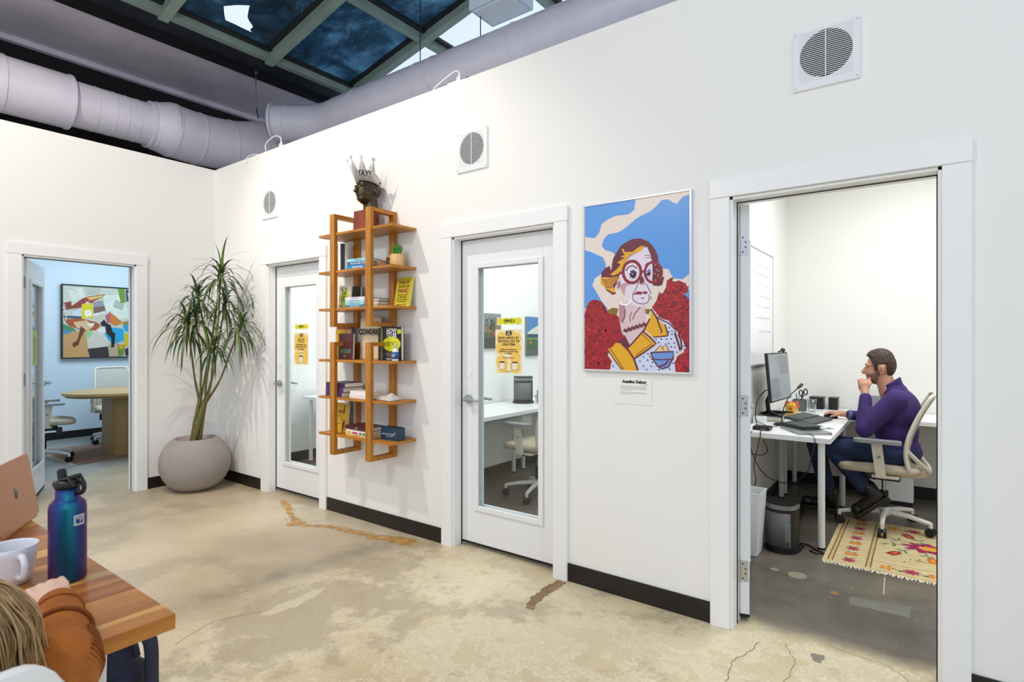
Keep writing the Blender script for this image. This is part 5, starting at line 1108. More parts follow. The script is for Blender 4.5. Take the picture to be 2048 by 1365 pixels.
# ---------------------------------------------------------------- dracaena in a round pot
PC = Vector((.335, -.335, 0))
t = thing('potted_dracaena', 'tall dracaena with drooping strap leaves in a round grey pot', 'plant', PC)
M_pot = mat('grey_fibre_pot', '#9d9590', .75, var=.08, vscale=5, bump=.12, bscale=120)
m = MB(); prof = []
for i in range(25):
    a = -PI/2*.72 + (PI/2*.72+PI/2*.64)*i/24
    prof.append((.290*math.cos(a)**.82, .245+.238*math.sin(a)/math.sin(PI/2*.72)))
prof = [(0, .004)]+prof+[(prof[-1][0]-.015, prof[-1][1]-.004), (prof[-1][0]-.02, .42), (0, .42)]
m.lathe(prof, 64); m.build('pot', M_pot, t)
zs = .425; m = MB(); m.cyl((0, 0, zs-.004), (0, 0, zs), .125, n=36)
random.seed(4)
for i in range(90):
    a = random.uniform(0, 6.28); r = .12*math.sqrt(random.random()); q = random.uniform(.006, .014)
    m.ell((r*math.cos(a), r*math.sin(a), zs+q*.3), (q, q*.8, q*.5), 7, 5)
m.build('bark_mulch', mat('bark_mulch', '#8a7560', .9, var=.3, vscale=40), t, kind='stuff')
M_stem = mat('dracaena_stem', '#6f6a3c', .7, var=.25, vscale=30, bump=.4, bscale=60)
M_leafs = [mat('leaf_dark', '#3a4d22', .42, var=.25, vscale=9), mat('leaf_mid', '#55682e', .42, var=.25, vscale=9), mat('leaf_blue', '#48604a', .42, var=.2, vscale=9)]
dep = 5.12
base = [PC+Vector((-.02, -.02, .42)), PC+Vector((.03, .02, .42)), PC+Vector((.03, -.03, .42))]
heads = [  # tip px, tip py, depth, knee px, knee py, stem radius, number of leaves, leaf length, which trunk
    (443, 545, 4.98, 412, 770, .0085, 48, .42, 1), (393, 585, 5.02, 418, 700, .0075, 38, .30, 0), (390, 622, 4.90, 402, 720, .0075, 38, .38, 0),
    (374, 645, 4.97, 390, 760, .0085, 46, .42, 0), (484, 648, 4.86, 440, 760, .0075, 38, .36, 2), (430, 684, 4.86, 420, 780, .0075, 34, .26, 2), (452, 598, 5.0, 428, 740, .0075, 38, .30, 1)]
tr = MB()
for k, e in enumerate((at(400, 800, 5.06), at(411, 798, 5.08), at(408, 806, 5.04))):
    m = MB(); m.tube(bez([base[k], (base[k]+e)/2+Vector((.004, -.006, 0)), e], 8), [.021]*9+[.019]*8, 12); m.build('trunk', M_stem, t, world=True)
ends = [at(400, 800, 5.06), at(411, 798, 5.08), at(408, 806, 5.04)]
for hi, (px, py, d, kx, ky, r, nl, ll, tk) in enumerate(heads):
    tip = at(px, py, d); knee = at(kx, ky, (d+5.06)/2)
    q = bez([ends[tk]-Vector((0, 0, .03)), knee, (knee+tip)/2+Vector((0, 0, .01)), tip], 6)
    m = MB(); m.tube(q, [r*1.3]*6+[r]*(len(q)-6), 8)
    br = m.build('branch', M_stem, t, world=True)
    axis = (q[-1]-q[-4]).normalized()
    for i in range(nl):
        f_ = i/nl
        b0 = tip - axis*(.13*(1-f_)) ; az = i*2.399+hi
        up = .15+1.25*f_ + random.uniform(-.15, .15)
        ln = ll*random.uniform(.75, 1.15)*(.75+.35*math.sin(PI*min(1, f_+.25)))
        dirv = Vector((math.cos(az)*math.cos(up), math.sin(az)*math.cos(up), math.sin(up)))
        dirv = (dirv + axis*.25).normalized(); p = b0.copy(); pts = [p.copy()]; S = 9
        for s in range(S):
            dirv = (dirv + Vector((0, 0, -1))*(.24+.16*(1-f_)+random.uniform(-.02, .03))).normalized()
            p = p + dirv*(ln/S); pts.append(p.copy())
        sd = Vector((-math.sin(az), math.cos(az), 0)); v = []
        for s, p in enumerate(pts):
            u = s/S; wd = .0108*(1-u**2.4)*min(1, .55+u*3)+.0004
            for off, dz in ((-wd, .0), (0, -.0025*(1-u)), (wd, .0)):
                c = p+sd*off+Vector((0, 0, dz)); c.x = max(c.x, .012+.01*random.random()); c.y = min(c.y, -.012-.01*random.random()); v.append(c)
        fs = []
        for s in range(S): fs += [(3*s, 3*s+1, 3*s+4, 3*s+3), (3*s+1, 3*s+2, 3*s+5, 3*s+4)]
        mb = MB().add(v, fs, 0, True); mb.build('leaf', random.choice(M_leafs), br, world=True)

# ================================================================ office chair (local: faces +X, origin on the floor)
M_cream = mat('cream_chair_plastic', '#d9d3c4', .45)
M_seat = mat('greige_seat_fabric', '#c4b8a3', .85, bump=.15, bscale=150)
M_mesh = mat('grey_back_mesh', '#b9b6ab', .8, bump=.3, bscale=200)
M_arm = mat('grey_arm_pad', '#8e9096', .5)
M_wht = mat('white_powder_coat', '#eeeeec', .35)
def office_chair(label, loc, rz, group, base_rot=.2):
    t = thing('office_chair', label, 'chair', loc, rz, group)
    m = MB()
    def sp(u, v_):     # cushion
        a = 2*PI*u; c, s = math.cos(a), math.sin(a); e = .55
        x = math.copysign(abs(c)**e, c); y = math.copysign(abs(s)**e, s)
        k, z = [(0, .415), (.8, .413), (.95, .420), (1.0, .440), (1.0, .452), (.96, .470), (.85, .478), (.45, .474), (0, .472)][round(v_*8)]
        return Vector((x*.245*k+.02+(.02 if x > 0 else 0)*k, y*.235*k, z-(.022*max(0, x-.55) if True else 0)))
    m.grid(sp, 40, 9, closed_u=True); m.build('seat', M_seat, t)
    # back: frame loop and mesh panel along a curved profile
    prof = bez([(-.155, 0, .455), (-.135, 0, .56), (-.150, 0, .68), (-.205, 0, .83), (-.275, 0, .965)], 5)
    def half(k): return .215-.035*(k/(len(prof)-1))+.012*math.sin(PI*k/(len(prof)-1))
    n = len(prof)
    m = MB()
    m.grid(lambda u, v_: prof[round(v_*(n-1))] + Vector((-.03*(1-(2*u-1)**2), (2*u-1)*half(round(v_*(n-1)))*.97, 0)), 13, n)
    m.build('back_mesh', M_mesh, t, solid=.006)
    loop = [prof[k]+Vector((0, half(k), 0)) for k in range(n)] + [prof[-1]+Vector((-.03*(1-(s/.178)**2)-.0, s, .008)) for s in (.12, .06, 0, -.06, -.12)] + [prof[k]+Vector((0, -half(k), 0)) for k in range(n-1, -1, -1)] + [prof[0]+Vector((-.035, s, -.012)) for s in (-.10, 0, .10)]
    m = MB(); m.tube(loop, .014, 10, closed=True); m.build('back_frame', M_cream, t)
    m = MB()
    for s in (-1, 1): m.tube(bez([(-.135, s*.20, .60), (-.20, s*.15, .52), (-.262, s*.07, .445), (-.255, 0, .425)], 5), .016, 8)
    m.tube(bez([(-.255, 0, .425), (-.20, 0, .395), (-.05, 0, .395)], 5), .024, 10)
    m.build('back_support', M_cream, t)
    for s in (-1, 1):
        m = MB(); P_ = rrect(-.115, s*.272-.045, .165, s*.272+.045, .035); m.prism(P_, .640, .662); m.build('arm_pad', M_arm, t, bevel=.008)
        m = MB(); pl = [(.062, .642), (-.002, .642), (-.028, .40), (.032, .40)]
        m.prism([(x, z) for x, z in pl], -.012, .012, M=basis((0, s*.262, 0), (1, 0, 0), (0, 0, 1), (0, -1, 0)))
        a = m.build('arm_post', M_cream, t, bevel=.006)
        q = MB(); q.cyl((.015, s*.275, .545), (.015, s*.279, .545), .011, n=14); q.build('arm_button', M_arm, a)
    m = MB(); m.box(-.10, -.24, .392, .06, .24, .412); m.build('seat_pan', M_cream, t, bevel=.006)
    m = MB(); m.box(-.10, -.07, .345, .12, .07, .395); m.cyl((.05, -.15, .37), (.05, .15, .37), .012, n=10); m.box(.10, -.20, .31, .15, -.14, .39); m.build('tilt_mechanism', M_black, t, bevel=.006)
    m = MB(); m.cyl((0, 0, .12), (0, 0, .26), .028, n=16); m.build('gas_lift_cover', M_black, t)
    m = MB(); m.cyl((0, 0, .24), (0, 0, .36), .014, n=14); m.build('gas_lift', M_chrome, t)
    m = MB(); m.lathe([(0, .075), (.035, .08), (.042, .10), (.040, .135), (.028, .145), (0, .146)], 24); m.build('hub', M_wht, t)
    for k in range(5):
        a = base_rot + 2*PI*k/5; c, s = math.cos(a), math.sin(a)
        m = MB(); m.tube([(c*.02, s*.02, .115), (c*.16, s*.16, .108), (c*.285, s*.285, .088)], [.021, .018, .014], 10)
        m.cyl((c*.285, s*.285, .095), (c*.285, s*.285, .058), .013, n=10); g = m.build('base_leg', M_wht, t)
        w_ = MB(); ax = Vector((-s, c, 0)); p = Vector((c*.285, s*.285, .031))
        for q in (-1, 1): w_.cyl(p+ax*(q*.006), p+ax*(q*.026), .031, .029, 18)
        w_.cyl(p+Vector((0, 0, .005)), p+Vector((0, 0, .04)), .012, n=8)
        w_.build('caster', M_black, g)
    return t
GCH = 'cream task chairs with white star bases'
office_chair('cream task chair the man in the purple sweater sits on', (5.455, 2.14, .008), PI, GCH, .33)

# ================================================================ office with the man
def lathe_thing(name, label, cat, loc, parts, **kw):
    t = thing(name, label, cat, loc, **kw)
    for n_, prof, mt in parts: MB().lathe(prof, 32).build(n_, mt, t)
    return t
M_desk = mat('white_desk_laminate', '#f0f1f2', .35)
def desk(label, x0, y0, x1, y1, legs, h=.73, th=.034, group='white office desks'):
    t = thing('desk', label, 'desk', ((x0+x1)/2, (y0+y1)/2, 0), 0, group)
    MB().box(x0, y0, h-th, x1, y1, h).build('desk_top', M_desk, t, world=True, bevel=.002)
    for lx, ly in legs:
        m = MB(); m.cyl((lx, ly, .008), (lx, ly, h-th), .021, n=18); lg = m.build('leg', M_wht, t, world=True)
        q = MB(); q.cyl((lx, ly, 0), (lx, ly, .012), .023, n=14); q.build('foot', M_black, lg, world=True)
    return t
desk('white desk with monitor and laptop beside the man', 4.645, 1.32, 5.215, 2.585, ((4.70, 1.39), (5.155, 1.39), (4.70, 2.52), (5.155, 2.52)))
desk('long white desk along the back wall behind the man', 4.645, 2.595, 7.0, 3.185, ((4.70, 2.66), (4.70, 3.12), (6.9, 2.66), (6.9, 3.12), (5.95, 3.12)))

# rug
RX0, RX1, RY0, RY1 = 5.185, 6.55, 1.175, 2.215
t = thing('floral_rug', 'cream flatweave rug with embroidered orange and magenta flowers under the chair', 'rug', ((RX0+RX1)/2, (RY0+RY1)/2, 0))
MB().box(RX0, RY0, 0, RX1, RY1, .006).build('weave', mat('cream_weave', '#d3c193', .95, var=.08, vscale=20, bump=.3, bscale=250), t, world=True)
cols = ['#d2701e', '#a3243f', '#b8506a', '#4c6650', '#9c2b2b', '#e0a23a', '#a61d5c', '#8a5a2a']
m = MB(); random.seed(21); zr = .0064
def petals(cx, cy, r, n, c1, c2, rot=0, sq=1.0):
    global zr
    for k in range(n):
        a = rot+2*PI*k/n; ca, sa = math.cos(a), math.sin(a)
        m.flat([(cx+r*(ca*u-sa*v_), cy+r*sq*(sa*u+ca*v_)) for u, v_ in ((.15, 0), (.5, .26), (.95, .12), (1, -.02), (.6, -.25))], c1, None, zr)
    m.flat([(cx+r*.38*math.cos(a), cy+r*.38*sq*math.sin(a)) for a in [2*PI*i/10 for i in range(10)]], c2, None, zr+.0001); zr += .000003
def leaf2(x, y, a, l, c=3):
    ca, sa = math.cos(a), math.sin(a)
    m.flat([(x+l*(ca*u-sa*v_), y+l*(sa*u+ca*v_)) for u, v_ in ((0, 0), (.45, .17), (1, 0), (.45, -.12))], c, None, zr)
def tulip(x, y, a, r, c, c2):
    global zr
    ca, sa = math.cos(a), math.sin(a)
    m.flat([(x+r*(ca*u-sa*v_), y+r*(sa*u+ca*v_)) for u, v_ in ((-.9, 0), (-.5, .45), (.3, .5), (1.0, .35), (.7, .1), (1.1, 0), (.7, -.1), (1.0, -.35), (.3, -.5), (-.5, -.45))], c, None, zr+.0001)
    m.flat([(x+r*(ca*u-sa*v_), y+r*(sa*u+ca*v_)) for u, v_ in ((-.6, 0), (-.1, .2), (.6, 0), (-.1, -.2))], c2, None, zr+.0002); zr += .000003
for xx in (RX0+.028, RX0+.052, RX0+.225, RX0+.250): m.stroke([(xx, RY0+.03), (xx, RY1-.03)], .006, 7, None, .0065)
for yy in (RY0+.018, RY0+.170, RY1-.03, RY1-.17): m.stroke([(RX0+.25, yy), (RX1-.03, yy)], .004, 0, None, .0065)
for i in range(26):
    y = RY0+.04+i*.0375
    for xx in (RX0+.040, RX0+.238): m.stroke([(xx-.008, y), (xx-.008, y+.018), (xx+.008, y+.018), (xx+.008, y+.036)], .004, 7, None, .0066)
for i in range(9):    # left border
    y = RY0+.09+i*.118
    if i % 2: tulip(RX0+.135, y, .3, .045, 0, 5)
    else: petals(RX0+.135, y, .042, 9, 2, 4)
    for s in (-1, 1): leaf2(RX0+.135, y+.03, PI/2+s*.9, .045)
for i in range(10):   # front and back borders
    x = RX0+.33+i*.118
    for yy in (RY0+.092, RY1-.095):
        if i % 2: petals(x, yy, .048, 9, 2, 4)
        else: petals(x, yy, .046, 5, 0, 5)
        m.stroke([(x+.03, yy+.02), (x+.06, yy-.035), (x+.09, yy+.01)], .004, 3, None, .0066)
        leaf2(x+.05, yy, -.6, .05); leaf2(x+.06, yy-.03, .9, .045)
for cx, cy in ((RX0+.53, RY0+.60), (RX0+1.08, RY0+.55)):   # field
    petals(cx, cy, .15, 9, 6, 5, .2, .75); petals(cx+.03, cy+.02, .06, 7, 1, 5)
    for k in range(9):
        a = .35+2*PI*k/9; r1 = .27+.03*(k % 2)
        p = [(cx+math.cos(a+.25*j/4)*(.08+(r1-.08)*j/4), cy+math.sin(a+.25*j/4)*(.08+(r1-.08)*j/4)*.85) for j in range(5)]
        m.stroke(p, .006, 3, None, .0067)
        x, y = p[-1]
        if RX0+.27 < x < RX1-.05 and RY0+.19 < y < RY1-.19: tulip(x, y, a+.3, .060, (0, 1, 4)[k % 3], (5, 2, 0)[k % 3])
        leaf2(p[2][0], p[2][1], a+1.2, .06); leaf2(p[2][0], p[2][1], a-.9, .055); leaf2(p[3][0], p[3][1], a+.9, .05)
for k in range(26):
    x, y = random.uniform(RX0+.28, RX1-.06), random.uniform(RY0+.19, RY1-.2)
    for j in range(4): leaf2(x+j*.012, y+j*.008, random.uniform(-.5, 2.5), .028, random.choice((3, 3, 4, 0)))
m.build('embroidery', [cm(c, .9) for c in cols], t, world=True)
m = MB(); random.seed(8)
x = RX0
while x < RX1:
    l = random.uniform(.018, .034); d = random.uniform(-.012, .012)
    m.add([(x, RY0+.002, .005), (x+.007, RY0+.002, .005), (x+.005+d, RY0-l, .001), (x+.001+d, RY0-l, .001)], [(3, 2, 1, 0)]); x += .0075
m.build('fringe', mat('fringe_cotton', '#e2d8c2', .95), t, world=True, kind='stuff', solid=.002)

# whiteboard on the left wall
t = thing('whiteboard', 'framed whiteboard with faint handwriting on the office side wall', 'whiteboard', (4.63, 1.9, 1.17))
MW = basis((4.632, 1.25, 1.175), (0, 1, 0), (0, 0, 1), (1, 0, 0))
MB().box(0, 0, 0, 1.2, .89, .012, 0, MW).build('board', mat('whiteboard_enamel', '#f3f5f7', .15), t, world=True)
for b in ((-.012, -.012, 0, .902), (1.2, -.012, 1.212, .902), (0, -.012, 1.2, 0), (0, .89, 1.2, .902)): MB().box(b[0], b[1], 0, b[2], b[3], .02, 0, MW).build('frame_rail', M_alu, t, world=True)
m = MB(); random.seed(9)
for i, y in enumerate((.78, .70, .62, .53, .45, .36, .25)):
    x = .62+random.uniform(0, .1)
    while x < 1.1:
        l = random.uniform(.02, .06); q = [(x+l*k/7, y+random.uniform(-.012, .012)) for k in range(8)]; m.stroke(q, .003, 0, MW, .0125); x += l+.03
m.build('handwriting', cm('#8a90a8'), t, world=True)
t = thing('light_switch', 'small wall switch plate at the right of the office back wall', 'switch', (5.80, 3.2, 1.56))
MB().box(-.036, -.006, 0, .036, 0, .115).build('plate', M_cord, t, bevel=.003); MB().box(-.008, -.016, .045, .008, -.006, .07).build('toggle', M_cord, t)

# things on the side desk ----------------------------------------
DZ = .73
t = thing('thick_book', 'thick pale-paged book under the monitor stand', 'book', (4.735, 2.05, DZ), .1)
MB().box(-.075, -.12, 0, .075, .12, .004).build('cover', cm('#3a3a3c'), t); MB().box(-.07, -.117, .004, .072, .117, .036).build('pages', M_page, t); MB().box(-.075, -.12, .036, .075, .12, .040).build('cover', cm('#3a3a3c'), t)
# monitor
t = thing('monitor', 'black computer monitor on a splayed stand, seen almost edge on', 'monitor', (4.745, 2.06, DZ+.04), math.radians(-4))
M_scr = node_mat('monitor_screen_glow', lambda nt, b, co: (b.inputs['Emission Color'].__setattr__('default_value', (.55, .62, .68, 1)), b.inputs['Emission Strength'].__setattr__('default_value', .25), b.inputs['Base Color'].__setattr__('default_value', (.05, .055, .06, 1))), .2)
TM = Matrix.Translation((.04, 0, .115)) @ Matrix.Rotation(math.radians(-5), 4, 'Y')
MB().box(-.012, -.275, 0, .010, .275, .375, 0, TM).build('panel', M_black, t, bevel=.004)
MB().box(.0102, -.262, .012, .0112, .262, .363, 0, TM).build('screen', M_scr, t)
m = MB()
for y0, y1, z0, z1, c in ((-.25, .0, .20, .35, 0), (.02, .25, .20, .35, 1), (-.25, -.04, .03, .18, 1), (-.02, .25, .03, .18, 0)): m.box(.0113, y0, z0, .0117, y1, z1, c, TM)
m.build('screen_windows', [mat('window_a', '#8d979e', .3), mat('window_b', '#767f86', .3)], t)
m = MB(); m.box(-.06, -.09, .08, -.012, .09, .28, 0, TM); m.build('rear_housing', M_black, t, bevel=.01)
m = MB(); m.tube([(-.02, 0, .20), (-.06, 0, .10), (-.05, 0, .015)], .016, 10)
for s in (-1, 1): m.tube([(-.05, 0, .018), (.02, s*.10, .012), (.085, s*.17, .007)], [.014, .012, .007], 8); m.tube([(-.05, 0, .018), (-.085, s*.06, .009)], .010, 8)
m.build('stand', M_black, t)
t = thing('webcam', 'small black clip-on camera on top of the monitor', 'webcam', (4.80, 2.02, 1.262))
m = MB(); m.ell((0, .03, .016), (.018, .022, .018)); m.build('camera_body', M_black, t)
m = MB(); m.tube([(0, .03, .006), (.005, -.02, .012), (-.01, -.07, .006)], .006, 8); m.build('clip', M_black, t)
# closed laptop, notebook, marker, pen
LA = math.radians(-57)
t = thing('closed_laptop', 'closed silver laptop at the near corner of the desk', 'laptop', (5.035, 1.555, DZ), LA)
MB().prism(rrect(-.155, -.108, .155, .108, .012), 0, .009).build('base', mat('silver_aluminium', '#a9abad', .35, .9), t, bevel=.001)
MB().prism(rrect(-.155, -.108, .155, .108, .012), .010, .016).build('lid', MATS['silver_aluminium'], t, bevel=.001)
m = MB()
for x in (.03, .055, .08): m.box(x-.008, -.1085, .003, x+.008, -.1075, .007)
m.build('ports', M_black, t)
t = thing('notebook', 'dark green hardback notebook lying on the closed laptop', 'notebook', (5.0, 1.64, DZ+.016), LA+.25)
MB().box(-.12, -.08, 0, .12, .08, .003).build('cover', cm('#122a22'), t); MB().box(-.118, -.076, .003, .118, .078, .019).build('pages', cm('#1d2b26'), t); MB().box(-.12, -.08, .019, .12, .08, .022).build('cover', cm('#122a22'), t)
t = thing('marker_pen', 'thick white marker pen lying in front of the green notebook', 'pen', (5.105, 1.60, DZ+.027), LA+1.2)
MB().cyl((-.05, 0, 0), (.02, 0, 0), .010, n=14).build('barrel', M_cord, t); MB().cyl((.02, 0, 0), (.055, 0, 0), .0112, n=14).build('cap', cm('#e6e8ec'), t)
t = thing('usb_stick', 'small purple and silver stick beside the white marker', 'pen', (5.165, 1.66, DZ+.0165), LA+1.1)
MB().box(-.035, -.009, 0, .01, .009, .008).build('body', cm('#6d6a96'), t, bevel=.002); MB().box(.01, -.007, .001, .03, .007, .007).build('tip', M_chrome, t)
# keyboard
t = thing('keyboard', 'charcoal ergonomic keyboard propped on paper, in front of the monitor', 'keyboard', (4.985, 2.03, DZ+.012), math.radians(-12))
TK = Matrix.Translation((0, 0, .012)) @ Matrix.Rotation(math.radians(7), 4, 'Y')
M_kb = mat('charcoal_plastic', '#3a3c40', .5); M_key = mat('key_plastic', '#54575c', .5)
MB().box(-.11, -.19, 0, .105, .19, .014, 0, TK).build('keyboard_body', M_kb, t, bevel=.006)
k_me = MB().box(-.0082, -.0082, 0, .0082, .0082, .006).mesh('key', M_key)
for r in range(6):
    for c in range(18):
        if r == 5 and 4 < c < 10: continue
        o = bpy.data.objects.new('key', k_me); COL.objects.link(o); o.parent = t
        o.matrix_local = TK @ Matrix.Translation((-.098+r*.0195, -.178+c*.0198+.004*(r % 3), .014))
MB().box(-.0082, -.05, 0, .0082, .06, .006, 0, TK @ Matrix.Translation((-.0005, 0, .014))).build('space_bar', M_key, t)
t = single('paper_stack', MB().box(-.11, -.17, 0, .11, .15, .010), cm('#eef0ee'), 'thin stack of white paper under the keyboard', 'paper', (5.0, 2.06, DZ), math.radians(-12))
# mouse
m = MB(); m.ell((0, 0, .012), (.052, .032, .022), 24, 14); m.v = [Vector((p.x, p.y, max(0, p.z))) for p in m.v]
single('computer_mouse', m, M_black, "black computer mouse under the man's right hand", 'mouse', (5.085, 2.42, DZ))
# gooseneck microphone
t = thing('gooseneck_microphone', 'black gooseneck microphone on a round base', 'microphone', (4.845, 1.77, DZ))
MB().lathe([(0, 0), (.055, 0), (.057, .005), (.045, .014), (.015, .02), (0, .021)], 28).build('base', M_black, t)
m = MB(); m.tube(bez([(0, 0, .015), (.005, .02, .10), (.03, .10, .20), (.075, .20, .262)], 6), .004, 8); m.build('gooseneck', M_black, t)
m = MB(); m.tube([(.073, .196, .26), (.082, .215, .272), (.097, .245, .290)], [.006, .012, .011], 12); m.build('microphone_head', M_black, t)
# hub
t = thing('usb_hub', 'flat black hub box at the near edge of the desk', 'electronics', (4.78, 1.47, DZ))
MB().box(-.055, -.05, 0, .055, .05, .026).build('case', M_black, t, bevel=.003); MB().box(-.05, .05, .004, -.02, .085, .02).build('plug', M_black, t); MB().box(.01, -.055, .008, .028, -.05, .016).build('port', M_chrome, t)
t = thing('power_adapter', 'white power adapter block at the back of the desk by the door', 'adapter', (4.69, 1.80, DZ))
MB().box(-.04, -.05, 0, .04, .05, .05).build('block', M_cord, t, bevel=.006); MB().cyl((.0, .05, .025), (.0, .07, .03), .006, n=8).build('lead', M_black, t)
# jar of orange fruit sweets
t = thing('sweet_packet', 'orange and yellow packet of fruit sweets beneath the monitor', 'packet', (4.80, 2.42, DZ))
MB().box(-.035, -.09, 0, .035, .09, .10).build('packet', cm('#e0b03a'), t, bevel=.012)
m = MB(); random.seed(5)
for i in range(18): m.ell((random.uniform(-.03, .036), random.uniform(-.085, .085), random.uniform(.055, .105)), .016, 10, 7)
m.build('sweets', cm('#c9571e', .4), t, kind='stuff')
# mesh pen cup with scissors
t = thing('pen_cup', 'grey mesh pen cup holding pens at the back of the desk', 'pen holder', (4.80, 2.78, DZ))
M_pc = mat('grey_wire_mesh', '#6d7176', .5, .5)
m = MB(); m.box(-.05, -.05, 0, .05, .05, .004); m.box(-.05, -.05, .004, -.046, .05, .10); m.box(.046, -.05, .004, .05, .05, .10); m.box(-.046, -.05, .004, .046, -.046, .10); m.box(-.046, .046, .004, .046, .05, .10); m.build('cup', M_pc, t)
for i, (x, y, c) in enumerate(((-.02, 0, '#2b3f9a'), (.01, .02, '#2b3f9a'), (.0, -.02, '#c9ccd2'))): MB().cyl((x*.5, y*.5, .006), (x*1.4, y*1.4, .15), .004, n=8).build('pen', cm(c), t)
t = thing('scissors', 'black-handled scissors standing in the pen cup', 'scissors', (4.825, 2.78, DZ+.005))
m = MB(); m.box(-.006, -.001, 0, .004, .001, .13); m.build('blade', M_chrome, t)
for s in (-1, 1):
    m = MB(); m.tube([(s*.018+.014*math.cos(a)+.004, 0, .158+.026*math.sin(a)+s*.006) for a in [2*PI*i/16 for i in range(16)]], .005, 8, closed=True); m.tube([(0, 0, .12), (s*.010, 0, .135)], .005, 6); m.build('handle', M_black, t)
# drinking glass
M_gl = glass_mat('drinking_glass', (.93, .95, .96), 2.5)
t = thing('drinking_glass', 'empty clear drinking glass on the desk behind the keyboard', 'glass', (4.905, 2.74, DZ))
MB().lathe([(0, 0), (.029, 0), (.036, .115), (.034, .115), (.0275, .012), (0, .010)], 32).build('tumbler', M_gl, t)
for x, y, w_, lb in ((4.90, 3.06, .055, 'left'), (5.03, 3.08, .035, 'right')):
    t = thing('black_box', 'black box at the back of the desk, %s of the drinking glass' % lb, 'box', (x, y, DZ))
    MB().box(-w_, -.06, 0, w_, .06, .10).build('body', M_black, t, bevel=.003); MB().box(-w_-.004, -.064, .10, w_+.004, .064, .108).build('lid', cm('#2a2c30'), t)
# small red-white trinket and a grey screen on the back desk
t = thing('marker_holder', 'small red and white marker holder on the wall behind the chair back', 'holder', (5.88, 3.02, DZ))
MB().box(-.014, -.01, 0, .014, .01, .06).build('body', cm('#c8414e'), t, bevel=.003); MB().cyl((.02, 0, 0), (.024, 0, .24), .006, n=8).build('marker', M_black, t); MB().box(.004, -.012, .005, .018, -.0101, .05).build('label', M_cord, t)
t = thing('grey_tray', 'low grey desk tray half hidden behind the purple sweater', 'tray', (5.38, 3.02, DZ))
MB().box(-.14, -.09, 0, .14, .09, .012).build('base', cm('#8f8c92'), t, bevel=.003); MB().box(-.14, .075, .012, .14, .09, .14).build('back_panel', cm('#8f8c92'), t, bevel=.003)

# on the floor ----------------------------------------------------
t = thing('waste_bin', 'white waste bin beside the open office door', 'bin', (4.78, 1.06, 0))
m = MB(); 
for (z0, r0), (z1, r1) in (((0, .10), (.40, .135)),):
    m.lathe([(0, .004), (.095, 0), (.10, .004), (.134, .395), (.139, .40), (.130, .402), (.094, .012), (0, .010)], 4)
m.v = [Matrix.Rotation(PI/4, 4, 'Z') @ p for p in m.v]; m.s = [False]*len(m.s)
m.build('tub', M_cord, t, bevel=.006)
MB().box(-.088, -.088, .30, .088, .088, .33).build('liner_contents', cm('#8a8d90'), t)
def heater(name, label, loc, rz, w_, d, h):
    t = thing(name, label, 'heater', loc, rz)
    n = 14; front = [(w_/2*math.cos(a), -d*.55*math.sin(a)-.0) for a in [PI*i/n for i in range(n+1)]]
    pl = front + [(-w_/2, d*.45), (w_/2, d*.45)]
    MB().prism([(x*1.12, y*1.12) for x, y in pl], 0, .018, smooth=False).build('foot', M_black, t, bevel=.004)
    MB().prism(pl, .018, h-.04).build('housing', mat('black_housing', '#1a1918', .5), t, bevel=.004)
    MB().prism([(x*1.01, y*1.01) for x, y in pl], h-.04, h-.012).build('trim_band', mat('grey_silver_plastic', '#8b8b8c', .35, .4), t, bevel=.003)
    MB().prism(pl, h-.012, h).build('top_cap', M_black, t, bevel=.006)
    m = MB(); m.grid(lambda u, v_: Vector((w_/2*1.012*math.cos(PI*(.22+.62*u)), -d*.55*1.012*math.sin(PI*(.22+.62*u))-.002, .04+(h-.10)*v_)), 16, 3); m.build('grille', mat('heater_grille', '#77767a', .5, .5, bump=.6, bscale=250), t, solid=.004)
    m = MB()
    for sgn in (0, 1): m.tube([Vector((w_/2*1.02*math.cos(PI*(.22+.62*sgn)), -d*.56*math.sin(PI*(.22+.62*sgn))-.002, z)) for z in (.04, h-.06)], .004, 6)
    m.build('grille_frame', MATS['grey_silver_plastic'], t)
    return t
t = heater('space_heater', 'black upright space heater on the office floor by the desk leg', (4.945, 1.23, 0), math.radians(-8), .185, .15, .315)
m = MB(); random.seed(3)
for r in range(4):
    z = .08
    while z < .19:
        l = random.uniform(.004, .012); m.box(.055+r*.006, -.086+r*.0075, z, .057+r*.006, -.084+r*.0075, z+l); z += l+.003
m.build('warning_print', cm('#cfcfcf'), t)
t = thing('foot_rest', 'black ribbed foot rest under the white desk', 'foot rest', (4.80, 1.98, 0), .05)
TF = Matrix.Rotation(math.radians(14), 4, 'Y')
MB().box(-.14, -.20, .05, .14, .20, .065, 0, TF).build('platform', M_black, t, bevel=.004)
for k in range(11): MB().box(-.125+k*.024, -.19, .065, -.115+k*.024, .19, .072, 0, TF).build('rib', M_black, t)
m = MB(); m.box(-.13, -.18, 0, -.10, .18, .078); m.box(.10, -.18, 0, .13, .18, .022); m.build('support', M_black, t)
t = thing('white_storage_box', 'white rectangular box on a black base under the back desk', 'box', (5.47, 2.98, 0))
MB().box(-.15, -.13, .03, .15, .13, .285).build('body', M_cord, t, bevel=.008); MB().box(-.14, -.12, 0, .14, .12, .03).build('base', M_black, t)

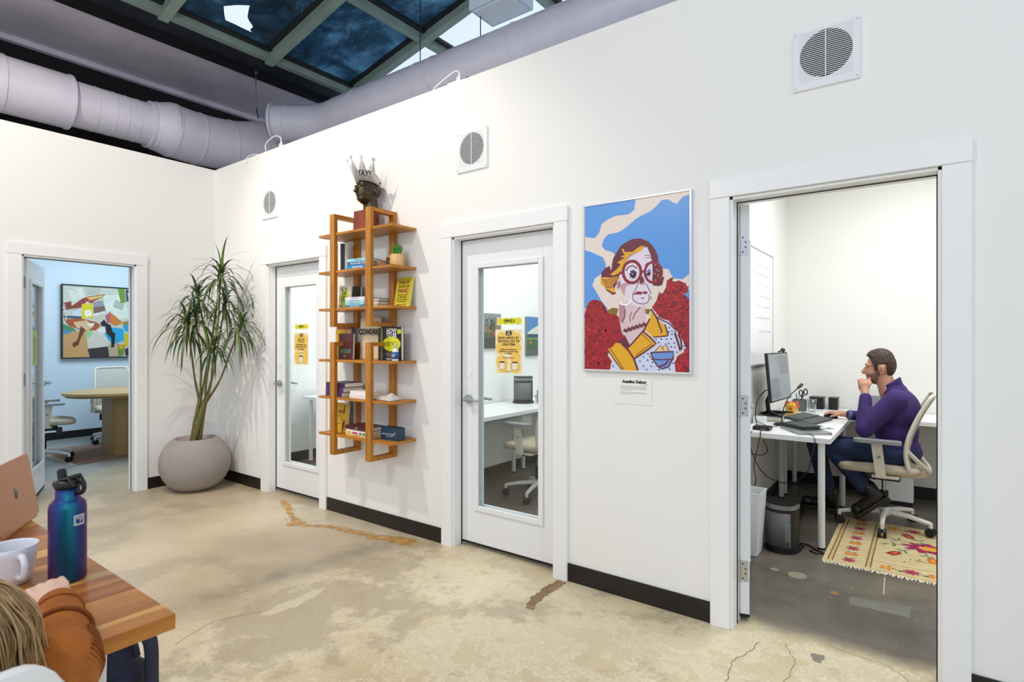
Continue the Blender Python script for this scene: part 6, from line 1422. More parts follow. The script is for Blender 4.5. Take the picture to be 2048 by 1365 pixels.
# cables ----------------------------------------------------------
def cable(label, pts, r=.0032, name='cable'):
    m = MB(); m.tube(bez(pts, 7), r, 6)
    return single(name, m, M_black, label, 'cable', pts[0], world=True)
cable('black laptop cable looping down under the desk', [(5.09, 1.40, .737), (5.115, 1.345, .735), (5.13, 1.30, .70), (5.11, 1.30, .60), (5.08, 1.33, .50), (5.0, 1.36, .42), (4.90, 1.38, .40), (4.80, 1.36, .46), (4.74, 1.33, .60), (4.73, 1.305, .70), (4.745, 1.33, .735)])
cable('black cable hanging from the hub to the floor by the bin', [(4.80, 1.41, .745), (4.80, 1.33, .748), (4.80, 1.305, .70), (4.78, 1.30, .60), (4.76, 1.31, .50), (4.77, 1.32, .40), (4.745, 1.32, .30), (4.76, 1.33, .15), (4.77, 1.35, .006)])
cable('second black cable looped under the desk edge', [(4.82, 1.30, .69), (4.85, 1.30, .62), (4.80, 1.31, .58), (4.70, 1.31, .60), (4.665, 1.33, .66), (4.66, 1.4, .69)])
cable('thin black monitor cable running across the white desk', [(4.70, 1.60, .785), (4.73, 1.58, .765), (4.80, 1.60, .738), (4.83, 1.66, .7345), (4.835, 1.71, .7345), (4.84, 1.74, .736)], .0025)
cable('black cable curving up behind the monitor', [(4.70, 1.66, .735), (4.68, 1.70, .80), (4.68, 1.76, .90), (4.71, 1.85, .965), (4.745, 1.93, .985)], .004)
cable('black power cable lying on the floor behind the heater', [(5.02, 1.30, .01), (5.06, 1.34, .006), (5.02, 1.40, .006), (5.08, 1.40, .006), (5.12, 1.34, .006), (5.18, 1.30, .006), (5.14, 1.27, .006), (5.10, 1.30, .006)], .005)

# ================================================================ people
M_skin = mat('skin_light', '#c9957c', .55, var=.05, vscale=20)
M_hair = mat('dark_brown_hair', '#3f2d24', .6, var=.35, vscale=60, bump=.5, bscale=90, stretch=(1, 1, .4))
M_beard = mat('short_stubble', '#856354', .8, var=.2, vscale=120)
M_purple = mat('purple_knit', '#3b2767', .85, var=.12, vscale=12, bump=.2, bscale=260)
M_denim = mat('dark_denim', '#1d2f52', .85, var=.3, vscale=9, bump=.2, bscale=180)
M_boot = mat('black_leather', '#121113', .35, bump=.1, bscale=60)
def finger(m, pts, r0, r1):
    pts = [Vector(p) for p in pts]; n = len(pts)
    for i in range(n-1): limb(m, pts[i], pts[i+1], r0+(r1-r0)*i/(n-1), r0+(r1-r0)*(i+1)/(n-1), 10)
man = thing('person', 'person in a purple sweater and jeans seated at the desk, fist at chin', 'person', (5.455, 2.15, 0))
m = MB(); head_prims(m)
HS = Matrix.Translation((5.437, 2.155, .988)) @ Matrix.Rotation(math.radians(-3), 4, 'Y') @ Matrix.Diagonal((.95, 1.0, 1.15, 1))
m.v = [HS @ p for p in m.v]
limb(m, (5.485, 2.155, .97), (5.452, 2.155, 1.10), .060, .054)                    # neck
m.ell((5.545, 2.155, .80), (.10, .15, .20)); m.ell((5.55, 2.155, .58), (.11, .15, .09))
sh_n, el_n, wr_n = Vector((5.535, 1.985, .945)), Vector((5.350, 1.960, .725)), Vector((5.350, 2.035, .955))
sh_f, el_f, wr_f = Vector((5.525, 2.325, .945)), Vector((5.455, 2.435, .745)), Vector((5.215, 2.405, .768))
for a, b, r0, r1 in ((sh_n, el_n, .050, .040), (el_n, wr_n, .040, .027), (sh_f, el_f, .050, .040), (el_f, wr_f, .040, .026)): limb(m, a, b, r0, r1)
# near hand: loose fist resting against the mouth
pc = Vector((5.338, 2.075, 1.025))
limb(m, wr_n, pc, .026, .030); m.ell(pc, (.038, .034, .044))
for k in range(4):
    z = 1.072-.021*k; x = 5.312+.003*k
    kn = Vector((x-.006, 2.070, z-.010)); finger(m, [kn, (x-.004, 2.103, z-.006), (x+.026, 2.122, z-.008), (x+.040, 2.098, z-.010)], .0115, .0095)
finger(m, [(5.360, 2.060, 1.015), (5.378, 2.085, 1.045), (5.365, 2.108, 1.072)], .012, .010)
# far hand on the mouse
pf = Vector((5.150, 2.415, .772)); limb(m, wr_f, pf, .025, .024); m.ell(pf+Vector((-.01, 0, .002)), (.042, .040, .017))
for k in range(4):
    y = 2.385+.020*k; L_ = (.062, .072, .068, .050)[k]
    finger(m, [(5.115, y, .778), (5.115-L_*.5, y, .779), (5.115-L_, y+.002, .762)], .0095, .008)
finger(m, [(5.150, 2.380, .768), (5.115, 2.366, .758), (5.090, 2.368, .748)], .0105, .009)
hip_n, kn_n, an_n = Vector((5.555, 2.065, .545)), Vector((5.125, 2.045, .560)), Vector((5.360, 2.050, .275))
hip_f, kn_f, an_f = Vector((5.555, 2.245, .545)), Vector((4.995, 2.290, .535)), Vector((5.090, 2.290, .120))
for a, b, r0, r1 in ((hip_n, kn_n, .070, .050), (kn_n, an_n, .050, .036), (hip_f, kn_f, .070, .050), (kn_f, an_f, .050, .036)): limb(m, a, b, r0, r1)
remesh(m, .0052, 4).build('body', M_skin, man, world=True)
# hair and stubble grown from the head's own surface
def groom(person, HS, hair_m, beard_m, long=False):
    hm = MB(); head_prims(hm); hm = remesh(hm, .0042, 4)
    def is_hair(p):
        if abs(p.y) > .066 and -.004 < p.x < .046 and .095 < p.z < .172: return False        # ear
        line = .213 if p.x < -.055 else (.205-(p.x+.055)*2.2 if p.x < -.030 else (.128 if p.x < -.006 else (.165 if p.x < .048 else .096)))
        return p.z > line
    def off(p): return .007 + (.010 if p.z > .20 else 0)*max(0, min(1, (p.z-.20)/.04)) + .014*max(0, min(1, (-p.x-.02)/.05))*(p.z > .21) + .0016*math.sin(p.x*260+p.y*90)*math.sin(p.y*210)
    h_ = shell(hm, is_hair, off); h_.v = [HS @ p for p in h_.v]; h_.build('hair', hair_m, person, world=True)
    if beard_m:
        def is_beard(p):
            if abs(p.y) > .068 and p.x > -.004: return False
            jaw = .112 + max(0, p.x+.045)*.55
            return p.x < .010 and p.z < min(jaw, .135) and not (p.x < -.080 and .088 < p.z < .108 and abs(p.y) < .022) and p.z > .046
        h_ = shell(hm, is_beard, lambda p: .0016); h_.v = [HS @ p for p in h_.v]; h_.build('stubble', beard_m, person, world=True)
groom(man, HS, M_hair, M_beard)
m = MB()
for s in (-1, 1): m.ell((-.087, s*.030, .170), (.005, .022, .0045), 12, 8); 
m.v = [HS @ p for p in m.v]; m.build('eyebrows', M_hair, man, world=True)
m = MB()
for s in (-1, 1): m.ell((-.0765, s*.030, .150), (.004, .011, .004), 10, 6)
m.v = [HS @ p for p in m.v]; m.build('eyes', mat('dark_eye', '#20140f', .3), man, world=True)
# sweater
m = MB()
m.ell((5.555, 2.155, .84), (.125, .178, .165), 24, 16); m.ell((5.530, 2.155, .70), (.135, .165, .15), 24, 14); m.ell((5.540, 2.155, .60), (.135, .165, .085), 20, 12)
m.ell((5.545, 2.155, .94), (.095, .165, .070), 20, 12)
for a, b, r0, r1 in ((sh_n, el_n, .072, .060), (el_n, el_n.lerp(wr_n, .94), .058, .039), (sh_f, el_f, .070, .058), (el_f, el_f.lerp(wr_f, .97), .056, .038)): limb(m, a, b, r0, r1, 18)
for k in range(4):   # soft folds along the near sleeve
    p = el_n.lerp(wr_n, .18+.15*k); m.ell(p+Vector((0, 0, 0)), (.058-.004*k, .056-.004*k, .012), 16, 8)
limb(m, (5.525, 2.155, .975), (5.515, 2.155, .99), .080, .074, 20)
remesh(m, .0065, 5).build('sweater', M_purple, man, world=True)
m = MB()
def collar(u, v_):
    a = 2*PI*u; r = (.076, .070, .063, .060, .061)[round(v_*4)]; k = v_
    return Vector((5.512-.020*k+r*math.cos(a), 2.155+r*.96*math.sin(a), (.982+.068*k)+(.022+.020*k)*math.cos(a)))
m.grid(collar, 32, 5, closed_u=True); m.build('collar_rib', mat('purple_rib', '#31215a', .9), man, world=True, solid=.006)
m = MB()
for s in (-1, 1): m.ell((.016, s*.0835, .136), (.008, .002, .016), 12, 8)
m.v = [HS @ p for p in m.v]; m.build('ear_shade', mat('ear_shade', '#a86a55', .6), man, world=True)  # darker ellipse paints the shade inside the ear
m = MB(); q = el_f.lerp(wr_f, .93); m.cyl(q, q+(wr_f-el_f).normalized()*.022, .041, .040, 18); m.build('cuff', mat('denim_blue_cuff', '#5f7796', .9), man, world=True)
# jeans and boots
m = MB(); m.ell((5.560, 2.155, .560), (.125, .165, .095), 22, 14)
for a, b, r0, r1 in ((hip_n, kn_n, .088, .068), (kn_n, kn_n.lerp(an_n, .9), .066, .056), (hip_f, kn_f, .088, .068), (kn_f, kn_f.lerp(an_f, .9), .066, .056)): limb(m, a, b, r0, r1, 18)
remesh(m, .0075, 4).build('jeans', M_denim, man, world=True)
def boot(ankle, heel, toe, up):
    """boot from shaft at the ankle to heel and toe points on the sole"""
    f = (toe-heel).normalized(); L_ = (toe-heel).length; m = MB()
    limb(m, ankle, heel+up*.075+f*.045, .054, .050, 18); limb(m, heel+up*.045+f*.045, heel+up*.040+f*(L_*.62), .046, .044, 16); m.ell(heel+up*.040+f*(L_-.05), .044, 18, 12)
    o = remesh(m, .0055, 4).build('boot', M_boot, man, world=True)
    sd = f.cross(up).normalized(); Mb = basis(heel, f, sd, f.cross(sd) if f.cross(sd).dot(up) > 0 else -f.cross(sd))
    pl = [(.0, -.036), (.06, -.038), (L_*.6, -.046), (L_-.03, -.040), (L_+.004, -.012), (L_+.004, .012), (L_-.03, .040), (L_*.6, .046), (.06, .038), (0, .036), (-.012, .02), (-.012, -.02)]
    m = MB(); m.prism(pl, -.012, .016, 0, Mb); m.prism([(x if x < .07 else .07, y) for x, y in pl if x < .1], -.026, -.012, 0, Mb); m.build('sole', mat('dark_rubber_sole', '#1b1712', .6), o, world=True)
    m = MB(); m.tube([Mb @ Vector((x, y*1.02, .012)) for x, y in pl], .0022, 5, closed=True); m.build('welt_stitching', mat('welt_thread', '#6a5f3c', .7), o, world=True)
heel, toe = Vector((5.478, 2.045, .232)), Vector((5.290, 2.045, .062))
boot(an_n+Vector((.005, 0, .02)), heel, toe, Vector((-.66, 0, .75)).normalized())
boot(an_f+Vector((0, 0, .04)), Vector((5.145, 2.29, .030)), Vector((4.885, 2.29, .030)), Vector((0, 0, 1)))

# ================================================================ meeting room behind the left wall
PWD, PHT = 1.36, 1.025
MC = basis((-3.82, -.24, 1.10), (0, 1, 0), (0, 0, 1), (1, 0, 0))
M_blk = mat('black_frame_paint', '#0d0d0f', .4)
t = framed('collage_painting', 'black framed paper collage painting of a walking figure on the meeting room wall', MC, PWD, PHT, .014, .055, M_blk, (-3.82, .44, 1.10))
MB().box(.012, .012, 0, PWD-.012, PHT-.012, .040, 0, MC).build('canvas', cm('#bfc2b2', .6), t, world=True)
m = MB(); cols = []; zz = .0405
extra = []
random.seed(31)
for i in range(22):
    x, y = random.uniform(.88, 1.30), random.uniform(.06, .96); a = random.uniform(0, 6.28); r = random.uniform(.05, .12)
    extra.append((random.choice(('#1f9fd0', '#cdb81e', '#d5d8cc', '#6f8a2a', '#8a2f28', '#2a2a32', '#d9b266')), [(x+r*math.cos(a+k*1.57)*random.uniform(.7, 1.2), y+r*math.sin(a+k*1.57)*random.uniform(.7, 1.2)) for k in range(4)]))
for c, q in extra+COLLAGE:
    q = clip([tuple(p) for p in q], .016, .016, PWD-.016, PHT-.016)
    if len(q) > 2: m.flat(q, ci(c), MC, zz); zz += .00004
for k in range(4): m.stroke([(.03+.012*math.cos(a)+.006*k, .70-.025*k+.05*math.sin(a)) for a in [2*PI*i/14 for i in range(15)]], .005, ci('#f4f4f4'), MC, zz+.0001)
m.stroke([(.035+.018*math.cos(a), .60+.10*math.sin(a)) for a in [2*PI*i/18 for i in range(19)]], .006, ci('#f4f4f4'), MC, zz+.0001)
for i in range(60):
    x, y = random.uniform(.05, .84), random.uniform(.62, .98); l = random.uniform(.02, .07); m.stroke([(x, y), (x+l, y-.004)], .002, ci('#8f978a'), MC, zz+.0002)
for i in range(10):
    x, y = random.uniform(.26, .36), random.uniform(.54, .66); m.stroke([(x, y), (x+.02, y+.01)], .006, ci('#f4f4f4'), MC, zz+.0003)
m.build('collage_print', [cm(c, .55) for c in cols], t, world=True)

# oval table
def oak_nodes(nt, b, co): wood_nodes('#a98d5c', '#b89b68', '#c4a874', (6, 2, 30))(nt, b, co)
M_oak = node_mat('pale_oak_veneer', oak_nodes, .4)
t = thing('meeting_table', 'long oval pale oak meeting table on a slab pedestal', 'table', (-2.12, .62, .0075))
ov = []
for i in range(64):
    a = 2*PI*i/64; c, s = math.cos(a), math.sin(a); ov.append((-.62*math.copysign(abs(c)**.85, c)*-1, 1.28*math.copysign(abs(s)**.9, s)))
MB().prism(ov, .715, .742).build('table_top', M_oak, t, bevel=.004)
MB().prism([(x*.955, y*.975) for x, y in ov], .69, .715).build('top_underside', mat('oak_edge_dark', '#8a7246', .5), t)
for s in (-1, 1):
    m = MB(); m.prism(rrect(-.25, s*.72-.14, .25, s*.72+.14, .10), 0, .69); m.build('pedestal', mat('pedestal_oak', '#9c7f4c', .5, var=.1, vscale=4, stretch=(1, 1, .2)), t)
m = MB(); m.box(-.012, -.10, 0, .012, .10, .012); single('remote_control', m, M_black, 'thin black remote lying on the oval table', 'remote', (-1.85, -.02, .749), .4, bevel=.004)
# kilim
t = thing('kilim_rug', 'worn reddish brown patterned rug with fringe under the oval table', 'rug', (-2.35, .4, 0))
def kil(nt, b, co):
    v = N(nt, 'ShaderNodeTexVoronoi', i_Scale=16); nt.links.new(co, v.inputs['Vector']); w_ = N(nt, 'ShaderNodeTexWave', i_Scale=7, i_Distortion=4, i_Detail=3); nt.links.new(co, w_.inputs['Vector'])
    c = ramp(nt, w_.outputs[1], [(.2, '#5e3a30'), (.5, '#84604e'), (.8, '#a28672')]); nt.links.new(mix(nt, .35, c, ramp(nt, v.outputs[0], [(.1, '#4c3a38'), (.5, '#9a7a66')])), b.inputs['Base Color'])
MB().box(-3.0, -.66, 0, -1.70, 1.6, .006).build('weave', node_mat('kilim_weave', kil, .95), t, world=True)
m = MB()
for k, c in enumerate((-.60, -.52, -.50)): m.stroke([(-2.98, c), (-1.72, c)], .02, 0, None, .0066)
m.build('border_stripes', cm('#a5624a', .95), t, world=True)
m = MB(); random.seed(13); x = -3.0
while x < -1.70:
    l = random.uniform(.07, .12); d = random.uniform(-.03, .03)
    m.add([(x, -.655, .005), (x+.012, -.655, .005), (x+.008+d, -.66-l, .002), (x+.002+d, -.66-l, .002)], [(0, 1, 2, 3)]); x += .022
m.build('fringe', mat('fringe_wool', '#c9bfae', .95), t, world=True, kind='stuff', solid=.003)
office_chair('cream task chair at the near end of the oval table, beside the open glazed door', (-2.15, -.83, .008), math.radians(80), GCH, .5)
office_chair('cream task chair behind the oval table, below the collage painting', (-3.02, .15, .008), math.radians(-8), GCH, .2)
office_chair('cream task chair mostly hidden by the door jamb, in front of the oval table', (-1.22, .14, .008), math.radians(172), GCH, .9)
# strip sign on the open glazed door of the meeting room
Dm = ROOTM[door_4.name]
t = thing('door_strip_sign', 'narrow yellow green strip sign on the open meeting room door', 'sign', Dm @ Vector((.40, -.02, 1.15)))
for y in (.0032-.021, -.0042-.021):
    MB().box(.30, y, 1.12, .52, y+.001, 1.42, 0, Dm).build('sheet', cm('#b4b53a'), t, world=True)
m = MB(); add_text(m, 'MEETING ROOM', .036, .41, 1.27, 0, 0, Dm @ basis((0, -.0262, 0), (0, 0, -1), (1, 0, 0), (0, -1, 0)), offset=.001) if False else None
lt = MB(); vs, fs = text('MEETING', .05, .001); lt.add([Dm @ Vector((.41+p[1], -.0264, 1.27-p[0]*.9)) for p in vs], fs); lt.build('lettering', M_black, t, world=True)

# ================================================================ office 2, seen through the closed glazed door
desk('white desk along the side wall of office 2, with black heater', 2.235, .62, 2.835, 1.98, ((2.30, .70), (2.77, .70), (2.30, 1.90), (2.77, 1.90)))
desk('white desk in the back corner of office 2', 2.235, 1.99, 2.835, 3.18, ((2.30, 2.07), (2.77, 2.07), (2.30, 3.1), (2.77, 3.1)))
office_chair('cream task chair pushed up to the desk in office 2', (2.98, 1.34, .0), math.radians(178), GCH, .59)
heater('desk_heater', 'black desktop heater with grey grille on the office 2 desk', (2.47, 1.83, .73), math.radians(35), .19, .15, .265)
t = thing('green_folder', 'tall bright green standing folder on the office 2 desk', 'folder', (2.70, 1.88, .73), .5)
m = MB(); m.prism([(-.02, 0), (.16, 0), (.14, .40), (.02, .40)], -.03, .03, M=basis((0, 0, 0), (1, 0, 0), (0, 0, 1), (0, -1, 0))); m.build('folder_body', cm('#0f9a1c', .4), t, bevel=.003)
MB().box(.02, -.025, .40, .13, .025, .403).build('folder_top', cm('#0a6b14'), t)
t = thing('pen_glass', 'small glass of teal pens beside the green folder', 'pen holder', (2.60, 1.90, .73))
MB().lathe([(0, 0), (.025, 0), (.027, .08), (.025, .08), (.023, .006), (0, .005)], 20).build('tumbler', M_gl, t)
for k in range(3): MB().cyl((.006*k-.006, 0, .008), (.012*k-.012, .006, .13), .004, n=8).build('pen', cm(('#1f7a7a', '#28506a', '#1f7a7a')[k]), t)
def landscape(label, y0, z0, w_, h_, bands, extra_fn):
    M_ = basis((2.222, y0, z0), (0, 1, 0), (0, 0, 1), (1, 0, 0))
    t = thing('landscape_painting', label, 'picture', (2.222, y0+w_/2, z0))
    MB().box(0, 0, 0, w_, h_, .022, 0, M_).build('canvas', cm('#7f8478', .6), t, world=True)
    m = MB(); cs = [];
    def k(c):
        if c not in cs: cs.append(c)
        return cs.index(c)
    for i, (a, b, c) in enumerate(bands): m.flat([(0, a*h_), (w_, a*h_), (w_, b*h_), (0, b*h_)], k(c), M_, .0222+.00002*i)
    extra_fn(m, k, M_, w_, h_); m.build('painting', [cm(c, .5) for c in cs], t, world=True)
def ex1(m, k, M_, w_, h_):
    random.seed(6)
    for i in range(7):
        x = random.uniform(.02, w_-.02); y1 = h_*random.uniform(.55, .85); m.stroke([(x, h_*.2), (x+.01, y1)], .004, k('#20241a'), M_, .0226)
        for j in range(9): m.flat(arc((x+random.uniform(-.03, .03), y1+random.uniform(-.04, .04)), random.uniform(.005, .012), 0, 2*PI, 7)[:-1], k(random.choice(('#20241a', '#2c3524'))), M_, .0227+.00001*j)
    m.flat(arc((w_*.75, h_*.42), .022, 0, 2*PI, 13)[:-1], k('#a5562a'), M_, .0229)
def ex2(m, k, M_, w_, h_):
    m.flat([(0, h_*.56), (w_*.3, h_*.66), (w_*.6, h_*.72), (w_, h_*.80), (w_, h_*.56)], k('#d8d8d4'), M_, .0226)
    m.flat(arc((w_*.3, h_*.34), .022, 0, 2*PI, 13)[:-1], k('#c8621e'), M_, .0227)
landscape('dim landscape painting of reeds at dusk on the office 2 side wall', 1.33, 1.275, .43, .345, ((0, .3, '#3a3a2c'), (.3, .45, '#5c5530'), (.45, .68, '#8a7350'), (.68, 1, '#85898a')), ex1)
landscape('narrow bright landscape painting with blue sky and green field in office 2', 2.215, 1.185, .235, .425, ((0, .18, '#4d5a50'), (.18, .42, '#1f5a2a'), (.42, .46, '#6f9a2a'), (.46, .56, '#1f3f58'), (.56, 1, '#3f7fb8')), ex2)
t = thing('cable_basket', 'pale cable bundle box mounted under the office 2 desk', 'box', (2.62, 1.55, .54))
MB().box(-.10, -.08, 0, .10, .08, .13).build('box', M_cord, t, bevel=.02); MB().box(-.02, -.07, .13, .02, .07, .155).build('bracket', M_wht, t)
t = thing('waste_basket', 'slim white waste basket at the front of office 2', 'bin', (2.62, .46, 0))
m = MB(); m.lathe([(0, .004), (.075, 0), (.10, .32), (.095, .32), (.07, .012), (0, .010)], 24); m.build('tub', M_cord, t); MB().lathe([(.097, .312), (.104, .312), (.104, .326), (.097, .326)], 24).build('rim', M_cord, t)

# ================================================================ office 1
desk('white desk seen through the OFFICE 1 door', .10, .905, 1.55, 1.50, ((.17, .97), (1.48, .97), (.17, 1.43), (1.48, 1.43)))

# ================================================================ foreground table
TX, TY, TH = 4.335, -2.163, .74
def stave_mat(i, c0, c1, c2): return node_mat('walnut_stave_%d' % i, wood_nodes(c0, c1, c2, (30, 3, 30)), .32)
STV = [stave_mat(0, '#95531c', '#b06a26', '#bf7d36'), stave_mat(1, '#a56420', '#bf7a2e', '#cf9242'), stave_mat(2, '#c48a40', '#d8a254', '#e2b468'), stave_mat(3, '#86481a', '#a25c22', '#b26e2c')]
t = thing('wooden_table', 'honey brown butcher block table in the foreground corner', 'table', (3.3, -2.51, 0))
random.seed(17); x = TX; k = 0
seq = [1, 2, 0, 1, 3, 0, 2, 1, 0, 1, 3, 2, 0, 1, 1, 3, 0, 2]
while x > 2.3:
    w_ = (.052, .026, .085, .060, .075, .066)[k % 6]
    MB().box(x-w_+.0004, TY-.70, TH-.034, x-.0004, TY, TH).build('stave', STV[seq[k % len(seq)]], t, world=True, bevel=.0012)
    x -= w_; k += 1
xl = x
for lx in (TX-.26, xl+.12):
    for ly in (TY-.09, TY-.61):
        m = MB(); v = [(lx-.045, ly-.03, TH-.034), (lx+.045, ly-.03, TH-.034), (lx+.045, ly+.03, TH-.034), (lx-.045, ly+.03, TH-.034), (lx-.025, ly-.02, 0), (lx+.025, ly-.02, 0), (lx+.025, ly+.02, 0), (lx-.025, ly+.02, 0)]
        m.add(v, [(0, 1, 2, 3), (7, 6, 5, 4), (4, 5, 1, 0), (5, 6, 2, 1), (6, 7, 3, 2), (7, 4, 0, 3)]); m.build('leg', M_wht, t, world=True, bevel=.004)
# ---------------------------------------------------------------- water bottle
def bottle_coat(nt, b, co):
    L = nt.links.new
    lw = N(nt, 'ShaderNodeLayerWeight', i_0=.42)
    c = ramp(nt, lw.outputs['Facing'], [(.0, '#137684'), (.05, '#195f82'), (.16, '#2a437c'), (.38, '#43296c'), (1, '#5c2f6a')])  # teal highlight painted into the middle, violet towards the edges
    L(c, b.inputs['Base Color']); b.inputs['Metallic'].default_value = .75
M_coat = node_mat('violet_coat_teal_highlight', bottle_coat, .34)
BC = Vector((3.915, -2.248, TH))
t = thing('water_bottle', 'blue and purple steel water bottle with black straw lid', 'bottle', BC)
MB().lathe([(0, 0), (.036, 0), (.039, .003), (.0402, .010), (.0402, .186), (.038, .199), (.030, .208), (.0262, .213), (.0262, .240), (0, .240)], 64).build('bottle_body', M_coat, t)
MB().lathe([(0, .240), (.0285, .240), (.029, .243), (.029, .252), (.026, .258), (0, .259)], 48).build('lid', M_black, t)
Rb = Matrix.Rotation(math.radians(36), 4, 'Z')
m = MB(); m.cyl(Rb @ Vector((-.012, 0, .25)), Rb @ Vector((-.016, 0, .283)), .0105, .010, 20); m.cyl(Rb @ Vector((-.016, 0, .281)), Rb @ Vector((-.0165, 0, .286)), .0075, .007, 16); m.build('straw_spout', M_black, t)
m = MB()
for s in (-1, 1): m.tube([Rb @ Vector((.030, s*.016, .245)), Rb @ Vector((.016, s*.018, .266)), Rb @ Vector((-.004, s*.018, .260))], .0055, 8)
m.tube([Rb @ Vector((.015, -.017, .266)), Rb @ Vector((.015, .017, .266))], .005, 8); m.build('lid_handle', M_black, t)
m = MB(); m.tube([Rb @ Vector((.033+.010*math.cos(a), 0, .240+.016*math.sin(a))) for a in [2*PI*i/18 for i in range(18)]], .0055, 8, closed=True); m.build('carry_loop', M_black, t)
m = MB(); m.cyl(Rb @ Vector((-.028, 0, .247)), Rb @ Vector((-.035, 0, .247)), .007, n=12); m.build('hinge_boss', M_black, t)
# logo: square frame with degree F on the curved wall
AL = math.radians(21)
def onb(x, z, r=.0406): return (r*math.cos(AL+x/r), r*math.sin(AL+x/r), z)
m = MB()
def pts_box(x0, z0, x1, z1, mi):
    n = 5; v = [onb(x0+(x1-x0)*i/n, z) for z in (z0, z1) for i in range(n+1)]
    m.add(v, [(i, i+1, n+2+i, n+1+i) for i in range(n)], mi)
c0, h = .158, .0135
for b in ((-h, c0-h, h, c0-h+.005), (-h, c0+h-.005, h, c0+h), (-h, c0-h, -h+.005, c0+h), (h-.005, c0-h, h, c0+h)): pts_box(*b, 0)
vs, fs = text('°F', .017, .0006); m.add([onb(p[0], c0+p[1]) for p in vs], fs, 0)
m.build('logo', mat('pale_silver_print', '#b9bcc4', .4), t)
# ---------------------------------------------------------------- mug
MC_ = at(22, 1122, 1.43); MC_.z = TH
t = thing('white_mug', 'white ceramic mug with handle on the foreground table', 'mug', MC_)
M_cer = mat('white_glaze', '#e6e7ef', .15)
MB().lathe([(0, .006), (.030, .004), (.036, 0), (.039, .003), (.046, .025), (.053, .075), (.056, .094), (.054, .095), (.051, .090), (.043, .028), (.034, .012), (0, .010)], 48).build('cup', M_cer, t)
ha = math.radians(6); hx, hy = math.cos(ha), math.sin(ha)
m = MB(); m.tube(bez([(hx*.049, hy*.049, .072), (hx*.070, hy*.070, .078), (hx*.084, hy*.084, .058), (hx*.074, hy*.074, .030), (hx*.045, hy*.045, .022)], 7), .0075, 12); m.build('handle', M_cer, t)
m = MB(); m.lathe([(0, .055), (.0485, .055)], 32); m.build('coffee', cm('#cfd2d8', .1), t)
# ---------------------------------------------------------------- rose gold laptop, seen from behind
p0, p1 = Vector((3.455, -2.285, TH)), Vector((3.185, -2.130, TH))
ax = (p1-p0).normalized(); back = Vector((-ax.y, ax.x, 0)); back = back if back.y > 0 else -back
t = thing('rose_gold_laptop', 'open rose gold laptop seen from behind on the wooden table', 'laptop', (p0+p1)/2)
M_rose = mat('rose_gold_aluminium', '#c08a68', .38, .55, var=.03, vscale=40)
ctr = (p0+p1)/2; W2 = .152
Mb = basis(ctr, ax, -back, Vector((0, 0, 1)))      # local y points to the user
Mb = basis(ctr, -ax, -back, Vector((0, 0, 1))) if Mb.to_3x3().determinant() < 0 else Mb
MB().prism(rrect(-W2, .004, W2, .215, .012), .002, .011, 0, Mb).build('keyboard_base', M_rose, t, world=True, bevel=.001)
MB().box(-.13, .03, .011, .13, .12, .0125, 0, Mb).build('keys', M_black, t, world=True)
MB().box(-.05, .13, .011, .05, .205, .0114, 0, Mb).build('trackpad', M_rose, t, world=True)
tilt = math.radians(-9)
Ml = Mb @ Matrix.Translation((0, .004, .012)) @ Matrix.Rotation(PI/2+tilt, 4, 'X')    # lid plane: x width, y up, z towards the back
MB().prism(rrect(-W2, 0, W2, .214, .012), -.003, .0035, 0, Ml).build('lid', M_rose, t, world=True, bevel=.001)
sgn = 1 if (Ml.to_3x3() @ Vector((0, 0, 1))).dot(back) > 0 else -1
MB().box(-W2+.008, .012, sgn*-.0032, W2-.008, .206, sgn*-.0036, 0, Ml).build('screen', mat('dark_screen', '#15171b', .2), t, world=True)
# bitten apple mark on the lid
S_ = .00062
ap = [(0, 14), (6, 17), (13, 17), (19, 13), (22, 8), (17, 3), (16, -3), (18, -9), (23, -13), (19, -21), (14, -27), (9, -30), (4, -28), (0, -27), (-5, -29), (-10, -29), (-16, -24), (-21, -14), (-23, -3), (-21, 8), (-16, 15), (-9, 17)]
lf = [(0, 19), (1, 26), (6, 32), (12, 34), (12, 28), (8, 22)]
fx = 1 if (Ml.to_3x3() @ Vector((1, 0, 0))).dot(Vector((.804, .594, 0))) > 0 else -1
m = MB()
for pl in (ap, lf): m.prism([(fx*x*S_, .107+y*S_) for x, y in pl], sgn*.0035, sgn*.0040, 0, Ml)
m.build('apple_mark', mat('dark_mirror', '#3a332c', .15, .8), t, world=True)
# ---------------------------------------------------------------- backpack under the table
BPK = Vector((3.73, -2.15, 0))
t = thing('navy_backpack', 'dark navy backpack standing on the floor under the wooden table', 'bag', BPK, math.radians(25))
M_nvy = mat('navy_nylon', '#22263f', .75, var=.15, vscale=10, bump=.25, bscale=160)
m = MB(); m.prism(rrect(-.15, -.09, .15, .09, .06, 6), .0, .40); m.prism(rrect(-.13, -.075, .13, .075, .06, 6), .38, .47)
remesh(m, .010, 8).build('main_body', M_nvy, t)
m = MB(); m.prism(rrect(-.115, -.14, .115, -.06, .035, 5), .03, .27); remesh(m, .009, 6).build('front_pocket', mat('navy_pocket', '#14182c', .7), t)
m = MB()
pl = [(.115*math.sin(PI*i/16*1.0-PI/2), .27+.05*math.cos(PI*i/16-PI/2)) for i in range(17)]
m.tube([(x, -.125, z-.01) for x, z in pl], .004, 6); m.build('zip', M_black, t)
def strap(pts, w_):
    pts = bez(pts, 6); m = MB(); v = []
    for i, p in enumerate(pts):
        d = (pts[min(i+1, len(pts)-1)]-pts[max(i-1, 0)]).normalized(); sd = Vector((0, 1, 0)) - d*d.y; sd.normalize()
        v += [p+sd*w_, p-sd*w_]
    return m.add(v, [(2*i, 2*i+1, 2*i+3, 2*i+2) for i in range(len(pts)-1)], 0, True)
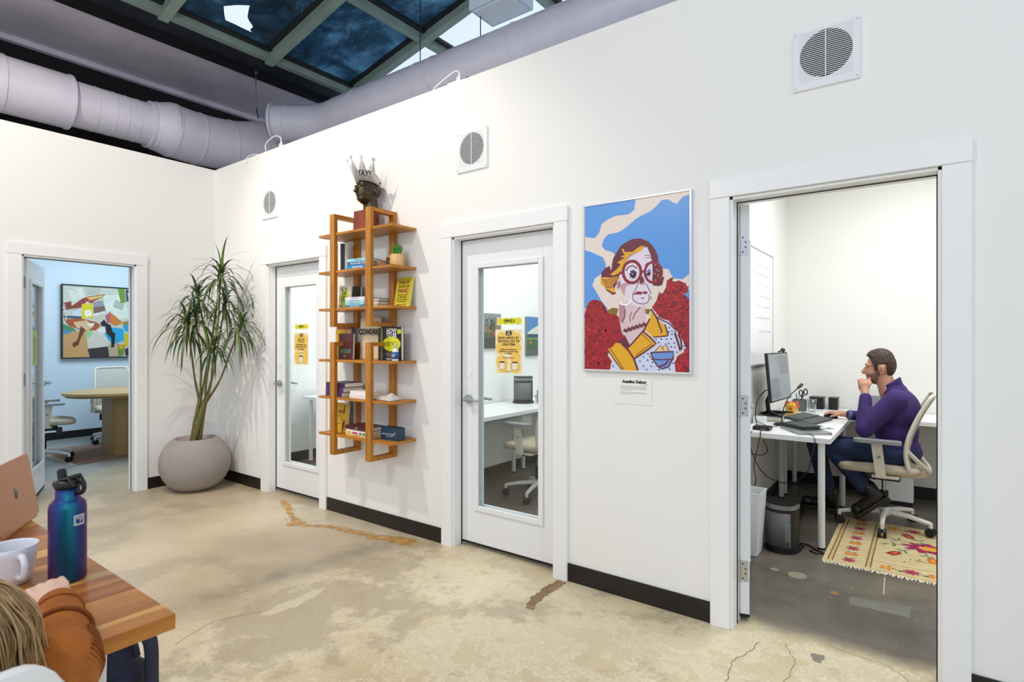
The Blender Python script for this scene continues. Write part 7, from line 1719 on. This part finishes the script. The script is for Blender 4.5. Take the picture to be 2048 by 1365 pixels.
strap([(.07, .06, .47), (.16, .05, .48), (.19, .03, .36), (.21, .01, .22), (.20, -.02, .10), (.14, 0, .04)], .022).build('shoulder_strap', M_nvy, t, solid=.006)
strap([(-.07, .06, .47), (-.17, .06, .46), (-.22, .05, .32), (-.20, .04, .12), (-.14, .02, .06)], .022).build('shoulder_strap', M_nvy, t, solid=.006)
m = MB(); m.tube(bez([(.04, .04, .46), (.07, .03, .50), (.13, .02, .49), (.15, .02, .44)], 6), .009, 8); m.build('grab_handle', M_nvy, t)
strap([(.145, -.05, .34), (.18, -.06, .30), (.19, -.07, .24), (.17, -.08, .20)], .012).build('side_buckle_strap', M_nvy, t, solid=.005)

# ---------------------------------------------------------------- white shell chair of the seated person
CX, CY = 4.475, -2.635
t = thing('white_shell_chair', 'white plastic shell chair of the person in the rust sweater', 'chair', (CX, CY, 0))
m = MB(); m.prism(rrect(-.22, -.215, .20, .215, .07), .435, .455); m.build('seat', M_wht, t, bevel=.008)
m = MB()
def bk(u, v_):
    s = 2*u-1; z = .45+.435*v_
    w_ = .222-.02*v_ ; x = .165+.02*v_-.035*s*s
    rr = 1-max(0, v_-.72)/.28*abs(s)**9*.14
    return Vector((x, s*w_*(1-.10*max(0, v_-.8)/.2*abs(s)**3), .45+(z-.45)*rr))
m.grid(bk, 25, 14); m.build('backrest', M_wht, t, solid=.022, bevel=.004)
for sx in (-.17, .16):
    for sy in (-.17, .17):
        m = MB(); m.cyl((sx, sy, .438), (sx*1.15, sy*1.15, 0), .014, .010, 12); m.build('leg', M_wht, t)

# ---------------------------------------------------------------- person in the rust sweater (back view, leaning on the table)
M_rust = mat('rust_knit', '#a85f1c', .95, var=.2, vscale=14, bump=.6, bscale=110)
M_rib = mat('rust_rib_dark', '#8a4814', .95, bump=.8, bscale=140)
M_skin2 = mat('skin_fair', '#e8bda6', .55, var=.05, vscale=20)
M_blond = mat('streaked_blond_hair', '#8f7148', .6, var=.6, vscale=28, stretch=(1, 1, .25), bump=.4, bscale=60)
M_bdk = mat('dark_blond_roots', '#4b3c2c', .65, var=.45, vscale=26, stretch=(1, 1, .25))
w2 = thing('person', 'person with streaked blond hair in a rust knit sweater leaning on the table', 'person', (4.50, -2.60, 0))
hc = Vector((4.415, -2.550, .825))
sh_r, el_r, wr_r = Vector((4.55, -2.475, .70)), Vector((4.440, -2.402, .765)), Vector((4.205, -2.343, .786))
sh_l, el_l, wr_l = Vector((4.535, -2.80, .715)), Vector((4.40, -2.90, .785)), Vector((4.14, -2.80, .785))
m = MB(); head_prims(m); Hh = Matrix.Translation(hc+Vector((0, 0, -.155))) @ Matrix.Rotation(math.radians(-22), 4, 'Y'); m.v = [Hh @ p for p in m.v]
limb(m, (4.50, -2.62, .72), (4.43, -2.56, .82), .052, .048)
m.ell((4.53, -2.63, .60), (.10, .15, .16)); m.ell((4.55, -2.65, .50), (.12, .16, .09))
for a, b, r0, r1 in ((sh_r, el_r, .048, .040), (el_r, wr_r, .040, .026), (sh_l, el_l, .048, .040), (el_l, wr_l, .040, .026)): limb(m, a, b, r0, r1)
for wr, s in ((wr_r, 1), (wr_l, -1)):
    pm = wr+Vector((-.050, s*.004, .004)); limb(m, wr, pm, .024, .026); m.ell(pm, (.044, .038, .024))
    for k in range(4):
        y = pm.y+s*(.030-.020*k); z = pm.z+.012-.002*abs(k-1)
        finger(m, [(pm.x-.030, y, z), (pm.x-.058+.004*k, y, z+.006), (pm.x-.074+.006*k, y-s*.004, z-.016), (pm.x-.062, y-s*.006, z-.030)], .0105, .0085)
    finger(m, [(pm.x-.01, pm.y-s*.034, pm.z), (pm.x-.045, pm.y-s*.046, pm.z-.010), (pm.x-.066, pm.y-s*.034, pm.z-.018)], .0115, .009)
hp = {1: (Vector((4.55, -2.57, .52)), Vector((4.16, -2.55, .52)), Vector((4.20, -2.55, .12))), -1: (Vector((4.55, -2.75, .52)), Vector((4.16, -2.77, .52)), Vector((4.20, -2.77, .12)))}
for s in hp:
    a, b, c = hp[s]; limb(m, a, b, .075, .052); limb(m, b, c, .052, .036); limb(m, c+Vector((0, 0, -.06)), c+Vector((-.15, 0, -.085)), .036, .030)
remesh(m, .0055, 4).build('body', M_skin2, w2, world=True)
m = MB()
m.ell((4.535, -2.63, .60), (.135, .185, .19), 22, 14); m.ell((4.53, -2.63, .72), (.10, .165, .075), 20, 12)
for a, b, r0, r1 in ((sh_r, el_r, .075, .066), (el_r, el_r.lerp(wr_r, .92), .062, .042), (sh_l, el_l, .086, .078), (el_l, el_l.lerp(wr_l, .92), .074, .047)): limb(m, a, b, r0, r1, 20)
remesh(m, .0065, 5).build('sweater', M_rust, w2, world=True)
d = (wr_r-el_r).normalized()
for wr, el in ((wr_r, el_r), (wr_l, el_l)):
    d = (wr-el).normalized(); q = el.lerp(wr, .86)
    m = MB(); m.tube([q, q+d*.02, q+d*.045], [.046, .041, .038], 28); m.build('cuff', M_rust, w2, world=True)
    a_, b_ = frame(d); q = el.lerp(wr, .50)
    m = MB(); m.tube([q+(a_*math.cos(x)+b_*math.sin(x))*.0545 for x in [2*PI*i/32 for i in range(32)]], .0045, 8, closed=True); m.build('sleeve_seam_rib', M_rib, w2, world=True)
# broad ribbed panel on the outside of the near elbow
m = MB(); d1 = (el_r-sh_r).normalized(); d2 = (wr_r-el_r).normalized()
for k in range(13):
    p = el_r + (d2*(.0075*(k-5)) if k >= 5 else d1*(.0075*(k-5)))
    ax_ = d1.lerp(d2, k/12).normalized(); out = Vector((.15, .95, -.1)); out = (out-ax_*out.dot(ax_)).normalized(); sd = ax_.cross(out)
    m.tube([p+(out*math.cos(x)+sd*math.sin(x))*(.0660-.0006*abs(k-5)) for x in [-.9+2.4*i/10 for i in range(11)]], .0030, 6)
m.build('elbow_ribbing', M_rib, w2, world=True, kind='stuff')
m = MB(); 
for s in hp:
    a, b, c = hp[s]; limb(m, a, b, .088, .066, 16); limb(m, b, b.lerp(c, .95), .064, .052, 16)
m.ell((4.56, -2.66, .53), (.14, .18, .09), 20, 12)
remesh(m, .009, 4).build('trousers', mat('grey_blue_jeans', '#5d6a7d', .9), w2, world=True)
for s in hp:
    c = hp[s][2]; m = MB(); limb(m, c+Vector((.02, 0, -.07)), c+Vector((-.15, 0, -.082)), .045, .036, 14); m.v = [Vector((p.x, p.y, max(p.z, .004))) for p in m.v]; m.build('shoe', M_cord, w2, world=True)
# hair: cap plus long loose strands
m = MB(); m.ell(hc+Vector((.015, 0, .030)), (.112, .100, .100), 24, 16); m.ell(hc+Vector((.055, 0, -.06)), (.075, .098, .115), 22, 14); m.ell(hc+Vector((.085, 0, -.16)), (.055, .100, .09), 20, 12)
hr = remesh(m, .007, 4).build('hair', M_bdk, w2, world=True)
random.seed(23)
def strand(az, sp, r, mt):
    pts = []; top = hc+Vector((-.02, random.uniform(-.012, .012), .128+random.uniform(-.004, .006)))
    for i in range(8):
        u = i/7; el_ = PI/2-u*2.3
        R_ = .118+sp*u
        if el_ > -.3: p = hc+Vector((.02, 0, .025))+Vector((math.cos(az)*math.cos(el_)*R_, math.sin(az)*math.cos(el_)*R_*.92, math.sin(el_)*R_*1.02))
        else: p = pts[-1]+Vector((math.cos(az)*.010, math.sin(az)*.008, -.050))
        pts.append(p+Vector((random.uniform(-.004, .004), random.uniform(-.004, .004), random.uniform(-.004, .004))))
    m_ = MB(); q = bez(pts, 4); m_.tube(q, [r*(1-.5*i/len(q)) for i in range(len(q))], 5); return m_
for grp, (mt, cnt, r, sp) in {'hair_strands': (M_blond, 300, .0022, .010), 'flyaway_hair': (mat('pale_blond_hair', '#c4a172', .55), 46, .0016, .028)}.items():
    allm = MB()
    for i in range(cnt): s_ = strand(random.uniform(-2.2, 2.2), random.uniform(0, sp), r, mt); allm.add(s_.v, s_.f, 0, True)
    allm.build(grp, mt, hr, world=True, kind='stuff')

# ---------------------------------------------------------------- second person at the laptop, at the left edge of the photo
M_knit = mat('grey_knit', '#8f8c8c', .95, var=.35, vscale=40, bump=.8, bscale=120)
uc = ctr - back*.86
w3 = thing('person', 'person in a grey knit sweater typing on the rose gold laptop', 'person', (uc.x, uc.y, 0))
T3 = basis((uc.x, uc.y, 0), ax*-1, back, Vector((0, 0, 1)))     # local y = facing direction, x across
if T3.to_3x3().determinant() < 0: T3 = basis((uc.x, uc.y, 0), ax, back, Vector((0, 0, 1)))
L3 = lambda x, y, z: T3 @ Vector((x, y, z))
m = MB(); head_prims(m); Hh = T3 @ Matrix.Translation((0, .20, 1.00)) @ Matrix.Rotation(-PI/2, 4, 'Z'); m.v = [Hh @ p for p in m.v]
limb(m, L3(0, .13, .95), L3(0, .19, 1.07), .052, .050); m.ell(L3(0, .02, .76), (.10, .10, .15)); m.ell(L3(0, -.05, .55), (.13, .13, .10)); m.ell(L3(0, .10, .885), (.09, .09, .06))
arms = []
for s in (-1, 1):
    a, b, c = L3(s*.17, .12, .92), L3(s*.225, .345, .805), L3(s*.11, .575, .790); arms.append((a, b, c))
    limb(m, a, b, .046, .040); limb(m, b, c, .040, .026); pm = L3(s*.095, .620, .788); limb(m, c, pm, .024, .026)
    for k in range(4): finger(m, [L3(s*(.125-.02*k), .640, .790), L3(s*(.123-.02*k), .680, .794), L3(s*(.121-.02*k), .703, .772)], .0095, .008)
    finger(m, [L3(s*.065, .615, .785), L3(s*.05, .650, .776)], .011, .009)
    limb(m, L3(s*.09, -.05, .52), L3(s*.10, .38, .52), .072, .052); limb(m, L3(s*.10, .38, .52), L3(s*.10, .36, .10), .052, .036); limb(m, L3(s*.10, .36, .05), L3(s*.10, .50, .04), .036, .030)
remesh(m, .006, 4).build('body', M_skin2, w3, world=True)
m = MB(); m.ell(L3(0, .03, .79), (.14, .14, .17), 22, 14); m.ell(L3(0, -.04, .62), (.145, .145, .12), 20, 12); m.ell(L3(0, .10, .90), (.140, .140, .080), 20, 12); limb(m, L3(0, .11, .94), L3(0, .14, .985), .085, .066, 18)
for a, b, c in arms: limb(m, a, b, .066, .058, 16); limb(m, b, b.lerp(c, .95), .056, .040, 16)
remesh(m, .007, 5).build('sweater', M_knit, w3, world=True)
m = MB(); m.ell(L3(0, -.05, .54), (.155, .155, .09), 20, 12)
for s in (-1, 1): limb(m, L3(s*.09, -.05, .53), L3(s*.10, .38, .525), .084, .064, 16); limb(m, L3(s*.10, .38, .525), L3(s*.10, .36, .10), .062, .050, 16)
remesh(m, .009, 4).build('trousers', M_denim, w3, world=True)
m = MB(); m.ell((.020, 0, .185), (.098, .084, .088), 22, 14); m.ell((.055, 0, .12), (.066, .082, .09), 20, 12); m.v = [Hh @ p for p in m.v]; remesh(m, .006, 3).build('hair', M_hair, w3, world=True)
t = thing('white_stool', 'white stool under the person in the grey knit sweater', 'stool', (uc.x, uc.y, 0))
m = MB(); m.lathe([(0, .43), (.17, .43), (.18, .44), (.17, .452), (0, .452)], 32); m.v = [p+Vector((-back.x*.05, -back.y*.05, 0)) for p in m.v]; m.build('seat', M_wht, t)
for k in range(4):
    a = PI/4+k*PI/2; MB().cyl((.11*math.cos(a), .11*math.sin(a), .43), (.17*math.cos(a), .17*math.sin(a), 0), .012, n=10).build('leg', M_wht, t)
